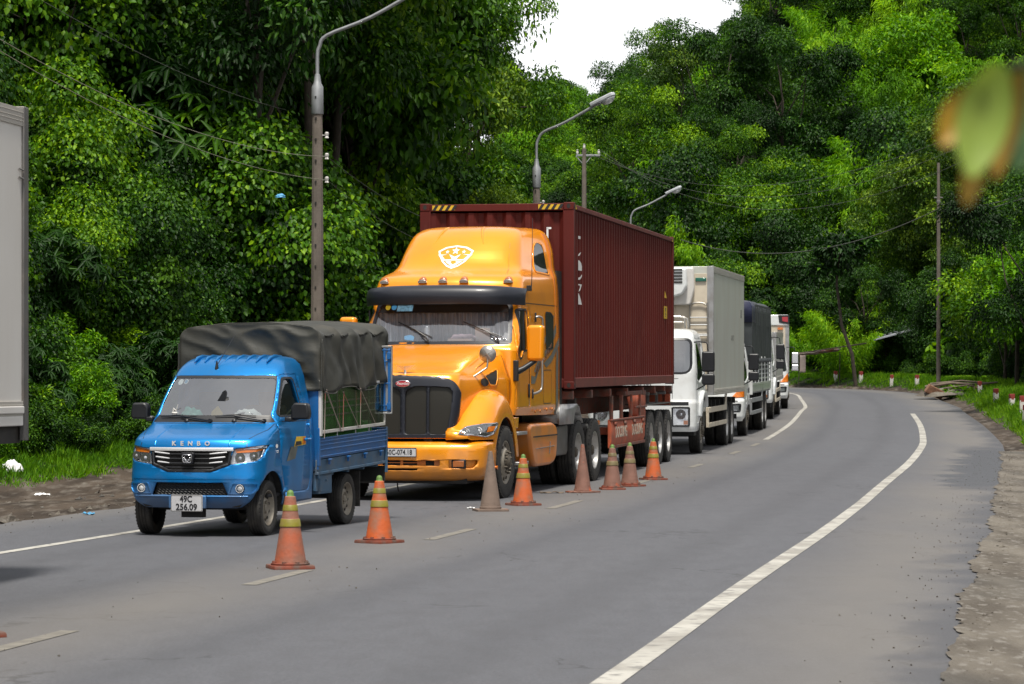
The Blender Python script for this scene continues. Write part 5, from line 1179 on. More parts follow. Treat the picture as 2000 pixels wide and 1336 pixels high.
    mb = MB(); mb.bb(.93, 1.06, 3.70, 3.75, 1.3, 3.3); mb.bb(-1.06, -.93, 3.70, 3.75, 1.3, 3.3); mb.bb(1.06, 1.13, 3.70, 4.05, 1.15, 3.35); mb.bb(-1.13, -1.06, 3.70, 4.05, 1.15, 3.35); mb.build("rear_fairing_rubber", MT['chassis'], T)
    return T, H
TT, TH = tractor()
def cab_item(name, mb, m, label, cat, local, root=TT, rot=0):
    o = mb.build(name, m, None, sharp=50); o.matrix_world = Matrix.LocRotScale(root.location, root.rotation_euler, None) @ Matrix.Translation(local) @ Matrix.Rotation(rot, 4, 'Z'); return tag(o, label, cat)
mb = MB(); mb.box((0, 0, .01), (.36, .16, .03)); cab_item("document_folder", mb, MT['paper'], "flat white folder lying on the orange truck's dashboard", "folder", (.28, 1.02, 2.25))
mb = MB(); mb.box((0, 0, .10), (.22, .01, .20), rot=(.3, 0, 0)); cab_item("paper_sheet", mb, MT['paper'], "white paper sheet standing against the orange truck's windscreen", "paper", (.60, 1.04, 2.24))
cab_item("cloth_bundle", lump(.22, .10, .10, 4), mat("pink_cloth", (.5, .36, .40), .9, var=.5, vs=6), "pale pink cloth bundle on the orange truck's dashboard", "cloth", (.30, 1.12, 2.24))
mb = MB(); mb.box((0, 0, .03), (.13, .08, .06), rot=(0, 0, .4)); mb.box((.12, 0, .07), (.09, .07, .09), rot=(0, .4, .2)); cab_item("tissue_pack", mb, MT['paper'], "small white tissue pack in the corner of the orange truck's windscreen", "tissue pack", (.84, 1.02, 2.24))
mb = MB(); mb.lathe([(.05, 0), (.045, .16), (.02, .2), (0, .2)], axis='Z', seg=14); cab_item("water_bottle", mb, MT['lens'], "clear water bottle behind the orange truck's left wiper", "bottle", (-.24, 1.05, 2.26))

# ------------------------------------------------------------ container and its skeletal semi-trailer
CX_, CY_ = .96-1.219*math.cos(R(10.6)), 43.6+1.219*math.sin(R(10.6)); CS = .0075
def container():
    T = place("shipping_container", CX_, CY_, 10.6, .03+1.53, CS, label="dark red forty-foot shipping container with corrugated sides on the trailer", cat="container")
    M = MT['maroon']; L, Wd, Ht = 12.19, 1.219, 2.896
    # corrugated walls
    def corr(n0, n1, pitch, depth): 
        out_ = []; n = int((n1-n0)/pitch); p = (n1-n0)/n
        for i in range(n):
            a = n0+i*p; out_ += [(a, 0), (a+p*.26, 0), (a+p*.5, -depth), (a+p*.76, -depth)]
        return out_+[(n1, 0)]
    for g in (1, -1):
        pr = corr(.16, L-.16, .278, .036); mb = MB(); x0 = g*(Wd-.028)
        v = [(x0+g*d, y, z) for z in (.16, Ht-.11) for y, d in pr]; n = len(pr); mb.add(v, [(i, i+1, n+i+1, n+i) for i in range(n-1)]); sw = mb.build("side_wall", M, T, sharp=20)
        mb = MB(); v = []; f = []
        for i in range(0, n-1, 4):   # rubbed edges of the ribs, in a lighter maroon
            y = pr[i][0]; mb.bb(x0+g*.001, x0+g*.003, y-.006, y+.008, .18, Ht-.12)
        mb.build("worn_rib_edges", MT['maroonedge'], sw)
    pr = corr(-Wd+.17, Wd-.17, .265, .055); mb = MB(); v = [(x, .03-d, z) for z in (.16, Ht-.15) for x, d in pr]; n = len(pr); mb.add(v, [(i, i+1, n+i+1, n+i) for i in range(n-1)]); mb.build("front_wall", M, T, sharp=20)
    mb = MB(); mb.bb(-Wd+.05, Wd-.05, .06, L-.02, Ht-.07, Ht-.05); mb.build("roof", M, T)
    mb = MB(); mb.bb(-Wd+.05, Wd-.05, .06, L-.05, .12, .16); mb.bb(-Wd+.04, Wd-.04, L-.07, L-.03, .15, Ht-.12); mb.build("rear_doors", M, T)
    mb = MB()
    for g in (1, -1):
        mb.bb(g*(Wd-.06), g*Wd, .16, L-.16, Ht-.10, Ht-.03); mb.build("top_rail", MT['maroonedge'], T, bevel=.008); mb = MB()
        mb.bb(g*(Wd-.05), g*(Wd-.004), .16, L-.16, .02, .175); mb.build("bottom_rail", MT['maroonedge'], T, bevel=.008); mb = MB()
        for y0 in (0, L-.16): mb.bb(g*(Wd-.17), g*Wd, y0+.005, y0+.155, .11, Ht-.11); mb.build("corner_post", M, T, bevel=.01); mb = MB()
        for y0 in (0, L-.178):
            for z0 in (0, Ht-.118):
                mb = MB(); x0, x1 = sorted((g*(Wd-.162), g*Wd)); mb.bb(x0, x1, y0-.003, y0+.175, z0, z0+.118); c_ = mb.build("corner_casting", M, T, bevel=.010)
                if y0 == 0:
                    mb = MB(); mb.prism(circ((x0+x1)/2, z0+.06, .028, 16, .038), 'Y', y0-.006, y0+.01); mb.build("casting_hole", MT['chassis'], c_)
                mb = MB(); mb.prism([(q[0], q[1]) for q in circ(y0+.09, z0+.06, .04, 16, .028)], 'X', g*(Wd-.01), g*(Wd+.003)); mb.build("casting_hole", MT['chassis'], c_); mb = MB()
    for y0, y1, z0, z1, nm in ((.0, .12, Ht-.125, Ht-.015, "front_header"), (0, .12, .02, .16, "front_sill")):
        mb.bb(-Wd+.163, Wd-.163, y0+.004, y1, z0, z1); mb.build(nm, M, T, bevel=.008); mb = MB()
    # hazard stripes
    for x0 in (-1.02, .66):
        mb = MB(); mb.bb(x0, x0+.36, 0, .004, Ht-.108, Ht-.03); hz = mb.build("hazard_label", MT['yellow'], T)
        mb = MB()
        for k in range(4): a = x0+.03+k*.1; mb.add([(a-.03, -.0015, Ht-.108), (a+.02, -.0015, Ht-.108), (a+.07, -.0015, Ht-.03), (a+.02, -.0015, Ht-.03)], [(0, 1, 2, 3)])
        mb.build("black_stripe", MT['ink'], hz)
    mb = MB(); mb.add([(Wd+.002, .17, Ht-.10), (Wd+.002, .30, Ht-.10), (Wd+.002, .17, Ht-.02)], [(0, 1, 2)]); mb.add([(Wd+.002, L-.30, Ht-.10), (Wd+.002, L-.17, Ht-.10), (Wd+.002, L-.17, Ht-.02)], [(0, 1, 2)]); mb.build("hazard_label", MT['yellow'], T)
    # big vertical painted name: only the strokes on the outer corrugation faces show
    def mark(name, pts, m): 
        mb = MB(); mb.prism(pts, 'X', Wd-.0275, Wd-.0245); return mb.build(name, m, T)
    y0 = .985-.275; a, b = y0+.005, y0+.235
    P = .2782
    a, b = .60, .93
    def s(y, z): return (a+(b-a)*y, z)
    for q in ([(0, 2.355), (.6, 2.355), (.6, 2.40), (0, 2.40)], [(0, 2.085), (.4, 2.10), (.75, 2.15), (.3, 2.13), (0, 2.10)], [(0, 1.86), (1, 1.86), (1, 1.93), (.8, 1.98), (.4, 2.01), (0, 2.02)], [(0, 1.71), (.5, 1.72), (.9, 1.76), (1, 1.80), (.6, 1.76), (0, 1.745)], [(0, 1.645), (1, 1.645), (.5, 1.55), (.1, 1.53), (.5, 1.60), (.4, 1.625), (0, 1.625)], [(0, 1.325), (1, 1.325), (.7, 1.40), (.35, 1.46), (0, 1.50)]):
        mark("lettering", [s(*p) for p in q][::1], MT['decal'])
    mb = MB(); ya = 10.85; mark("caution_label", [(ya, 1.27), (ya+.46, 1.27), (ya+.46, 1.51), (ya, 1.51)], MT['yellow'])
    mark("caution_label", [(ya+.1, 1.67), (ya+.42, 1.67), (ya+.14, 1.80)], MT['yellow'])
    text("lettering", "9'6\"", .10, MT['ink'], T, (Wd-.022, ya+.23, 1.44), SIDE, .001, 1.1); text("lettering", "2.9", .10, MT['ink'], T, (Wd-.022, ya+.23, 1.34), SIDE, .001, 1.1)
    # white code at the top of the front wall
    mb = MB(); mb.bb(.795, .825, -.03+.0, -.027, 2.30, 2.50); mb.bb(.795, .87, -.03, -.027, 2.48, 2.51); mb.build("lettering", MT['decal'], T)
    mb = MB(); mb.add([(-.88, -.028, 2.40), (-.80, -.028, 2.40), (-.81, -.028, 2.50)], [(0, 1, 2)]); mb.build("lettering", MT['decal'], T)
    return T
CT = container()
def trailer():
    T = place("container_trailer", CX_, CY_, 10.6, .03, CS, label="rust-red skeletal semi-trailer carrying the red container, three axles at its rear", cat="trailer")
    RS = MT['redsteel']
    mb = MB()
    for g in (1, -1): mb.bb(g*.38, g*.52, 3.0, 12.1, 1.05, 1.45); mb.bb(g*.38, g*.52, .2, 3.0, 1.30, 1.45)
    for y in (.1, 2.0, 4.0, 6.0, 8.0, 9.6, 11.0, 12.0): mb.bb(-1.18, 1.18, y, y+.16, 1.37, 1.50)
    mb.build("frame", MT['conebase_shadered'], T, bevel=.01)  # darker red puts the shade under the container into the frame's colour
    mb = MB()
    for y in (9.1, 10.35, 11.6):
        mb.lathe([(.075, -.95), (.075, .95)], (0, y, .52), 'X', 12); 
        for g in (1, -1): mb.bb(g*.45, g*.55, y-.5, y+.5, .60, .68)
    mb.build("axle", MT['chassis'], T)
    for g in (1, -1):
        for y in (9.1, 10.35, 11.6): wheel(T, g*1.06, y, .52, .27, .30, 'dual', 0, twin=True)
        # side boards: sloping mudguard panel, lettered side guard
        mb = MB(); mb.add([(g*1.16, 6.2, 1.34), (g*1.16, 8.5, 1.40), (g*1.16, 8.5, .80), (g*1.16, 7.9, .82), (g*1.16, 6.6, 1.06)], [(0, 1, 2, 3, 4)]); mb.build("side_panel", RS, T, solid=.02)
        mb = MB(); mb.bb(g*1.0, g*1.17, 5.9, 8.5, 1.36, 1.44); mb.bb(g*1.13, g*1.19, 7.0, 8.5, 1.13, 1.17); mb.build("rub_rail", MT['conebase_shadered'], T, bevel=.01)  # rail in the same darkened red, shade painted in
        mb = MB(); z0 = .46; mb.prism([(g*1.19, .98), (g*1.225, .88), (g*1.225, .62), (g*1.19, .50), (g*1.16, .50), (g*1.16, .98)], 'Y', 3.85, 7.93); sg = mb.build("side_guard", RS, T, bevel=.006)
        mb = MB(); mb.bb(g*1.18, g*1.235, 3.85, 7.93, .955, .985); mb.bb(g*1.185, g*1.232, 3.85, 7.93, .495, .545); mb.build("guard_edge", MT['conebase_shadered'], sg, bevel=.004)
        for y in (4.2, 5.35, 6.5, 7.6): mb = MB(); mb.lathe([(.04, -.03), (.04, .03)], (g*1.235, y, .90), 'X', 10); mb.bb(g*1.14, g*1.20, y-.025, y+.025, .92, 1.38); mb.build("bracket", MT['conebase_shadered'], sg)  # brackets coloured darker for the shade above the guard
        if g > 0:
            for y in (5.0, 6.95): text("lettering", "DOOSUNG", .27, MT['cream'], sg, (1.228, y, .75), SIDE, .001, 1.0, bold=.004)
        mb = MB(); mb.bb(g*.95, g*1.2, 4.2, 4.36, .72, .84); mb.bb(g*1.1, g*1.2, 7.4, 8.0, .62, .90) if False else None; mb.build("guard_beam", RS, T, bevel=.01)
        mb = MB(); mb.bb(g*.55, g*.68, 3.4, 3.55, .35, 1.35); mb.bb(g*.45, g*.78, 3.35, 3.6, .28, .35); mb.build("landing_leg", MT['steel'], T, bevel=.01)
        # mudguards above the bogie, flap
        mb = MB(); mb.bb(g*.78, g*1.19, 8.5, 12.15, 1.16, 1.18); mb.build("mudguard", MT['steel'], T)
        for y in (8.7, 9.75, 11.0, 12.05): mb = MB(); mb.bb(g*1.0, g*1.2, y, y+.05, 1.34, 1.40); mb.bb(g*1.0, g*1.05, y, y+.04, 1.17, 1.36); mb.build("mudguard_stay", MT['steel'], T)
    mb = MB(); mb.bb(-1.15, 1.15, 12.05, 12.16, 1.12, 1.50); mb.bb(-1.15, 1.15, 12.02, 12.1, .55, .68); mb.build("rear_bumper", RS, T, bevel=.01)
    return T
trailer()
# ------------------------------------------------------------ forward-control lorries
def lorry(name, X0, Y0, th, label, cat, wb=5.0, W_=1.12, hc=2.72, wheels=(5.0,), box=None, kind='reefer', style=0, cabcol='white', wr=.50, group=None, z0=None, cablen=2.0, grille_text=None, clean=False):
    z0 = zr(Y0) if z0 is None else z0
    T = place(name, X0, Y0, th, z0+.02, zslope(Y0+2), label=label, cat=cat, group=group); CM = MT[cabcol]
    w = W_; k = hc/2.72; yb = cablen-1.35
    if style == 0:   # upright face, deep one-piece screen
        kn = [(.50, -1.33, w-.03, .16, .06, yb, w-.01), (.62, -1.37, w-.01, .18, .07, yb, w), (1.10, -1.36, w, .20, .08, yb, w), (1.20, -1.33, w-.01, .22, .09, yb, w), (1.75, -1.28, w-.02, .26, .10, yb, w-.01), (1.98, -1.22, w-.04, .26, .10, yb, w-.03),
              (2.35, -1.05, w-.08, .24, .10, yb, w-.07), (2.55, -.93, w-.12, .24, .10, yb, w-.12), (2.64, -.80, w-.17, .26, .08, yb-.02, w-.17), (2.70, -.58, w-.26, .28, .05, yb-.06, w-.26), (2.72, -.40, w-.40, .28, .04, yb-.15, w-.40)]
        wsp = [(-w+.10, 1.74), (w-.10, 1.74), (w-.14, 2.50), (-w+.14, 2.50)]; rr_ = [.22, .22, .14, .14]
        hlp = rpoly([(w-.50, .62), (w-.14, .62), (w-.14, 1.02), (w-.50, 1.02)], .03); beltz = 1.62
    else:            # rounder face with a big slanted indicator beside the screen
        kn = [(.42, -1.30, w-.06, .20, .08, yb, w-.02), (.56, -1.38, w-.02, .22, .09, yb, w), (.95, -1.38, w, .24, .10, yb, w), (1.03, -1.33, w-.02, .26, .12, yb, w), (1.5, -1.25, w-.03, .30, .13, yb, w-.01), (1.80, -1.13, w-.05, .32, .13, yb, w-.03),
              (2.25, -.92, w-.10, .30, .12, yb, w-.08), (2.50, -.76, w-.16, .30, .10, yb, w-.14), (2.62, -.60, w-.24, .30, .08, yb-.03, w-.22), (2.70, -.38, w-.36, .30, .05, yb-.08, w-.34), (2.72, -.22, w-.48, .28, .04, yb-.15, w-.46)]
        wsp = [(-w+.08, 1.48), (w-.08, 1.48), (w-.17, 2.40), (-w+.17, 2.40)]; rr_ = [.10, .10, .14, .14]
        hlp = rpoly([(w-.62, .66), (w-.10, .68), (w-.08, .88), (w-.60, .86)], .04); beltz = 1.5
    kn = [(q[0]*k,)+q[1:] for q in kn]; H = Hull(kn); us, _ = H.lines(); vl = frange(kn[0][0], kn[-1][0], .055)+[2.68*k, 2.7*k]
    S = lambda P: [(x, z*k) for x, z in P]
    ws = rpoly(S(wsp), rr_); gl = inset(ws, .035); hl = S(hlp)
    door = rpoly(S([(-.98, beltz-.95), (yb-.22, .95), (yb-.20, 2.50), (-.62, 2.50), (-.96, beltz+.05)]), [.05, .04, .12, .08, .05])
    win = rpoly(S([(-.90, beltz), (-.45, beltz-.06), (yb-.30, beltz+.08), (yb-.30, 2.40), (-.62, 2.40)]), [.03, .05, .05, .08, .08])
    ar = wr+.12
    A = [H.fy(ar*math.cos(t), max(kn[0][0], wr+ar*math.sin(t)), 1) for t in [PI*i/18 for i in range(19)]]
    A = [p for p in A if p[1] > kn[0][0]+.001 or True]
    outer = [(-3, kn[-1][0]), (-3, .9*k)]
    ya = math.sqrt(ar*ar-(.9*k-wr)**2) if ar > .9*k-wr else .3
    AA = [H.fy(ar*math.cos(t), wr+ar*math.sin(t), 1) for t in [math.asin(min(.99, (.9*k-wr)/ar))+(PI-math.asin(min(.99, (.9*k-wr)/ar))-0)*i/16 for i in range(17)] if wr+ar*math.sin(t) > kn[0][0]]
    outer += [(-p[0], p[1]) for p in AA]+[(-1.9+3.8*i/24, kn[0][0]) for i in range(25)]+AA[::-1]+[(3, .9*k), (3, kn[-1][0])]
    body = mapped("cab", outer, H, CM, T, [H.FX(ws, .06), H.FY(door, 1), H.FY(door, -1), H.FX(hl), H.FX(symx(hl))], us=us, vs_=vl, solid=.02, sharp=50)
    mb = MB(); H.cap(mb, kn[-1][0]); mb.build("roof_panel", CM, body)
    mb = MB(); bk = [H(3, z) for z in frange(kn[0][0]+.3, kn[-1][0], .1)]; mb.prism([(p.x, p.z) for p in bk]+[(-p.x, p.z) for p in bk[::-1]], 'Y', yb-.06, yb-.16); mb.build("cab_back", CM, T)
    mapped("windscreen_seal", H.FX(inset(ws, -.01), .06), H, MT['plastic'], T, [H.FX(gl, .06)], us=us, vs_=vl, off=.002)
    mapped("windscreen", H.FX(inset(gl, -.005), .06), H, MT['wsglass' if style == 0 else 'sideglass'], T, us=us, vs_=vl, off=-.006)
    for g in (1, -1):
        d = mapped("door", H.FY(inset(door, .006), g), H, CM, T, [H.FY(win, g)], us=us, vs_=vl, solid=.02, sharp=50)
        mapped("window", H.FY(inset(win, -.01), g), H, MT['sideglass'], d, us=us, off=-.015)
        mb = MB(); x = g*w; mb.bb(x, x+g*.02, yb-.42, yb-.30, 1.15*k, 1.30*k); mb.build("handle", MT['plastic'], d, bevel=.008)
        # paired mirrors on an arm
        mm_ = MT['plastic'] if style != 2 else MT['chrome']
        c_ = ctube("mirror_arm", [(g*(w-.08), -.92, 2.42*k), (g*(w+.10), -1.02, 2.42*k), (g*(w+.22), -1.06, 2.34*k), (g*(w+.23), -1.06, 1.7*k), (g*(w+.18), -1.05, 1.52*k), (g*(w-.02), -1.0, 1.40*k)], .014, MT['plastic'], T)
        for z0_, z1_ in ((1.78, 2.22), (1.50, 1.74)):
            mb = MB(); mb.prism(rpoly([(g*(w+.10), z0_*k), (g*(w+.37), z0_*k), (g*(w+.37), z1_*k), (g*(w+.10), z1_*k)], .05), 'Y', -1.13, -1.02); mb.build("mirror", mm_, c_, bevel=.03)
        po = hl if g > 0 else symx(hl)
        h_ = mapped("headlight", H.FX(inset(po, -.006)), H, MT['lens'], T, off=-.05, us=us)
        mapped("bezel", H.FX(inset(po, -.012)), H, MT['plastic'], h_, [H.FX(inset(po, .022))], us=us, off=.006, solid=.03)
        cx = sum(p[0] for p in po)/len(po); cz = sum(p[1] for p in po)/len(po); p = H(*H.fx(cx, cz+.05*(style == 0)))
        mb = MB(); mb.lathe([(.105, 0), (.10, .0), (.07, .03), (.03, .0), (0, -.004)] if style == 0 else [(.08, 0), (.05, .03), (0, .0)], (p.x, p.y+.03, p.z), 'Y', 20); mb.build("reflector", MT['chrome'], h_)
        mapped("lens_cover", H.FX(po), H, MT['lenscover'], h_, us=us, off=-.002)
        if style == 0:
            mapped("indicator", H.FX([(g*(w-.26), .655*k), (g*(w-.17), .655*k), (g*(w-.17), .74*k), (g*(w-.26), .74*k)][::g]), H, MT['amberdull'], h_, us=us, off=-.03)
            ctube("wheel_arch_trim", [(g*(w+.01), -.72, .80), (g*(w+.02), -.60, 1.10), (g*(w+.02), -.30, 1.26), (g*(w+.02), .0, 1.29), (g*(w+.02), .35, 1.22), (g*(w+.01), .55, 1.0)], .06, CM, T)
        else:
            mapped("indicator", H.FX([(g*(w-.34), 1.03*k), (g*(w-.02), 1.06*k), (g*(w-.035), 1.40*k)][::g]), H, MT['amber'], T, us=us, off=.012, solid=.012)
        mb = MB(); prof = [(ar*math.cos(t), wr+ar*math.sin(t)) for t in [PI*i/14 for i in range(15)]]
        for i in range(14): (y0, z0_), (y1, z1_) = prof[i], prof[i+1]; mb.add([(g*(w-.05), y0, z0_), (g*(w-.05), y1, z1_), (g*.6, y1, z1_), (g*.6, y0, z0_)], [(0, 1, 2, 3)])
        mb.build("wheel_housing", MT['chassis'], T)
        # fuel tank, under-run guard
        mb = MB(); mb.prism(rpoly([(g*.45, .45), (g*.98, .45), (g*.98, .95), (g*.45, .95)], .12), 'Y', yb+.5, yb+1.5); mb.build("fuel_tank", MT['steel'], T, bevel=.03)
        if clean: continue
        mb = MB(); ya0, ya1 = yb+.35, wheels[0]-wr-.12
        mb.bb(g*(w+.0), g*(w+.035), ya0, ya1, .52, .62); mb.bb(g*(w+.0), g*(w+.035), ya0, ya1, .84, .96)
        mb.bb(g*(w-.03), g*(w+.03), ya0, ya0+.12, .52, .96); mb.prism([(ya1-.35, .86), (ya1, .90), (ya1+.08, 1.22), (ya1-.05, 1.22)], 'X', g*w, g*(w+.03)); mb.build("side_guard", MT['cream'] if style == 0 else MT['galv'], T, bevel=.008)
    # wipers, grille panel, bumper gap
    def on(x, z, off=0): p = H(*H.fx(x, z)); return Vector((p.x, p.y-off, p.z))
    zb = wsp[0][1]*k
    for x0, x1 in ((-.1, -.65), (.65, .05)):
        mb = MB(); mb.tube([on(x0, zb-.05, .03), on((x0+x1)/2, zb+.03, .05)], [.014, .01], 6); mb.tube([on(x0-.05, zb+.01, .03), on(x1, zb+.05, .03)], .011, 6); mb.build("wiper", MT['plastic'], T)
    zg = (1.10 if style == 0 else .96)*k
    seamline("grille_gap", H, [H.fx(x, zg) for x in frange(-w+.08, w-.08, .08)], T, .075 if style == 0 else .035)
    seamline("panel_seam", H, [H.fx(x, zb-.10) for x in frange(-w+.3, w-.3, .08)], T, .010)
    for g in (1, -1): seamline("panel_seam", H, [H.fx(g*(w-.50), z) for z in frange(zg+.02, zb-.10, .08)], T, .010)
    if grille_text: p = on(0, zb-.22, .006); text("lettering", grille_text, .20, MT['galv'], T, tuple(p), FRONT, .004, 1.2)
    mb = MB(); mb.bb(-w+.08, w-.08, -1.0, .2, .40, .52); mb.bb(-w+.1, w-.1, -.9, yb-.2, .95, 1.0); mb.bb(-w+.14, w-.14, -.85, -.4, 1.0, zb-.02)
    end = box[1]
    for g in (1, -1): mb.bb(g*.35, g*.45, -.9, end-.1, .72, .95)
    for y in (0,)+tuple(wheels): mb.lathe([(.08, -w+.2), (.08, w-.2)], (0, y, wr), 'X', 10)
    mb.bb(-.4, .4, -.5, .9, .35, 1.2); mb.bb(-w+.1, w-.1, end-.12, end, .55, .67) if not clean else None
    for y in frange(box[0], end, .9): mb.bb(-w+.05, w-.05, y-.04, y+.04, .95, 1.10)
    mb.build("chassis", MT['chassis'], T)
    for x in (-.5, .5): mb = MB(); mb.box((x, -.15, 1.3), (.5, .5, .2)); mb.box((x, .15, 1.75), (.48, .14, .75)); mb.build("seat", MT['seat'], T, bevel=.04)
    for g in (1, -1):
        wheel(T, g*(w-.14), 0, wr, .24, .285, 'front')
        for y in wheels: wheel(T, g*(w-.13), y, wr, .24, .285, 'dual', twin=True)
    bw, y0, y1, zb0, zt = box[2], box[0], box[1], box[3], box[4]
    if kind in ('reefer', 'box', 'plain'):
        mb = MB(); mb.bb(-bw, bw, y0, y1, zb0, zt); bx = mb.build("cargo_box", MT['boxwhite'], T, bevel=.012)
        mb = MB(); mb.bb(-bw+.12, bw-.13, y0-.012, y0-.001, zb0+.12, zt-.16); mb.build("front_panel", MT['cream'], bx, bevel=.004)
        for g in (1, -1):
            mb = MB(); mb.bb(g*(bw-.13), g*(bw+.006), y0-.015, y0-.002, zb0, zt+.003); mb.bb(g*(bw+.001), g*(bw+.012), y0-.012, y0+.10, zb0, zt); mb.build("corner_post", MT['alu'], bx, bevel=.004)
            mb = MB(); mb.bb(g*bw, g*(bw+.012), y0+.11, y1, zt-.14, zt+.004); mb.bb(g*bw, g*(bw+.014), y0+.11, y1, zb0, zb0+.13)
            for z_ in (.03, .07, .10): mb.bb(g*(bw+.014), g*(bw+.018), y0+.11, y1, zb0+z_-.004, zb0+z_+.004); mb.bb(g*(bw+.012), g*(bw+.016), y0+.11, y1, zt-z_-.004, zt-z_+.004)
            mb.build("side_trim", MT['boxgrey'], bx, bevel=.003)
        if kind == 'reefer':
            # cooling unit on the headboard
            mb = MB(); mb.prism(rpoly([(-.82, zt-.02), (.82, zt-.02), (.84, zt-.5), (.75, zt-.85), (-.75, zt-.85), (-.84, zt-.5)], .06), 'Y', y0-.16, y0-.01); ru = mb.build("cooling_unit", MT['ceramic'], T, bevel=.03)
            mb = MB(); mb.prism(rpoly([(-.68, zt-.04), (.68, zt-.04), (.70, zt-.44), (.60, zt-.62), (.40, zt-.68), (-.40, zt-.68), (-.60, zt-.62), (-.70, zt-.44)], .05), 'Y', y0-.36, y0-.15); mb.build("cooling_unit_hood", MT['white'], ru, bevel=.05)
            mb = MB()
            for q in range(5): mb.bb(-.60, .60, y0-.372, y0-.355, zt-.10-q*.068, zt-.065-q*.068)
            mb.build("vent", MT['chassis'], ru)
            mb = MB(); mb.bb(.66, .74, y0-.05, y0-.01, zt-1.5, zt-.85) if False else mb.bb(-.62, -.40, y0-.08, y0-.01, zt-1.6, zt-.85); mb.bb(.25, .40, y0-.08, y0-.01, zt-1.6, zt-.85); mb.lathe([(.08, -.06), (.08, .06)], (.32, y0-.10, zt-.92), 'X', 10); mb.build("hose_duct", MT['cream'], ru)
            mb = MB(); mb.bb(w-.30, w-.06, y0-.05, y0-.02, zt-.33, zt-.25); mb.build("marker_lamp", mat("green_lens", (.02, .13, .09), .3, 0, .5), T, bevel=.01)
            # ladder on the headboard
            ctube("ladder", [(w-.42, y0-.06, hc+.05), (w-.42, y0-.06, zt-.95), (w-.40, y0-.06, zt-.84), (w-.30, y0-.06, zt-.80), (w-.18, y0-.06, zt-.80), (w-.06, y0-.06, zt-.84), (w-.03, y0-.06, zt-.95), (w-.03, y0-.06, 1.45)], .018, MT['satin'], T)
            mb = MB()
            for z_ in (zt-1.28, zt-1.12, zt-1.72+.2, 2.55): mb.tube([(w-.42, y0-.06, z_), (w-.03, y0-.06, z_)], .014, 6)
            mb.build("ladder_rung", MT['galv'], T)
            # roof rack on the cab
            mb = MB()
            for y in (-.35, .25): mb.tube([(-.85, y, hc+.03), (-.85, y, hc+.26), (.70, y, hc+.26), (.80, y, hc+.22), (.82, y, hc+.0)], .02, 6); mb.tube([(-.85, y, hc+.14), (.76, y, hc+.14)], .016, 6)
            for x in (-.85, .0, .70): mb.tube([(x, -.35, hc+.26), (x, .25, hc+.26)], .016, 6)
            mb.build("roof_rack", MT['satin'], T)
            text("lettering", "012", .18, MT['steel'], T, (bw+.004, y0+(y1-y0)*.60, zb0+1.28), SIDE, .001, 2.2)
            mb = MB(); mb.bb(bw, bw+.008, y0+(y1-y0)*.88, y0+(y1-y0)*.90, zb0+1.78, zb0+1.98); mb.build("side_mark", MT['steel'], T)
        elif kind == 'box':
            mb = MB(); mb.prism(rpoly([(-bw-.01, zt+.06), (bw+.01, zt+.06), (bw+.01, zt-.36), (-bw-.01, zt-.30)], .08), 'Y', y0-.05, y0+.02); mb.build("box_cap", MT['white'], T, bevel=.03)
            for g in (1, -1): mb = MB(); mb.prism([(g*(bw-.40), zt+.05), (g*(bw+.014), zt+.05), (g*(bw+.014), zt-.30), (g*(bw-.36), zt-.24)], 'Y', y0-.065, y0-.04); mb.build("corner_panel", MT['plastic'], T); mb = MB(); mb.prism([(g*(bw-.26), zt-.02), (g*(bw-.04), zt-.02), (g*(bw-.04), zt-.22), (g*(bw-.24), zt-.18)], 'Y', y0-.075, y0-.064); mb.build("reflector", MT['red'], T)
            mb = MB(); mb.bb(bw-.42, bw-.22, y0-.06, y0-.02, zt-.50, zt-.42); mb.build("marker_lamp", MT['amber'], T)
    if kind == 'tarp':
        # slatted drop-side body with tarpaulin
        mb = MB(); mb.bb(-bw, bw, y0, y1, 1.08, 1.16); mb.build("bed_floor", MT['galv'], T)
        for g in (1, -1):
            mb = MB(); mb.bb(g*(bw-.01), g*(bw+.02), y0, y1, 1.12, 1.36); mb.bb(g*(bw-.005), g*(bw+.035), y0, y1, 1.30, 1.36)
            n = 6
            for i in range(n+1): y = y0+(y1-y0)*i/n; mb.bb(g*(bw), g*(bw+.03), y-.03, y+.03, 1.34, 2.05)
            for z_ in (1.46, 1.58, 1.70, 1.82, 1.94): mb.bb(g*(bw), g*(bw+.018), y0, y1, z_-.02, z_+.02)
            mb.bb(g*(bw-.05), g*(bw+.035), y0-.03, y0+.05, 1.05, 2.05); mb.build("side_gate", MT['white'], T, bevel=.004)
            mb = MB(); mb.bb(g*(bw-.05), g*(bw-.03), y0+.1, y1, 1.3, 2.0); mb.build("inner_sheet", MT['greytarp'], T)
        mb = MB(); NY = 60; loop = [(-bw-.02, 1.98+(zt-.15-1.98)*q/10) for q in range(11)]+[(-bw+.12*(1-math.cos(PI/2*q/5)), zt-.15+.15*math.sin(PI/2*q/5)) for q in range(1, 6)]
        loop += [(-bw+.12+2*(bw-.12)*q/8, zt+.06*math.sin(PI*q/8)) for q in range(1, 8)]; loop += [(-x, z) for x, z in loop[15::-1]]
        n = len(loop)
        for j in range(NY+1):
            y = y0-.05+(y1-y0+.05)*j/NY
            for i, (x, z) in enumerate(loop): a = .03*noise.noise(Vector((x, y*2.5, z*1.2)))+.018*math.sin(y*9+z); mb.v.append((x+(a if x > 0 else -a)*(1 if z < zt-.1 else .2), y, z+a*(z > zt-.1)))
        mb.f = [(j*n+i, j*n+i+1, (j+1)*n+i+1, (j+1)*n+i) for j in range(NY) for i in range(n-1)]
        mb.f += [tuple(range(n)), tuple(range(NY*n, NY*n+n))]
        tp = mb.build("tarpaulin", MT['greytarp'], T, sharp=60)
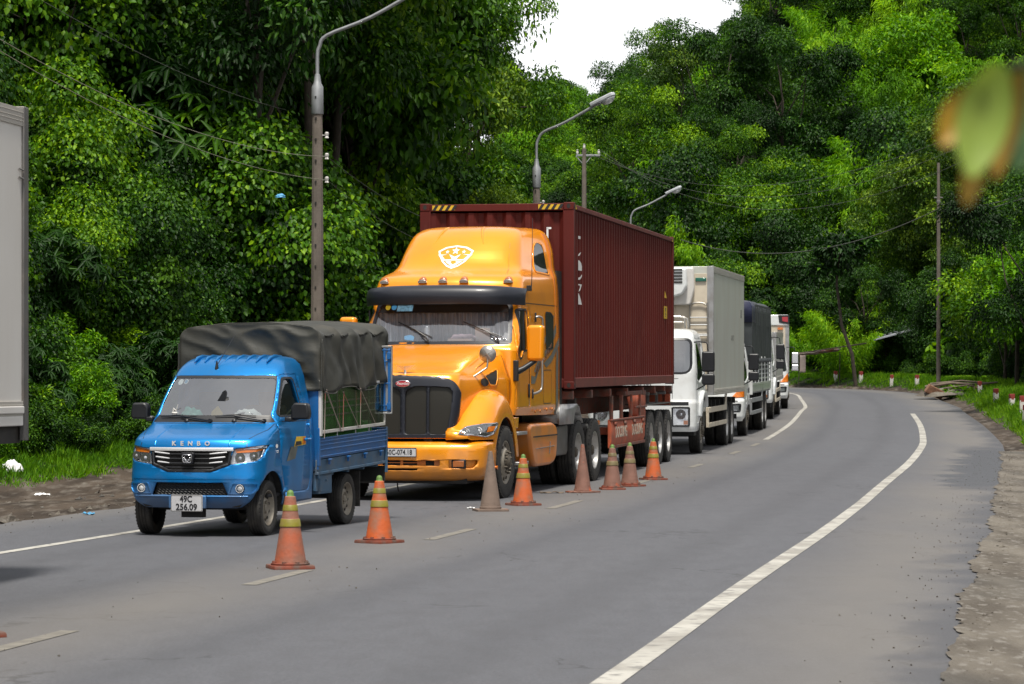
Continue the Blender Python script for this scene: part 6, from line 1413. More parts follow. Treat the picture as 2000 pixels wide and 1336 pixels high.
        # loose blue-black flap over the front and the top edge
        mb = MB(); lp = [(x*1.012, z+.012) for x, z in loop if z > zt-.62]; n = len(lp)
        for j in range(13):
            y = y0-.10+.02*j if j < 3 else y0-.06+.115*(j-2)
            for i, (x, z) in enumerate(lp):
                h = (zt-z); mb.v.append((x+.02*noise.noise(Vector((x*2, y*3, z*4)))*(1 if x > 0 else -1), y-.05*noise.noise(Vector((x*3, z*3, 5))), z+.03*noise.noise(Vector((x*2, y*2, 9)))))
        mb.f = [(j*n+i, j*n+i+1, (j+1)*n+i+1, (j+1)*n+i) for j in range(12) for i in range(n-1)]
        mb.f += [tuple(range(n))]
        mb.build("tarpaulin_flap", MT['navytarp'], tp, sharp=None, solid=.006)
        mb = MB()
        for g in (1, -1): mb.bb(g*(bw+.012), g*(bw+.022), y0+1.2, y1, zt-.62, zt-.06); mb.tube([(g*(bw+.04), y0+.1*q, 1.95+.05*math.sin(q*1.7)) for q in range(int((y1-y0)*10))], .02, 5)
        mb.build("tarpaulin_hem", MT['greytarp'], tp)
    return T, H
# white refrigerated truck just behind the container
lorry("refrigerated_truck", 2.94, 60.4, 9.8, "white refrigerated box truck with a cooling unit over its cab, directly behind the container", "truck", wheels=(5.75, 6.95), W_=1.15, hc=2.66, box=(1.45, 9.05, 1.235, 1.22, 4.04), kind='reefer', style=0, grille_text="FVM")
lorry("tarpaulin_truck", 5.05, 73.7, 9.2, "white truck with slatted sides under a navy and grey tarpaulin, third lorry in the queue", "truck", wheels=(5.6, 6.8), W_=1.12, hc=2.62, box=(1.1, 8.3, 1.13, 1.1, 3.52), kind='tarp', style=1)
lorry("box_truck", 7.35, 91.0, 7.5, "mostly hidden white truck between the tarpaulin truck and the last box truck", "truck", wheels=(5.4,), W_=1.12, hc=2.95, box=(1.3, 7.8, 1.13, 1.2, 2.8), kind='plain', style=0)
lorry("box_truck", 9.25, 104.7, 5.0, "white box truck with bright chrome mirrors, last in the visible queue", "truck", wheels=(4.6,), W_=1.02, hc=2.55, box=(1.2, 6.6, 1.05, 1.15, 3.42), kind='box', style=2, wr=.47)
# ------------------------------------------------------------ the box truck leaving the frame on the left
th = 10.0; c_, s_ = math.cos(R(th)), math.sin(R(th))
def left_truck():
    bx = 1.15; L_ = 6.2; fy0 = 1.2                      # box from fy0 to fy0+L_ behind the front axle
    yr = fy0+L_; X = -3.985-bx*c_-yr*s_; Y = 23.0+bx*s_-yr*c_
    T, H = lorry("box_truck", X, Y, th, "large grey-white box truck cut off at the left edge, only its rear corner showing", "truck", wheels=(3.7,), W_=1.10, hc=2.6, box=(fy0, yr, bx, 1.33, 3.84), kind='box', style=1, z0=0., clean=True)
    mb = MB(); mb.bb(bx-.02, bx+.022, yr-.06, yr+.05, 1.14, 3.86); mb.bb(-bx-.022, -bx+.02, yr-.06, yr+.05, 1.14, 3.86); mb.bb(-bx, bx, yr, yr+.05, 1.14, 1.34); mb.bb(-bx, bx, yr, yr+.05, 3.78, 3.87); mb.build("rear_door_frame", MT['steel'], T, bevel=.006)
    for ch in T.children:
        if ch.name.startswith("cargo_box"): ch.data.materials[0] = MT['boxpale']
    mb = MB(); mb.bb(bx-.01, bx+.03, fy0, yr-.07, 1.36, 1.42); mb.bb(bx-.01, bx+.02, fy0, yr-.07, 1.26, 1.34); mb.build("bottom_rail", MT['boxpale'], T, bevel=.008)
    mb = MB(); mb.bb(-bx+.02, bx-.03, yr-1.2, yr-.02, 1.12, 1.26); mb.lathe([(.0, -.10), (.035, -.03), (.05, .03), (.03, .05), (0, .06)], (bx-.12, yr-.26, 1.20), 'X', 12); mb.build("rear_underframe", MT['chassis'], T)
    mb = MB()
    for z_ in (3.28, 3.35): mb.tube([(bx+.01, yr-.14, z_), (bx+.02, yr-.07, z_-.01)], .008, 5)
    mb.build("hook", MT['steel'], T)
left_truck()
# ------------------------------------------------------------ traffic cones
def cone_mesh(kind):
    sq = .195; bands = MB(); body = MB(); base = MB(); tip = MB()
    if kind == 'big':
        base.prism(rpoly([(-.20, -.20), (.20, -.20), (.21, .20), (-.20, .19)], .02), 'Z', .0, .025)
        body.lathe([(.135, .025), (.137, .05), (.128, .055), (.03, .70), (.022, .74), (.0, .745)], seg=28)
        return body, None, base, None
    # stepped foot with scalloped edge
    N = 64; v = []
    for h, kx in ((0, 1.0), (.018, 1.0), (.03, .97)):
        for i in range(N):
            a = 2*PI*i/N; c, s = math.cos(a), math.sin(a); r = sq/max(abs(c), abs(s))**.85*(1-.03*(math.cos(8*a) > .4)); v.append((r*c*kx, r*s*kx, h))
    base.add(v, [(j*N+i, j*N+(i+1) % N, (j+1)*N+(i+1) % N, (j+1)*N+i) for j in range(2) for i in range(N)]+[tuple(range(N)), tuple(range(2*N, 3*N))])
    base.lathe([(.168, .028), (.17, .045), (.158, .05), (.13, .05)], seg=32)
    for i in range(8): a = 2*PI*i/8+.2; base.lathe([(.02, .045), (.018, .062), (0, .064)], (.150*math.cos(a), .150*math.sin(a), 0), seg=8)
    r = lambda h: .138-(h-.045)*.160
    body.lathe([(.140, .04), (r(.05), .06), (r(.36), .36), (r(.36)+.004, .363), (r(.43)+.004, .43), (r(.43), .433), (r(.62), .62), (.030, .63)], seg=32)
    bands.lathe([(r(.365)+.004, .362), (r(.365)+.007, .366), (r(.425)+.007, .424), (r(.43)+.004, .43)], seg=32, cap=False)
    if kind != 'norib': bands.lathe([(r(.50)+.001, .50), (r(.50)+.003, .502), (r(.55)+.003, .55), (r(.55)+.001, .552)], seg=32, cap=False)
    tip.lathe([(.036, .618), (.036, .628), (.030, .632), (.031, .65), (.026, .668), (.012, .68), (0, .682)], seg=20)
    return body, bands, base, tip
def cone(px_, py_, kind, cm, label, rz=0, lean=(0, 0), bm_='conebase_shadered', s=1):
    Y = CAMZ*5500/(py_-755)
    for _ in range(8): Y = (CAMZ-zr(Y)-.02)*5500/(py_-755)
    X = (px_-1000)/5500*Y
    T = empty("traffic_cone", (X, Y, zr(Y)+.021), rz); T.scale = (s, s, s); T.rotation_euler = (lean[0], lean[1], rz)
    tag(T, label, "traffic cone", "traffic cones along the lane line")
    b, bd, ba, tp = cone_mesh(kind)
    b.build("cone_body", MT[cm], T, sharp=40)
    if bd: bd.build("band", MT['coneband'] if cm in ('cone', 'conebright') else mat("dirty_band", (.20, .16, .07), .6, var=.4, vs=9, dirt=((.45, .42, .02), 6, .66, .7, .9)), T, sharp=40)
    ba.build("cone_base", MT[bm_], T, sharp=40)
    if tp: tp.build("cone_tip", MT['conetip'], T, sharp=60)
    return T
cone(567, 1110, 'n', 'cone', "orange cone nearest the camera, faded all over, in front of the blue pickup's rear wheel", .3)
cone(741, 1060, 'n', 'conebright', "orange cone with two olive bands standing between the pickup and the orange truck", .9)
cone(958, 998, 'big', 'conegrey', "plain grey-brown cone without bands beside the orange truck's front wheel", .2, bm_='conegrey', s=1.02)
cone(1022, 987, 'n', 'conebright', "bright banded orange cone just right of the plain grey-brown cone", .5)
T_ = cone(1138, 962, 'big', 'conedirty', "dirty brown cone with a broken flattened base beside the rear drive wheels", .7, bm_='conedirty', s=.96)
mb = MB(); v = []
for i in range(26): a = 2*PI*i/26; r_ = .24+.05*noise.noise(Vector((math.cos(a)*2, math.sin(a)*2, 4))); v += [(r_*math.cos(a)*1.1, r_*math.sin(a)*.9, .012+.02*noise.noise(Vector((a*3, 1, 1)))), (r_*.5*math.cos(a), r_*.5*math.sin(a), .035)]
mb.add(v, [(2*i, (2*i+2) % 52, (2*i+3) % 52, 2*i+1) for i in range(26)]); mb.build("torn_skirt", MT['conedirty'], T_, solid=.008)
cone(1196, 956, 'n', 'conedirty', "brown dirty banded cone, left one of the pair below the lettered side guard", .1)
cone(1230, 950, 'n', 'conedirty', "brown banded cone with an orange scuff, right one of the pair below the side guard", .8, bm_='conebase_shadered')
cone(1276, 937, 'n', 'conebright', "orange banded cone farthest from the camera, before the trailer's wheels", .4)
cone(-58, 1243, 'n', 'cone', "faded orange cone at the left edge of the photo, only its base showing", .5)
# ------------------------------------------------------------ foliage
def leafmat(name, dark, mid, light, trans=.3, rough=.5):
    m = bpy.data.materials.new(name); m.use_nodes = True; nt = m.node_tree; b = nt.nodes["Principled BSDF"]; o = nt.nodes["Material Output"]
    a = nt.nodes.new("ShaderNodeAttribute"); a.attribute_name = "lc"; oi = nt.nodes.new("ShaderNodeObjectInfo")
    s = nd(nt, "ShaderNodeMath"); s.operation = 'MULTIPLY_ADD'; nt.links.new(oi.outputs["Random"], s.inputs[0]); s.inputs[1].default_value = .28; nt.links.new(a.outputs["Fac"], s.inputs[2])
    r = nt.nodes.new("ShaderNodeValToRGB"); e = r.color_ramp.elements; e[0].position = .12; e[0].color = c4(dark); e[1].position = .98; e[1].color = c4(light); q = e.new(.55); q.color = c4(mid)
    nt.links.new(s.outputs[0], r.inputs[0]); nt.links.new(r.outputs[0], b.inputs["Base Color"]); b.inputs["Roughness"].default_value = rough; b.inputs["Specular IOR Level"].default_value = .22
    t = nt.nodes.new("ShaderNodeBsdfTranslucent"); hs = nd(nt, "ShaderNodeMix"); hs.data_type = 'RGBA'; hs.blend_type = 'MULTIPLY'; hs.inputs[0].default_value = 1; hs.inputs[7].default_value = (1.5, 1.45, .5, 1)
    hs.clamp_result = True
    nt.links.new(r.outputs[0], hs.inputs[6]); nt.links.new(hs.outputs[2], t.inputs[0]); x = nt.nodes.new("ShaderNodeMixShader"); x.inputs[0].default_value = trans
    nt.links.new(b.outputs[0], x.inputs[1]); nt.links.new(t.outputs[0], x.inputs[2]); nt.links.new(x.outputs[0], o.inputs[0]); return m
LM = dict(
 deep=leafmat("deep_green_leaves", (.004, .020, .001), (.014, .058, .002), (.085, .20, .006), .22),
 mid=leafmat("mid_green_leaves", (.007, .034, .001), (.052, .150, .002), (.25, .43, .006), .28),
 bright=leafmat("bright_green_leaves", (.026, .092, .001), (.115, .30, .003), (.34, .56, .008), .32),
 olive=leafmat("olive_leaves", (.014, .042, .002), (.050, .115, .005), (.24, .36, .02), .25),
 bluish=leafmat("blue_green_leaves", (.005, .028, .002), (.022, .076, .005), (.11, .23, .015), .22),
 brown=leafmat("brownish_flush_leaves", (.026, .040, .004), (.070, .080, .010), (.19, .18, .025), .25),
 grass=leafmat("grass_blades", (.035, .12, .003), (.10, .26, .006), (.26, .46, .015), .35, .6),
)
HEX = (np.array([(0, 0), (.35, .5), (.75, .35), (1, 0), (.75, -.35), (.35, -.5)]), [(0, 5, 4, 3), (0, 3, 2, 1)])
DIA = (np.array([(0, 0), (.45, .5), (1, 0), (.45, -.5)]), [(0, 3, 2), (0, 2, 1)])
HEART = (np.array([(.04, 0), (-.08, .25), (.12, .5), (.5, .45), (.82, .22), (1, 0), (.82, -.22), (.5, -.45), (.12, -.5), (-.08, -.25)]), [(0, 9, 8, 7, 6, 5), (0, 5, 4, 3, 2, 1)])
def nrm(a): return a/np.maximum(np.linalg.norm(a, axis=1, keepdims=True), 1e-9)
def leafmesh(name, P, D, N, L, Wd, C, tmpl, m, bend=.25, fold=.25):
    n = len(P); D = nrm(D); S = nrm(np.cross(D, N)); N = np.cross(S, D); T, F = tmpl; k = len(T)
    L = np.broadcast_to(L, n)[:, None, None]; Wd = np.broadcast_to(Wd, n)[:, None, None]
    u = T[:, 0][None, :, None]; v = T[:, 1][None, :, None]
    V = P[:, None, :]+D[:, None, :]*u*L+S[:, None, :]*v*Wd+N[:, None, :]*(np.abs(v)*fold*Wd-bend*u*u*L)
    V = V.reshape(-1, 3); me = bpy.data.meshes.new(name); me.vertices.add(len(V)); me.vertices.foreach_set("co", V.astype(np.float32).ravel())
    fl = [len(f) for f in F]; base = np.arange(n)*k
    loops = np.concatenate([(base[:, None]+np.array(f)[None, :]) for f in F], 1) if len(set(fl)) == 1 else None
    lp = loops.ravel(); tot = n*len(F); me.loops.add(len(lp)); me.loops.foreach_set("vertex_index", lp.astype(np.int32)); me.polygons.add(tot)
    me.polygons.foreach_set("loop_start", (np.arange(tot)*fl[0]).astype(np.int32)); me.update(calc_edges=True)
    at = me.attributes.new("lc", 'FLOAT', 'POINT'); at.data.foreach_set("value", np.repeat(np.broadcast_to(C, n), k).astype(np.float32))
    me.materials.append(m); me.update(); return me
def cloud(rng, blobs, n, inner=.25):
    """points on lumpy blobs -> position, outward, blob id"""
    B = np.array([b[0] for b in blobs]); Rr = np.array([b[1] if hasattr(b[1], '__len__') else (b[1],)*3 for b in blobs])
    w = (Rr[:, 0]*Rr[:, 1]+Rr[:, 0]*Rr[:, 2]); w = w/w.sum(); k = rng.choice(len(blobs), n, p=w); d = nrm(rng.normal(size=(n, 3))); d[:, 2] = np.where(rng.random(n) < .7, np.abs(d[:, 2]), d[:, 2])
    r = 1-np.abs(rng.normal(0, inner, n)); r = np.clip(r, .1, 1.15); lump = 1+.18*np.sin(d[:, 0]*7+k)*np.cos(d[:, 1]*6+k*2)
    return B[k]+d*Rr[k]*(r*lump)[:, None], d, k
def crown(name, seed, blobs, n, L, Wd, m, tmpl=HEX, droop=.5, spread=.6, up=.8, cvar=.22, bend=.3, lvar=.3, inner=.22, newtips=.12):
    rng = np.random.default_rng(seed); P, O, k = cloud(rng, blobs, n, inner); R3 = rng.normal(size=(n, 3))
    D = O*.8+R3*spread+np.array([0, 0, -droop]); N = O*.5+np.array([0, 0, up])+rng.normal(size=(n, 3))*.35
    bc = rng.normal(.27, .15, len(blobs)); C = bc[k]+rng.normal(0, cvar*.6, n); C = np.where(rng.random(n) < newtips*(O[:, 2] > .1), C+.35, C)
    l = L*(1+lvar*(rng.random(n)-.5)*2); return leafmesh(name, P, D, N, l, Wd*l/L, np.clip(C, 0, 1), tmpl, m, bend)
def whorls(name, seed, blobs, nn, per, L, Wd, m, droop=.35, bend=.5):
    rng = np.random.default_rng(seed); P, O, k = cloud(rng, blobs, nn, .18); ax = nrm(O+np.array([0, 0, .7])+rng.normal(size=(nn, 3))*.25)
    a = nrm(np.cross(ax, rng.normal(size=(nn, 3)))); b = np.cross(ax, a); ph = np.arange(per)*2*PI/per
    D = (a[:, None]*np.cos(ph)[None, :, None]+b[:, None]*np.sin(ph)[None, :, None])+ax[:, None]*.35+np.array([0, 0, -droop])+rng.normal(size=(nn, per, 3))*.15
    bc = rng.normal(.32, .12, len(blobs)); C = (bc[k]+rng.normal(0, .10, nn))[:, None]+rng.normal(0, .06, (nn, per))
    l = L*(1+.25*(rng.random(nn*per)-.5)*2)
    return leafmesh(name, np.repeat(P, per, 0), D.reshape(-1, 3), np.repeat(ax, per, 0)+.01, l, Wd*l/L, np.clip(C.ravel(), 0, 1), HEX, m, bend)
def plumes(name, seed, npl, H_, spread, n, L, Wd, m, droopy=.5):
    """bamboo-like arching plumes of thin leaves"""
    rng = np.random.default_rng(seed); per = n//npl; Ps, Ds = [], []; Cs = []
    for i in range(npl):
        a = rng.random()*2*PI; r = spread*rng.random()**.5; h = H_*(.55+.45*rng.random()); t = rng.random(per)**.8
        base = np.array([.25*r*math.cos(a), .25*r*math.sin(a), 0]); tip = np.array([r*math.cos(a), r*math.sin(a), h])
        p = base+(tip-base)*t[:, None]; p[:, 2] = h*(1.25*t-.32*t**3.2)*.95; out = np.array([math.cos(a), math.sin(a), 0])
        p += out*(t**2.6)[:, None]*spread*.35; w = .28+.55*np.sin(PI*np.clip(t, 0, 1))**.8*(t > .25)
        p += rng.normal(size=(per, 3))*w[:, None]*.33*spread/2.2; d = out*.6+np.array([0, 0, -droopy])+rng.normal(size=(per, 3))*.55
        Ps.append(p); Ds.append(d); Cs.append(rng.normal(.38, .1)+rng.normal(0, .13, per)+.15*(t-.5))
    P = np.concatenate(Ps); D = np.concatenate(Ds); C = np.concatenate(Cs); k = len(P)
    return leafmesh(name, P, D, np.array([0, 0, 1.])+rng.normal(size=(k, 3))*.5, L*(.7+.6*rng.random(k)), Wd, np.clip(C, 0, 1), DIA, m, .35)
def branchmesh(name, seed, base_h, tips, r0, m, lean=(0, 0), seg=7):
    rng = random.Random(seed); mb = MB(); top = Vector((lean[0], lean[1], base_h)); n = 7; pts = []
    for i in range(n+1):
        t = i/n; pts.append(Vector((top.x*t+.10*base_h*.12*math.sin(t*5+seed), top.y*t+.10*base_h*.12*math.cos(t*4+seed), -.4+(base_h+.4)*t)))
    mb.tube(pts, [r0*(1-.55*i/n)*(1.35 if i == 0 else 1) for i in range(n+1)], seg)
    for t in tips:
        t = Vector(t); k = rng.randint(n-3, n); s = pts[k]; q = s.lerp(t, .5)+Vector((rng.uniform(-.3, .3), rng.uniform(-.3, .3), rng.uniform(-.1, .5)))
        mb.tube([s, q, t], [r0*.33, r0*.22, r0*.07], 5)
    me = mb.mesh(name, 60); me.materials.append(m); return me
def ell(rng, n, R_, c, rb, low=-.2, shell=.65):
    out_ = []
    for _ in range(n):
        d = rng.normal(size=3); d /= np.linalg.norm(d); d[2] = max(low, d[2]); r = shell+(1-shell)*rng.random()
        out_.append((np.array(c)+d*np.array(R_)*r, rb*(.7+.6*rng.random())))
    return out_
PROTO = {}
def proto(key, crown_me, trunk_me): PROTO.setdefault(key, []).append((crown_me, trunk_me))
for i in range(4):    # leafy shrubs, 2.2 m
    rng = np.random.default_rng(100+i); bl = ell(rng, 13, (1.05, 1.05, .95), (0, 0, 1.0), .52, -.5, .5)
    proto('shrub', crown("crown", i, bl, 8500, .105, .047, LM[('mid', 'bright', 'deep', 'mid')[i]], droop=.45, newtips=.2), branchmesh("stem", i, .7, [b[0] for b in bl[:6]], .05, MT['bark']))
for i in range(3):    # whorled, mango-like
    rng = np.random.default_rng(200+i); bl = ell(rng, 14, (1.3, 1.3, 1.2), (0, 0, 1.35), .6, -.4, .5)
    proto('whorl', whorls("crown", 20+i, bl, 820, 8, .205, .055, LM[('deep', 'mid', 'bluish')[i]]), branchmesh("stem", 10+i, 1.0, [b[0] for b in bl[:7]], .06, MT['bark']))
for i in range(3):    # dense creeper-smothered mound, small leaves
    rng = np.random.default_rng(300+i); bl = ell(rng, 16, (1.25, 1.0, 1.75), (0, 0, 1.9), .62, -.6, .6)
    proto('creeper', crown("crown", 30+i, bl, 13000, .075, .056, LM[('mid', 'deep', 'mid')[i]], tmpl=HEX, droop=1.0, spread=.4, up=.35, newtips=.14), branchmesh("stem", 20+i, 1.6, [b[0] for b in bl[:5]], .07, MT['bark']))
for i in range(2):    # big heart-shaped leaves
    rng = np.random.default_rng(400+i); bl = ell(rng, 7, (.7, .7, .7), (0, 0, 1.1), .4, -.2, .5)
    proto('bigleaf', crown("crown", 40+i, bl, 85, .40, .36, LM[('mid', 'bright')[i]], tmpl=HEART, droop=.9, spread=.35, up=.9, bend=.25, newtips=.1), branchmesh("stem", 30+i, .8, [b[0] for b in bl], .03, MT['bark']))
for i in range(3):    # broad round-headed forest tree, 9 m
    rng = np.random.default_rng(500+i); bl = ell(rng, 30, (3.1, 3.1, 2.5), (0, 0, 6.0), 1.15, -.35, .6)+ell(rng, 6, (1.5, 1.5, .8), (0, 0, 5.4), 1.2)
    proto('round', crown("crown", 50+i, bl, 17000, .235, .13, LM[('mid', 'bright', 'deep')[i]], tmpl=DIA, droop=.4, spread=.7, newtips=.15), branchmesh("trunk", 40+i, 5.0, [b[0] for b in bl[:7]], .15, MT['palebark' if i == 2 else 'bark']))
for i in range(3):    # tall loose tree 13 m, crown in separate clouds so the sky shows through
    rng = np.random.default_rng(600+i); bl = ell(rng, 26, (3.4, 3.4, 3.9), (0, 0, 8.8), .95, -.8, .62)
    proto('tall', crown("crown", 60+i, bl, 22000, .155, .073, LM[('deep', 'mid', 'olive')[i]], tmpl=HEX, droop=.7, spread=.6, newtips=.1, inner=.3), branchmesh("trunk", 50+i, 8.2, [b[0] for b in bl[:8]], .16, MT['bark']))
for i in range(3):    # bamboo clumps 7 m
    proto('bamboo', plumes("crown", 70+i, 34, 6.8, 2.6, 13000, .34, .055, LM[('bright', 'bright', 'mid')[i]]), branchmesh("trunk", 60+i, 3.2, [(rr*math.cos(a), rr*math.sin(a), 5.0) for a, rr in ((0, 1), (1.2, .8), (2.5, 1.2), (4, .9), (5.2, 1.1))], .06, MT['palebark']))
for i in range(2):    # brownish feathery crown
    rng = np.random.default_rng(800+i); bl = ell(rng, 22, (2.4, 2.4, 3.0), (0, 0, 6.6), .8, -.5, .6)
    proto('feathery', crown("crown", 80+i, bl, 9000, .26, .06, LM[('brown', 'olive')[i]], tmpl=DIA, droop=.2, spread=.9, newtips=.3, inner=.3), branchmesh("trunk", 70+i, 6.0, [b[0] for b in bl[:14]], .14, MT['palebark']))
for i in range(2):    # fern / rosette of long blades
    rng = np.random.default_rng(900+i); n = 900; nb = 16; a = rng.integers(0, nb, n)*2*PI/nb+.1*rng.normal(size=n); t = rng.random(n); el_ = .55
    P = np.stack([np.cos(a)*t*.95, np.sin(a)*t*.95, .12+.95*t-.62*t*t], 1); side = rng.choice([-1, 1], n)
    D = np.stack([-np.sin(a)*side+np.cos(a)*.5, np.cos(a)*side+np.sin(a)*.5, -.3+0*a], 1)
    proto('fern', leafmesh("crown", P, D, np.array([0, 0, 1.])+.2*rng.normal(size=(n, 3)), .24*(1-.6*t), .045, np.clip(rng.normal(.45, .15, n), 0, 1), DIA, LM[('bright', 'mid')[i]], .3), None)
COUNT = {}; LASTP = [None]
def plant(key, x, y, s, name, label, cat, group, i=None, z=None, sz=None, hs=1.0):
    ps = PROTO[key]; c, t = ps[random.randrange(len(ps)) if i is None else i % len(ps)]
    e = bpy.data.objects.new(name, None); e.empty_display_size = .3; e.location = (x, y, gz(x, y)-.08 if z is None else z); e.rotation_euler = (random.uniform(-.06, .06), random.uniform(-.06, .06), random.uniform(0, 6.28)); e.scale = (s, s, (sz or s)*hs)
    COL.objects.link(e); tag(e, label, cat, group); inst("crown", c, e)
    if t is not None: inst("trunk" if t.name.startswith("trunk") else "stem", t, e)
    LASTP[0] = e; return e
def at_lat(y, d):
    """world x on the line lateral offset d from the centre line at depth y (gentle part of the road)"""
    k = nearidx(y); p = P2[k].lerp(P2[k+1], (y-P2[k].y)/max(1e-6, P2[k+1].y-P2[k].y)); n = N2[k]; return p.x+d/n.x
def upx(x, y): return 1000+5500*x/y
# ---- left hillside
def zoneL(u, z):
    a = "beside the cut-off box truck" if u < 90 else "left of the blue pickup" if u < 260 else "over the blue pickup's cab" if u < 480 else "just left of the first lamp post" if u < 620 else "right of the first lamp post" if u < 740 else "left of the container's top" if u < 860 else "behind the container"
    b = "low" if z < 2.2 else "halfway up the bank" if z < 6 else "high on the bank"
    return b+", "+a
def zoneR(u, z):
    a = "below the gap of sky" if u < 1180 else "above the container roof" if u < 1330 else "above the refrigerated truck" if u < 1460 else "above the lorry queue" if u < 1600 else "above the bend" if u < 1790 else "behind the thin pole" if u < 1880 else "at the right side"
    b = "low on the slope" if z < 5 else "halfway up the slope" if z < 14 else "high on the slope"
    return b+", "+a
def relabel(e, word, zf):
    e["label"] = word+" "+zf(upx(e.location.x, e.location.y), e.location.z)
def LEFT():
    rnd = random.Random(5)
    def row(dl0, dl1, y0, y1, step, keys, s0, s1, name, label, cat, group, umax=1200, zoff=0):
        y = y0
        while y < y1:
            dl = rnd.uniform(dl0, dl1); yy = y+rnd.uniform(-.4, .4)*step; x = at_lat(min(yy, 128), -(EL+dl)); u = upx(x, yy)
            if -420 < u < umax:
                key = rnd.choice(keys); e = plant(key, x, yy, rnd.uniform(s0, s1), name, label, cat, group)
                relabel(e, {'shrub': "leafy shrub", 'creeper': "creeper-smothered bush", 'whorl': "long-leaved bush", 'fern': "fern-like plant", 'bigleaf': "heart-leaved plant", 'tall': "tall dark tree", 'round': "round-headed dark tree"}[key], zoneL)
            y += step*rnd.uniform(.8, 1.2)
    L1 = "leafy green shrub in the thicket left of the road"; G1 = "shrubs and bushes on the left bank"
    row(4.7, 5.6, 40, 112, 1.15, ['shrub', 'fern', 'shrub'], .28, .50, "weed_clump", "knee-high leafy weed at the foot of the left thicket", "weed", "shrubs and bushes on the left bank")
    row(5.6, 6.6, 38, 112, 1.0, ['shrub', 'fern', 'whorl'], .45, .8, "shrub", "low leafy shrub at the front of the left thicket", "shrub", "shrubs and bushes on the left bank")
    row(6.8, 8.2, 38, 120, 1.5, ['shrub', 'creeper', 'whorl', 'shrub'], .75, 1.15, "shrub", L1, "shrub", G1)
    for k, d in enumerate((9, 10.8, 12.6, 14.6, 17, 19.5, 22)):
        row(d-.8, d+.8, 40+k*2, 112-k*3, 2.1+.15*k, ['creeper', 'whorl', 'shrub', 'creeper'], .95, 1.5, "creeper_bush", "creeper-covered bush on the steep bank left of the road", "bush", "shrubs and bushes on the left bank")
    row(8.3, 9.2, 47, 85, 5.0, ['bigleaf'], .8, 1.3, "large_leaved_plant", "plant with large heart-shaped leaves on the left bank", "plant", "shrubs and bushes on the left bank")
    row(11.0, 12.5, 50, 85, 5.5, ['bigleaf'], 1.1, 1.5, "large_leaved_plant", "plant with large heart-shaped leaves on the left bank", "plant", "shrubs and bushes on the left bank")
    for k, d in enumerate((13, 18, 24)):
        row(d-1.5, d+1.5, 50+k*6, 104, 4.6, ['tall', 'round', 'tall'], .85, 1.15, "forest_tree", "dark broadleaf tree rising from the bank left of the road", "tree", "broadleaf trees on the left bank", umax=960)
LEFT()
def UNDER():
    rnd = random.Random(8)
    for k in range(60):
        Y = rnd.uniform(66, 122); dl = rnd.uniform(5.5, 13); x = at_lat(Y, -(EL+dl)); key = rnd.choice(['creeper', 'creeper', 'whorl', 'shrub']); e = plant(key, x, Y, rnd.uniform(1.4, 2.3), 'creeper_bush', 'bush', 'bush', 'shrubs and bushes on the left bank')
        relabel(e, {'shrub': 'large leafy shrub', 'creeper': 'tall creeper-smothered bush', 'whorl': 'tall long-leaved bush'}[key], zoneL)
UNDER()
# trees that make the skyline beside the gap of sky
for n_, (u, Y, key, s, i, hs) in enumerate(((895, 98, 'tall', .92, 1, 1.25), (868, 106, 'tall', .85, 0, 1.3), (800, 92, 'tall', 1.0, 2, 1.15), (745, 88, 'tall', 1.1, 0, 1.2), (700, 84, 'round', 1.2, 0, 1.3), (640, 80, 'tall', 1.2, 1, 1.2), (560, 84, 'round', 1.4, 0, 1.3), (590, 74, 'tall', 1.2, 2, 1.2), (500, 70, 'tall', 1.15, 0, 1.2))):
    plant(key, (u-1000)/5500*Y, Y, s, "roadside_tree", "tall loose-crowned tree, %s of the big trees counted leftwards from the gap of sky" % ("first second third fourth fifth sixth seventh eighth ninth".split()[n_]), "tree", "tall trees left of the gap of sky", i=i, hs=hs)
for (u, Y, s, i) in ((1030, 101, .62, 2), (1080, 106, .52, 2), (985, 96, .6, 1), (930, 90, .7, 2), (1120, 112, .42, 1), (1100, 120, .6, 0), (1060, 118, .7, 1), (1010, 114, .7, 1), (960, 105, .7, 2)):
    plant('tall' if i != 1 else 'round', (u-1000)/5500*Y, Y, s, "flowering_tree", "low tree with pale yellow-green heads showing above the container roof", "tree", "yellow-green trees behind the container", i=i, hs=.8)
rnd = random.Random(21)
for k in range(16):    # the bank carries on behind the container
    Y = rnd.uniform(104, 132); x = at_lat(min(Y, 128), -(EL+rnd.uniform(9, 26))); e = plant('round', x, Y, rnd.uniform(.55, .8), "bank_tree", "tree", "tree", "trees on the bank behind the container", z=gz(x, Y)-2.4); relabel(e, "small round-headed tree", zoneL)
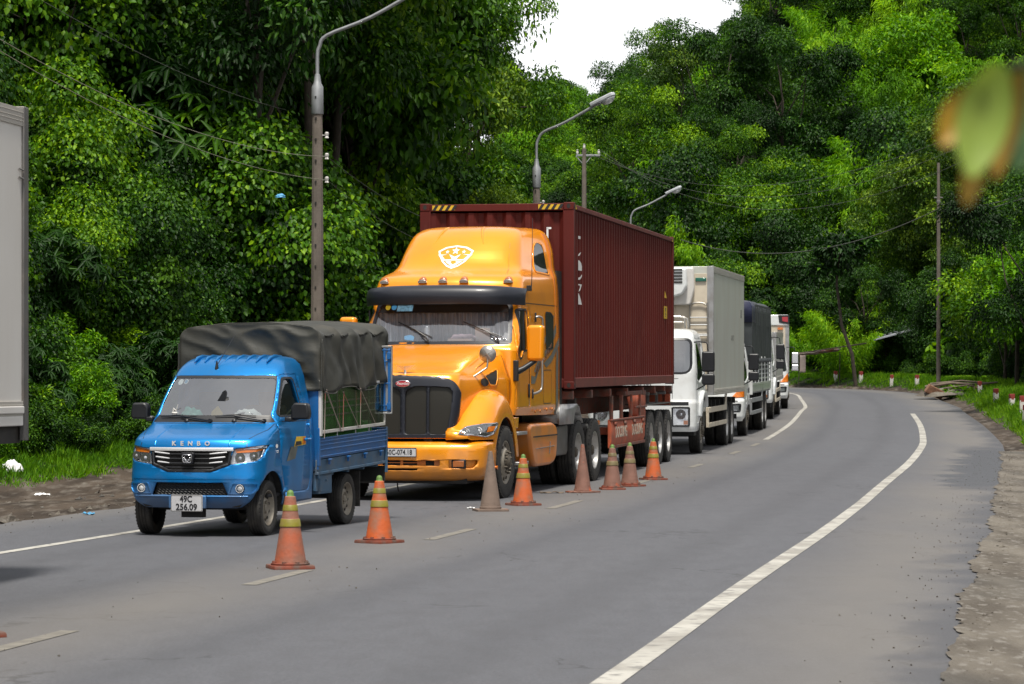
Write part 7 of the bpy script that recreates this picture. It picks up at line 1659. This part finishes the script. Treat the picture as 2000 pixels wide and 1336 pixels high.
# ---- right hillside: stratified scatter over the slope
def RIGHT():
    rnd = random.Random(11); pts = []
    Y = 141.
    while Y < 330:
        st = 4.4+(Y-140)*.017; x0, x1 = .012*Y, .196*Y; x = x0+rnd.uniform(0, st)
        while x < x1: pts.append((x+rnd.uniform(-.35, .35)*st, Y+rnd.uniform(-.4, .4)*st)); x += st
        Y += st*.95
    xs_ = np.array([p[0] for p in pts]); ys_ = np.array([p[1] for p in pts]); h, d, off = ground(xs_, ys_)
    for (x, y), z, dd in zip(pts, h, d):
        dr = dd-ER
        if dr < 3.5: continue
        n = noise.noise(Vector((x*.05, y*.05, 2)))+.4*noise.noise(Vector((x*.16, y*.16, 7)))
        near = y < 165; Ux = x/y
        if Ux > .125: n -= .16*min(1, (Ux-.125)/.03)
        if n > -.05: key, nm, lb, ct, gp = 'bamboo', "bamboo_clump", "bright feathery bamboo clump on the hillside right of the gap", "bamboo", "trees on the right hillside"
        elif n < -.24: key, nm, lb, ct, gp = 'tall', "hillside_tree", "tall dark tree on the hillside behind the bend", "tree", "trees on the right hillside"
        elif rnd.random() < .13: key, nm, lb, ct, gp = 'feathery', "feathery_tree", "olive-brown feathery tree on the hillside behind the bend", "tree", "trees on the right hillside"
        else: key, nm, lb, ct, gp = 'round', "hillside_tree", "round-headed green tree on the hillside behind the bend", "tree", "trees on the right hillside"
        s = rnd.uniform(.75, 1.2)*(1+.0011*(y-140)); 
        if near and dr < 10: s *= .62
        if x/y < .036: s *= .75
        sink = 2.6 if key in ('round', 'tall', 'feathery') else .8
        if Ux < .095:     # the ridge line against the sky falls away to the left
            top = np.interp(Ux-.35*3*s/y, [0, .024, .0285, .031, .046, .06, .075, .085], [.094, .098, .104, .118, .1265, .135, .143, .17])*y+1.6
            s = min(s, (top-float(z)+sink)/({'bamboo': 7.2, 'tall': 13, 'round': 8.7, 'feathery': 9.8}[key]*1.05))
            if s < .42: continue
        e = plant(key, x, y, s, nm, lb, ct, gp, z=float(z)-(2.6 if key in ('round', 'tall', 'feathery') else .8), hs=rnd.uniform(.85, 1.1)); relabel(e, {'bamboo': "bright feathery bamboo", 'tall': "dark loose-crowned tree", 'feathery': "olive-brown tree", 'round': "round-headed tree"}[key], zoneR)
    # the wooded foot of the slope just outside the bend and right of the verge
    for k, (d0, keys, s0, s1) in enumerate(((4.2, ['shrub', 'fern', 'shrub'], .5, .9), (5.8, ['shrub', 'creeper', 'bigleaf'], .8, 1.2), (8.0, ['creeper', 'whorl', 'shrub'], 1.1, 1.6), (11, ['creeper', 'whorl', 'bamboo'], 1.2, 1.8), (14.5, ['creeper', 'shrub', 'creeper'], 1.7, 2.5), (18.5, ['creeper', 'shrub', 'bamboo'], 1.8, 2.6))):
        i = nearidx(66)
        while i < len(P2)-14:
            p = P2[i]; n_ = N2[i]; d = ER+d0+rnd.uniform(-.7, .7); x, y = p.x+n_.x*d, p.y+n_.y*d
            u = upx(x, y)
            if 1280 < u < 2120: key = rnd.choice(keys); plant(key, x, y, rnd.uniform(s0, s1)*(.55 if key == 'bamboo' else 1), "verge_bush", "leafy bush", "bush", "bushes on the bank outside the bend"); COL.objects[-1] if False else None; relabel(LASTP[0], {'shrub': "leafy verge bush", 'creeper': "creeper-covered verge bush", 'whorl': "long-leaved verge bush", 'fern': "fern-like verge plant", 'bigleaf': "heart-leaved verge plant", 'bamboo': "small verge bamboo"}[key], zoneR)
            i += max(1, int((1.5+.35*k)*rnd.uniform(.8, 1.3)/.8))
RIGHT()
# taller trees close to the bend on the right, pale trunks showing
for (u, Y, key, s, i, nm, lb) in ((1985, 118, 'tall', .80, 1, "slender_tree", "slender tree behind the thin pole at the right"), (2020, 98, 'tall', .8, 0, "slender_tree", "slender tree at the right edge above the verge"), (1905, 142, 'tall', .75, 2, "slender_tree", "slender tree just right of the thin pole"),
    (1770, 146, 'tall', .8, 2, "slender_tree", "dark round tree over the tin-roofed hut"), (1960, 125, 'round', .85, 0, "slender_tree", "dark tree behind the slender tree at the right"), (1690, 142, 'tall', .62, 0, "slender_tree", "dark tree above the ragged awning"), (2040, 115, 'round', .9, 1, "slender_tree", "round tree cut by the right edge")):
    x_ = (u-1000)/5500*Y; plant(key, x_, Y, s, nm, lb, "tree", None, i=i, z=gz(x_, Y)-1.7)
# far wooded ridge in the gap
rnd = random.Random(3)
for k in range(95):
    Y = rnd.uniform(450, 530); U = rnd.uniform(-.006, .05); x = U*Y
    plant('round', x, Y, rnd.uniform(1.0, 1.5), "ridge_tree", "tree on the far ridge seen through the gap", "tree", "trees on the far ridge", i=rnd.randrange(3))
# ---- grass
def grass(name, n, y0, y1, off0, off1, h0, h1, label, side, seed):
    rng = np.random.default_rng(seed); ks = [i for i in range(len(P2)) if y0 <= P2[i].y <= y1 or (side > 0 and i > nearidx(y0) and i < len(P2)-16 and y1 > 134)]
    k = rng.choice(ks, n); t = rng.random(n)[:, None]; A = np.array([(p.x, p.y) for p in P2]); NN = np.array([(q.x, q.y) for q in N2]); k2 = np.minimum(k+1, len(P2)-1)
    d = (ER if side > 0 else -EL)+side*(off0+(off1-off0)*rng.random(n)**.8); Q = A[k]*(1-t)+A[k2]*t+NN[k]*d[:, None]
    nn = np.array([noise.noise(Vector((a*.8, b*.8, 3))) for a, b in Q]); od = np.abs(d)-(ER if side > 0 else EL); keep = (nn+ (od-off0)*.9 > rng.random(n)*.5-.1); Q = Q[keep]; nn = nn[keep]; m_ = len(Q)
    z = ground(Q[:, 0], Q[:, 1])[0]-.02; hgt = (h0+(h1-h0)*rng.random(m_))*(1+.5*nn)
    P = np.stack([Q[:, 0], Q[:, 1], z], 1); P = np.repeat(P, 3, 0)+rng.normal(size=(m_*3, 3))*np.array([.035, .035, 0]); D = rng.normal(size=(m_*3, 3))*.45; D[:, 2] = 1
    me = leafmesh(name, P, D, rng.normal(size=(m_*3, 3)), np.repeat(hgt, 3)*(.6+.6*rng.random(m_*3)), .009+.008*rng.random(m_*3), np.clip(np.repeat(.35+.35*nn, 3)+rng.normal(0, .15, m_*3), 0, 1), DIA, LM['grass'], .35)
    tag(link(bpy.data.objects.new(name, me)), label, "grass", kind="stuff")
grass("roadside_grass", 52000, 31, 95, 3.3, 7.0, .07, .22, "bright grass strip between the muddy edge and the left thicket", -1, 1)
grass("verge_grass", 60000, 61, 140, .5, 5.5, .10, .30, "lush green grass on the bank outside the bend with the marker posts", 1, 2)
# ------------------------------------------------------------ street lamps, poles and wires
def lamp_post(u, Y, label, top, arm_az, arm_len=2.5, s=1.0, group="street lamps above the queue", zb=None):
    X = (u-1000)/5500*Y; z0 = gz(X, Y) if zb is None else zb
    T = tag(empty("street_lamp", (X, Y, z0), arm_az), label, "street lamp", group)
    h = top-z0; mb = MB(); mb.lathe([(.16, -.3), (.15, h*.3), (.105, h)], seg=10); sh = mb.build("shaft", MT['pole'], T, sharp=25)
    mb = MB()
    for k in range(int(h/.45)-1): mb.box((0, -(.115+.03*(1-k*.45/h)), .8+k*.45), (.035, .03, .05))
    mb.build("bolt_hole", MT['chassis'], sh)
    mb = MB(); mb.lathe([(.125, h-.55), (.13, h-.54), (.125, h+.03), (.08, h+.12), (.055, h+.30), (.04, h+.31)], seg=16); mb.build("collar", MT['galv'], T, sharp=40)
    H2 = h+1.15; pts = [(0, 0, h+.2), (0, 0, H2-.45), (.05, 0, H2-.25), (.22, 0, H2-.02), (arm_len*.5, 0, H2+.28*arm_len*.5), (arm_len, 0, H2+.40*arm_len)]
    ctube("arm", pts, .040, MT['galv'], T, 4, 10)
    a = math.atan2(.40, .9); e = Vector((arm_len, 0, H2+.40*arm_len)); mb = MB(); M3 = Matrix.Rotation(-a, 3, 'Y')
    def tr(mb2): mb2.v = [tuple(e+M3 @ Vector(v)) for v in mb2.v]; return mb2
    mb.prism(rpoly([(-.05, -.11), (.28, -.16), (.72, -.17), (.78, 0), (.72, .17), (.28, .16), (-.05, .11)], .04), 'Z', 0, .13); hd = tr(mb).build("lamp_head", MT['lampglass'], T, bevel=.035)
    mb = MB(); mb.prism([(.0, -.09), (.24, -.13), (.24, .13), (.0, .09)], 'Z', -.02, .06); tr(mb).build("gear_box", MT['steel'], hd, bevel=.02)
    mb = MB(); mb.grid(lambda p, q: (.50+.23*math.cos(2*PI*p)*math.sin(PI/2*q), .145*math.sin(2*PI*p)*math.sin(PI/2*q), -.14*math.cos(PI/2*q)), 20, 6); tr(mb).build("diffuser", MT['lens'], hd)
    # insulators facing the road
    ins = []
    for k, zz_ in enumerate((h-1.0, h-1.45, h-1.95)):
        mb = MB(); mb.tube([(.10, 0, zz_), (.20, 0, zz_)], .012, 6); mb.lathe([(.02, -.07), (.045, -.06), (.03, -.02), (.045, .02), (.045, .05), (.02, .07)], (.21, 0, zz_), 'Z', 12); mb.build("insulator", MT['ceramic'], T)
        ins.append(T.location+Matrix.Rotation(arm_az, 3, 'Z') @ Vector((.21, 0, zz_)))
    return ins
I1 = lamp_post(620, 60, "tall lamp post behind the blue pickup, its lamp beyond the top of the photo", 7.95, R(-14), 2.4)
I2 = lamp_post(1048, 85, "lamp post rising behind the container's front corner, lamp head in the sky gap", 8.15, R(-16), 1.75)
I3 = lamp_post(1232, 132, "small distant lamp post whose arm shows above the container roof", 8.75, R(-8), 1.7, s=.75)
I4 = lamp_post(1268, 150, "lamp whose head hangs left of its post above the container's rear end", 6.2, R(186), .75, s=.6)
I5 = lamp_post(1350, 158, "farthest lamp, its head just right of the container's rear top corner", 6.3, R(184), .7, s=.6)
def cable(name, a, b, sag, r, m, label, group=None, n=26):
    a = Vector(a); b = Vector(b); P = [a.lerp(b, i/n)-Vector((0, 0, sag*4*(i/n)*(1-i/n))) for i in range(n+1)]; mb = MB(); mb.tube(P, r, 5); o = mb.build(name, m, sharp=None); return tag(o, label, "cable", group)
def W3(u, v, Y): return Vector(((u-1000)/5500*Y, Y, CAMZ+(755-v)*Y/5500))
cable("overhead_wire", W3(-220, -60, 34), I1[1], .55, .006, MT['wirelight'], "upper pale wire running from the top left corner to the first lamp post")
cable("overhead_wire", W3(-220, -40, 34), I1[2], .5, .006, MT['wirelight'], "lower pale wire running from the top left corner to the first lamp post")
cable("overhead_wire", W3(-100, -110, 40), W3(560, 215, 70), .3, .006, MT['wire'], "thin dark wire highest across the left trees")
cable("overhead_wire", I1[1], I2[1], .9, .0055, MT['wire'], "upper wire slung between the first and second lamp posts")
cable("overhead_wire", I1[2], I2[2], 1.0, .0055, MT['wire'], "lower wire slung between the first and second lamp posts")
cable("overhead_wire", I2[2], I3[1], .9, .0055, MT['wire'], "wire from the second lamp post towards the third")
# concrete utility pole with cross-arms in the gap
def utility_pole():
    Y = 150; X = (1141-1000)/5500*Y; z = CAMZ+(755-290)*Y/5500; z0 = gz(X, Y)-.5
    T = tag(empty("utility_pole", (X, Y, z0)), "pale concrete utility pole with a crossarm standing among the trees of the gap", "utility pole"); h = z-z0
    mb = MB(); mb.lathe([(.17, 0), (.11, h)], seg=10); mb.build("shaft", MT['pole'], T, sharp=30)
    mb = MB(); mb.bb(-.42, .85, -.06, .06, h-.42, h-.32); mb.tube([(-.45, 0, h-.4), (0, 0, h-.9), (.4, 0, h-.4)], .035, 6); mb.build("crossarm", MT['galv'], T, bevel=.01)
    for x in (-.36, 0, .78): mb = MB(); mb.lathe([(.05, 0), (.07, .1), (.05, .16), (.07, .22), (.0, .25)], (x, 0, h-.3 if x else h), 'Z', 10); mb.build("insulator", MT['ceramic'], T)
    return Vector((X, Y, z-.1))
U = utility_pole()
for k, (dx, vv, sg) in enumerate(((0, 225, 3.0), (.5, 240, 3.4), (.9, 262, 3.8))):
    cable("power_line", U+Vector((dx, 0, 0)), W3(2150, vv-110, 96), sg, .009, MT['wire'], ("upper", "middle", "lower")[k]+" thin power line sweeping from the utility pole across the right hillside")
cable("telephone_cable", W3(1330, 468, 150), W3(1833, 408, 127), 1.3, .024, MT['wire'], "thick dark cable sagging from behind the container to the thin pole")
cable("telephone_cable", W3(1834, 408, 127), W3(2120, 330, 84), .5, .024, MT['wire'], "thick dark cable leaving the thin pole to the right edge")
cable("telephone_cable", W3(1834, 398, 127), W3(2120, 312, 84), .6, .02, MT['wire'], "thinner cable above the thick one at the right edge")
# thin pole on the right
Y = 127.; X = (1833-1000)/5500*Y; z0 = gz(X, Y)
T = tag(empty("thin_pole", (X, Y, z0)), "slim weathered pole on the right bank carrying the telephone cable", "pole"); mb = MB(); zt = CAMZ+(755-318)*Y/5500-z0
mb.lathe([(.10, -.2), (.085, zt*.5), (.065, zt)], seg=10); mb.build("shaft", MT['pole'], T, sharp=30); mb = MB(); mb.box((0, 0, zt-1.75), (.16, .16, .12)); mb.bb(-.2, .2, -.02, .02, zt-1.6, zt-1.54); mb.build("cable_clamp", MT['steel'], T, bevel=.01)
# ------------------------------------------------------------ marker posts
mpost = None
posts = [(1630.8, 0, 139, .44), (1681, 0, 137.6, .44), (1740.7, 0, 134.8, .48), (1789.8, 0, 132.3, .48), (1914.7, 0, 114.5, .44), (1945.5, 0, 102, .46), (1978, 0, 93.5, .38), (1997, 0, 86.5, .48), (2003, 0, 78, .5)]
ordw = ("leftmost marker post, nearest the truck queue", "second marker post from the left along the bend", "third marker post from the left along the bend", "fourth marker post, just left of the rubble heap", "marker post just right of the rubble heap", "clean marker post between the rubble heap and the right edge", "marker post with most of its red paint worn off", "marker post half cut by the right edge", "lowest marker post touching the right edge")
for (u, v, Y, h), lb in zip(posts, ordw):
    X = (u-1000)/5500*Y; zb = gz(X, Y)+.08
    T = tag(empty("marker_post", (X, Y, zb-.5), random.uniform(-.3, .3)), "red-topped white "+lb, "marker post", "red-topped marker posts around the bend"); T.rotation_euler[0] = random.uniform(-.05, .05); T.rotation_euler[1] = random.uniform(-.05, .05)
    mb = MB(); mb.bb(-.08, .08, -.08, .08, .1, .5+h-.15); mb.build("shaft", MT['postwhite'], T, bevel=.012)
    mb = MB(); mb.bb(-.081, .081, -.081, .081, .5+h-.15, .5+h); mb.prism([(-.05, .5+h-.2), (.04, .5+h-.2), (.06, .5+h-.151), (-.06, .5+h-.151)], 'Y', -.0825, .0825); mb.build("red_cap", MT['postred'], T, bevel=.012)
# ------------------------------------------------------------ rubble heap, hut roof, ragged awning, litter
Y = 118.5; X = (1872-1000)/5500*Y; z0 = gz(X, Y)+.02
rr = random.Random(4)
def heap():
    T = tag(empty("rubble_heap", (X, Y, z0)), "low heap of cut branches, rubble and leaves at the inside corner of the verge", "rubble heap"); T.scale = (1.45, 1.2, 1.3)
    mb = MB(); mb.grid(lambda u, v: ((.2+1.1*v)*math.cos(2*PI*u)*1.0, (.2+.8*v)*math.sin(2*PI*u), .30*(1-v)**.7+.10*noise.noise(Vector((u*9, v*4, 1)))), 40, 8); mb.build("soil_mound", mshoulder, T, sharp=None)
    mb = MB(); mb.box((-.75, -.5, .14), (.55, .2, .28), rot=(.2, .5, .2)); mb.build("broken_slab", MT['brick'], T, bevel=.02)
    mb = MB(); mb.tube([(-1.0, -.3, .30), (-.3, -.45, .42), (.5, -.4, .38), (1.1, -.3, .45)], [.05, .045, .04, .03], 7); mb.tube([(-.8, .2, .4), (.1, .1, .5), (.9, .3, .42)], .035, 6); mb.tube([(-.5, -.5, .25), (.2, -.6, .36), (.6, -.5, .25)], .03, 6); mb.build("cut_branch", MT['wood'], T)
    c = crown("cut_leaves", 5, [((.1, -.45, .12), (.55, .3, .16))], 260, .16, .08, LM['bright']); inst("cut_leaves", c, T)
    mb = lump(.16, .12, .14, 2); mb.v = [(x+.5, y-.55, z+.2) for x, y, z in mb.v]; mb.build("plastic_scrap", MT['rag'], T)
heap()
Yh = 140; Xh = (1745-1000)/5500*Yh; zh = CAMZ+(755-655)*Yh/5500
T = tag(empty("hut", (Xh, Yh, zh-3.3)), "small hut with a grey tin roof deep in the dark undergrowth", "hut")
mb = MB(); mb.prism([(-.95, 3.05), (-.85, 3.15), (.95, 3.65), (.98, 3.55)], 'Y', -.9, 1.6); 
for k in range(6): x = -.8+.3*k; mb.box((x+.05, .35, 3.2+(x+.85)*.278+.02), (.05, 1.4, .04), rot=(0, -.27, 0))
mb.build("roof", MT['tin'], T, bevel=.008); mb = MB(); mb.tube([(-.85, 1.2, 3.0), (.9, 1.2, 3.5)], .04, 6); mb.build("rafter", MT['bark'], T)
for x in (-.8, .85): mb = MB(); mb.tube([(x, 1.2, 0), (x, 1.2, 3.1+.25*(x > 0))], .05, 6); mb.build("post", MT['bark'], T)
Ya = 139; Xa = (1598-1000)/5500*Ya; za = CAMZ+(755-694)*Ya/5500
T = tag(empty("ragged_awning", (Xa, Ya, za)), "ragged pale cloth awning on poles beside the bend", "awning")
mb = MB(); mb.grid(lambda u, v: (-1.15+2.2*u, -.5+1.2*v, .05+.28*u+.10*noise.noise(Vector((u*7, v*4, 2)))-.10*v), 30, 8); mb.build("cloth", MT['rag'], T, sharp=None, solid=.02)
mb = MB(); mb.grid(lambda u, v: (-.95+.28*u, -.52, -.85*v+.05*noise.noise(Vector((u*5, v*6, 1)))), 6, 10); mb.build("hanging_cloth", MT['rag'], T, sharp=None, solid=.02)
for x in (-1.0, 1.0): mb = MB(); mb.tube([(x, -.4, -1.5), (x+.03, -.4, .15)], .025, 6); mb.build("post", MT['bark'], T)
mb = MB(); mb.tube([(-1.1, -.5, .08), (2.4, .2, .6)], .035, 6); mb.build("ridge_pole", MT['wood'], T)
# leaning bare trunk
Yt = 137; Xt = (1672-1000)/5500*Yt; T = tag(empty("leaning_tree", (Xt, Yt, gz(Xt, Yt))), "thin leaning tree between the awning and the tin-roofed hut", "tree")
mb = MB(); mb.tube([(0, 0, 0), (-.2, 0, 1.6), (-.7, 0, 3.0), (-.95, 0, 5.0), (-.8, 0, 6.5)], [.10, .09, .075, .06, .04], 8); mb.build("trunk", MT['bark'], T)
c = crown("crown", 77, [((-.8, 0, 6.5), (1.3, 1.3, .9)), ((-1.6, 0, 5.6), (.8, .8, .6)), ((.2, 0, 6.9), (.9, .9, .6))], 2600, .26, .12, LM['deep']); inst("crown", c, T)
# litter
def litter(name, u, v, mb, m, label, cat, dz=.0):
    Y = 50.
    for _ in range(20): Y = (CAMZ-zr(Y)-dz)*5500/(v-755)
    X = (u-1000)/5500*Y; o = mb.build(name, m, None, sharp=60); o.location = (X, Y, max(gz(X, Y), zr(Y)+.02)); return tag(o, label, cat)
def crumple(sx, sy, sz, seed): 
    mb = MB(); mb.grid(lambda u, v: (sx*(u-.5)+.02*noise.noise(Vector((u*5, v*5, seed))), sy*(v-.5), sz*max(0, .5+.8*noise.noise(Vector((u*4, v*4, seed+3))))), 12, 12); return mb
litter("white_bag", 24, 948, lump(.16, .12, .17, 6), MT['paper'], "crumpled white bag lying on the left mud", "bag")
litter("blue_scrap", 173, 1009, crumple(.14, .10, .04, 2), MT['blueplastic'], "flat blue plastic scrap on the mud at the left", "litter")
litter("white_scrap", 82, 972, crumple(.22, .10, .05, 5), MT['paper'], "flat pale scrap on the left mud below the white bag", "litter")
litter("dry_leaf_litter", 1078, 966, crumple(.35, .14, .03, 3), MT['wood'], "brown debris on the asphalt left of the broken-based cone", "debris")
litter("paper_scrap", 920, 996, crumple(.10, .06, .02, 8), MT['paper'], "tiny white scrap on the asphalt left of the grey-brown cone", "litter")
# crumbs of soil and gravel along the lane edge
def grit():
    rng = np.random.default_rng(9); n = 800; mb = MB()
    ys_ = rng.uniform(14, 62, n); lat = np.where(rng.random(n) < .12, rng.normal(.0, .5, n), np.where(rng.random(n) < .5, rng.normal(-5.3, .4, n), rng.normal(5.4, .3, n)))
    for y, l in zip(ys_, lat):
        x = at_lat(float(y), float(l)); s = float(rng.uniform(.003, .009)); mb.box((x, float(y), zr(y)+.022+s*.3), (s*1.6, s, s), rot=(rng.random()*3, rng.random()*3, rng.random()*3))
    tag(mb.build("gravel", mshoulder, None, sharp=20), "scattered soil crumbs and gravel on the asphalt", "gravel", kind="stuff")
grit()
def clods():
    rng = np.random.default_rng(12); mb = MB()
    def one(x, y, s):
        z = gz(x, y) if abs(float(latdist(x, y)[0])) > 5.9 else zr(y)+.03
        pts = rng.normal(size=(6, 3)); n0 = Vector((0, 0, 0)); v = [(x+s*a, y+s*b, z+s*c) for a, b, c in ((1, 0, 0), (0, 1, 0), (-1, 0, 0), (0, -1, 0), (.1, 0, .8), (0, .1, -.6))]
        v = [(p[0]+q[0]*s*.3, p[1]+q[1]*s*.3, p[2]+q[2]*s*.2) for p, q in zip(v, pts)]
        mb.add(v, [(0, 1, 4), (1, 2, 4), (2, 3, 4), (3, 0, 4), (1, 0, 5), (2, 1, 5), (3, 2, 5), (0, 3, 5)])
    for _ in range(550):
        y = float(rng.uniform(29, 60)); one(at_lat(y, -EL-float(rng.uniform(-.1, 3.3))), y, float(rng.exponential(.018)+.008))
    for _ in range(1500):
        y = float(rng.uniform(11, 62)); one(at_lat(y, ER+float(rng.exponential(.5))), y, float(rng.exponential(.005)+.004))
    tag(mb.build("gravel", mshoulder, None, sharp=10), "clods and stones strewn over both muddy road edges", "gravel", kind="stuff")
clods()
# blue-white bottle caught in the bushes
o = lump(.09, .07, .07, 5).build("plastic_litter", MT['blueplastic']); o.location = W3(548, 386, 51); tag(o, "blue and white plastic scrap caught in the left bushes", "litter")
# ------------------------------------------------------------ blurred leaves hanging close to the lens
def near_leaves():
    Yn = 1.62
    def P(u, v, dy=0): q = W3(u, v, Yn+dy); return q
    T = tag(empty("leafy_twig", P(2060, 130)), "out-of-focus twig with yellowing leaves hanging at the upper right edge", "twig"); M_ = T.location
    lw = leafmat("pale_underside", (.20, .28, .05), (.27, .36, .08), (.38, .46, .14)); lo = mat("withered_leaf", (.36, .21, .012), .6, var=.6, vs=20); lg = mat("near_green_leaf", (.035, .10, .015), .5, var=.3, vs=12)
    def leaf(name, a, b, w_, m_, bend):
        a, b = a-M_, b-M_; d = (b-a); s = d.cross(Vector((0, 1, 0))).normalized(); mb = MB()
        def f(u, v):
            t = v; ww = w_*math.sin(PI*min(1, t*.92+.05))**.7*(1-.15*t); q = a+d*t+s*(u-.5)*2*ww+Vector((0, bend*math.sin(PI*t)-.25*abs(u-.5)*w_*2, 0)); return tuple(q)
        mb.grid(f, 6, 14); mb.build(name, m_, T, sharp=None)
    leaf("leaf", P(1950, 128, -.03), P(1893, 345, -.03), .0165, lw, .008)
    leaf("leaf", P(1925, 165, -.02), P(1836, 282, -.02), .0125, lo, .005)
    leaf("leaf", P(1915, 280, -.02), P(1885, 402, -.02), .0075, lo, .0)
    leaf("leaf", P(1992, 140, -.01), P(1942, 350), .0085, lo, .004)
    leaf("leaf", P(2012, 125, .02), P(1985, 335, .02), .015, lg, .004)
    leaf("leaf", P(1985, 118, .03), P(1940, 300, .03), .010, lg, .004)
    mb = MB(); mb.tube([P(2150, 90)-M_, P(2040, 120)-M_, P(1975, 128)-M_], .0015, 6); mb.build("stem", MT['bark'], T)
near_leaves()
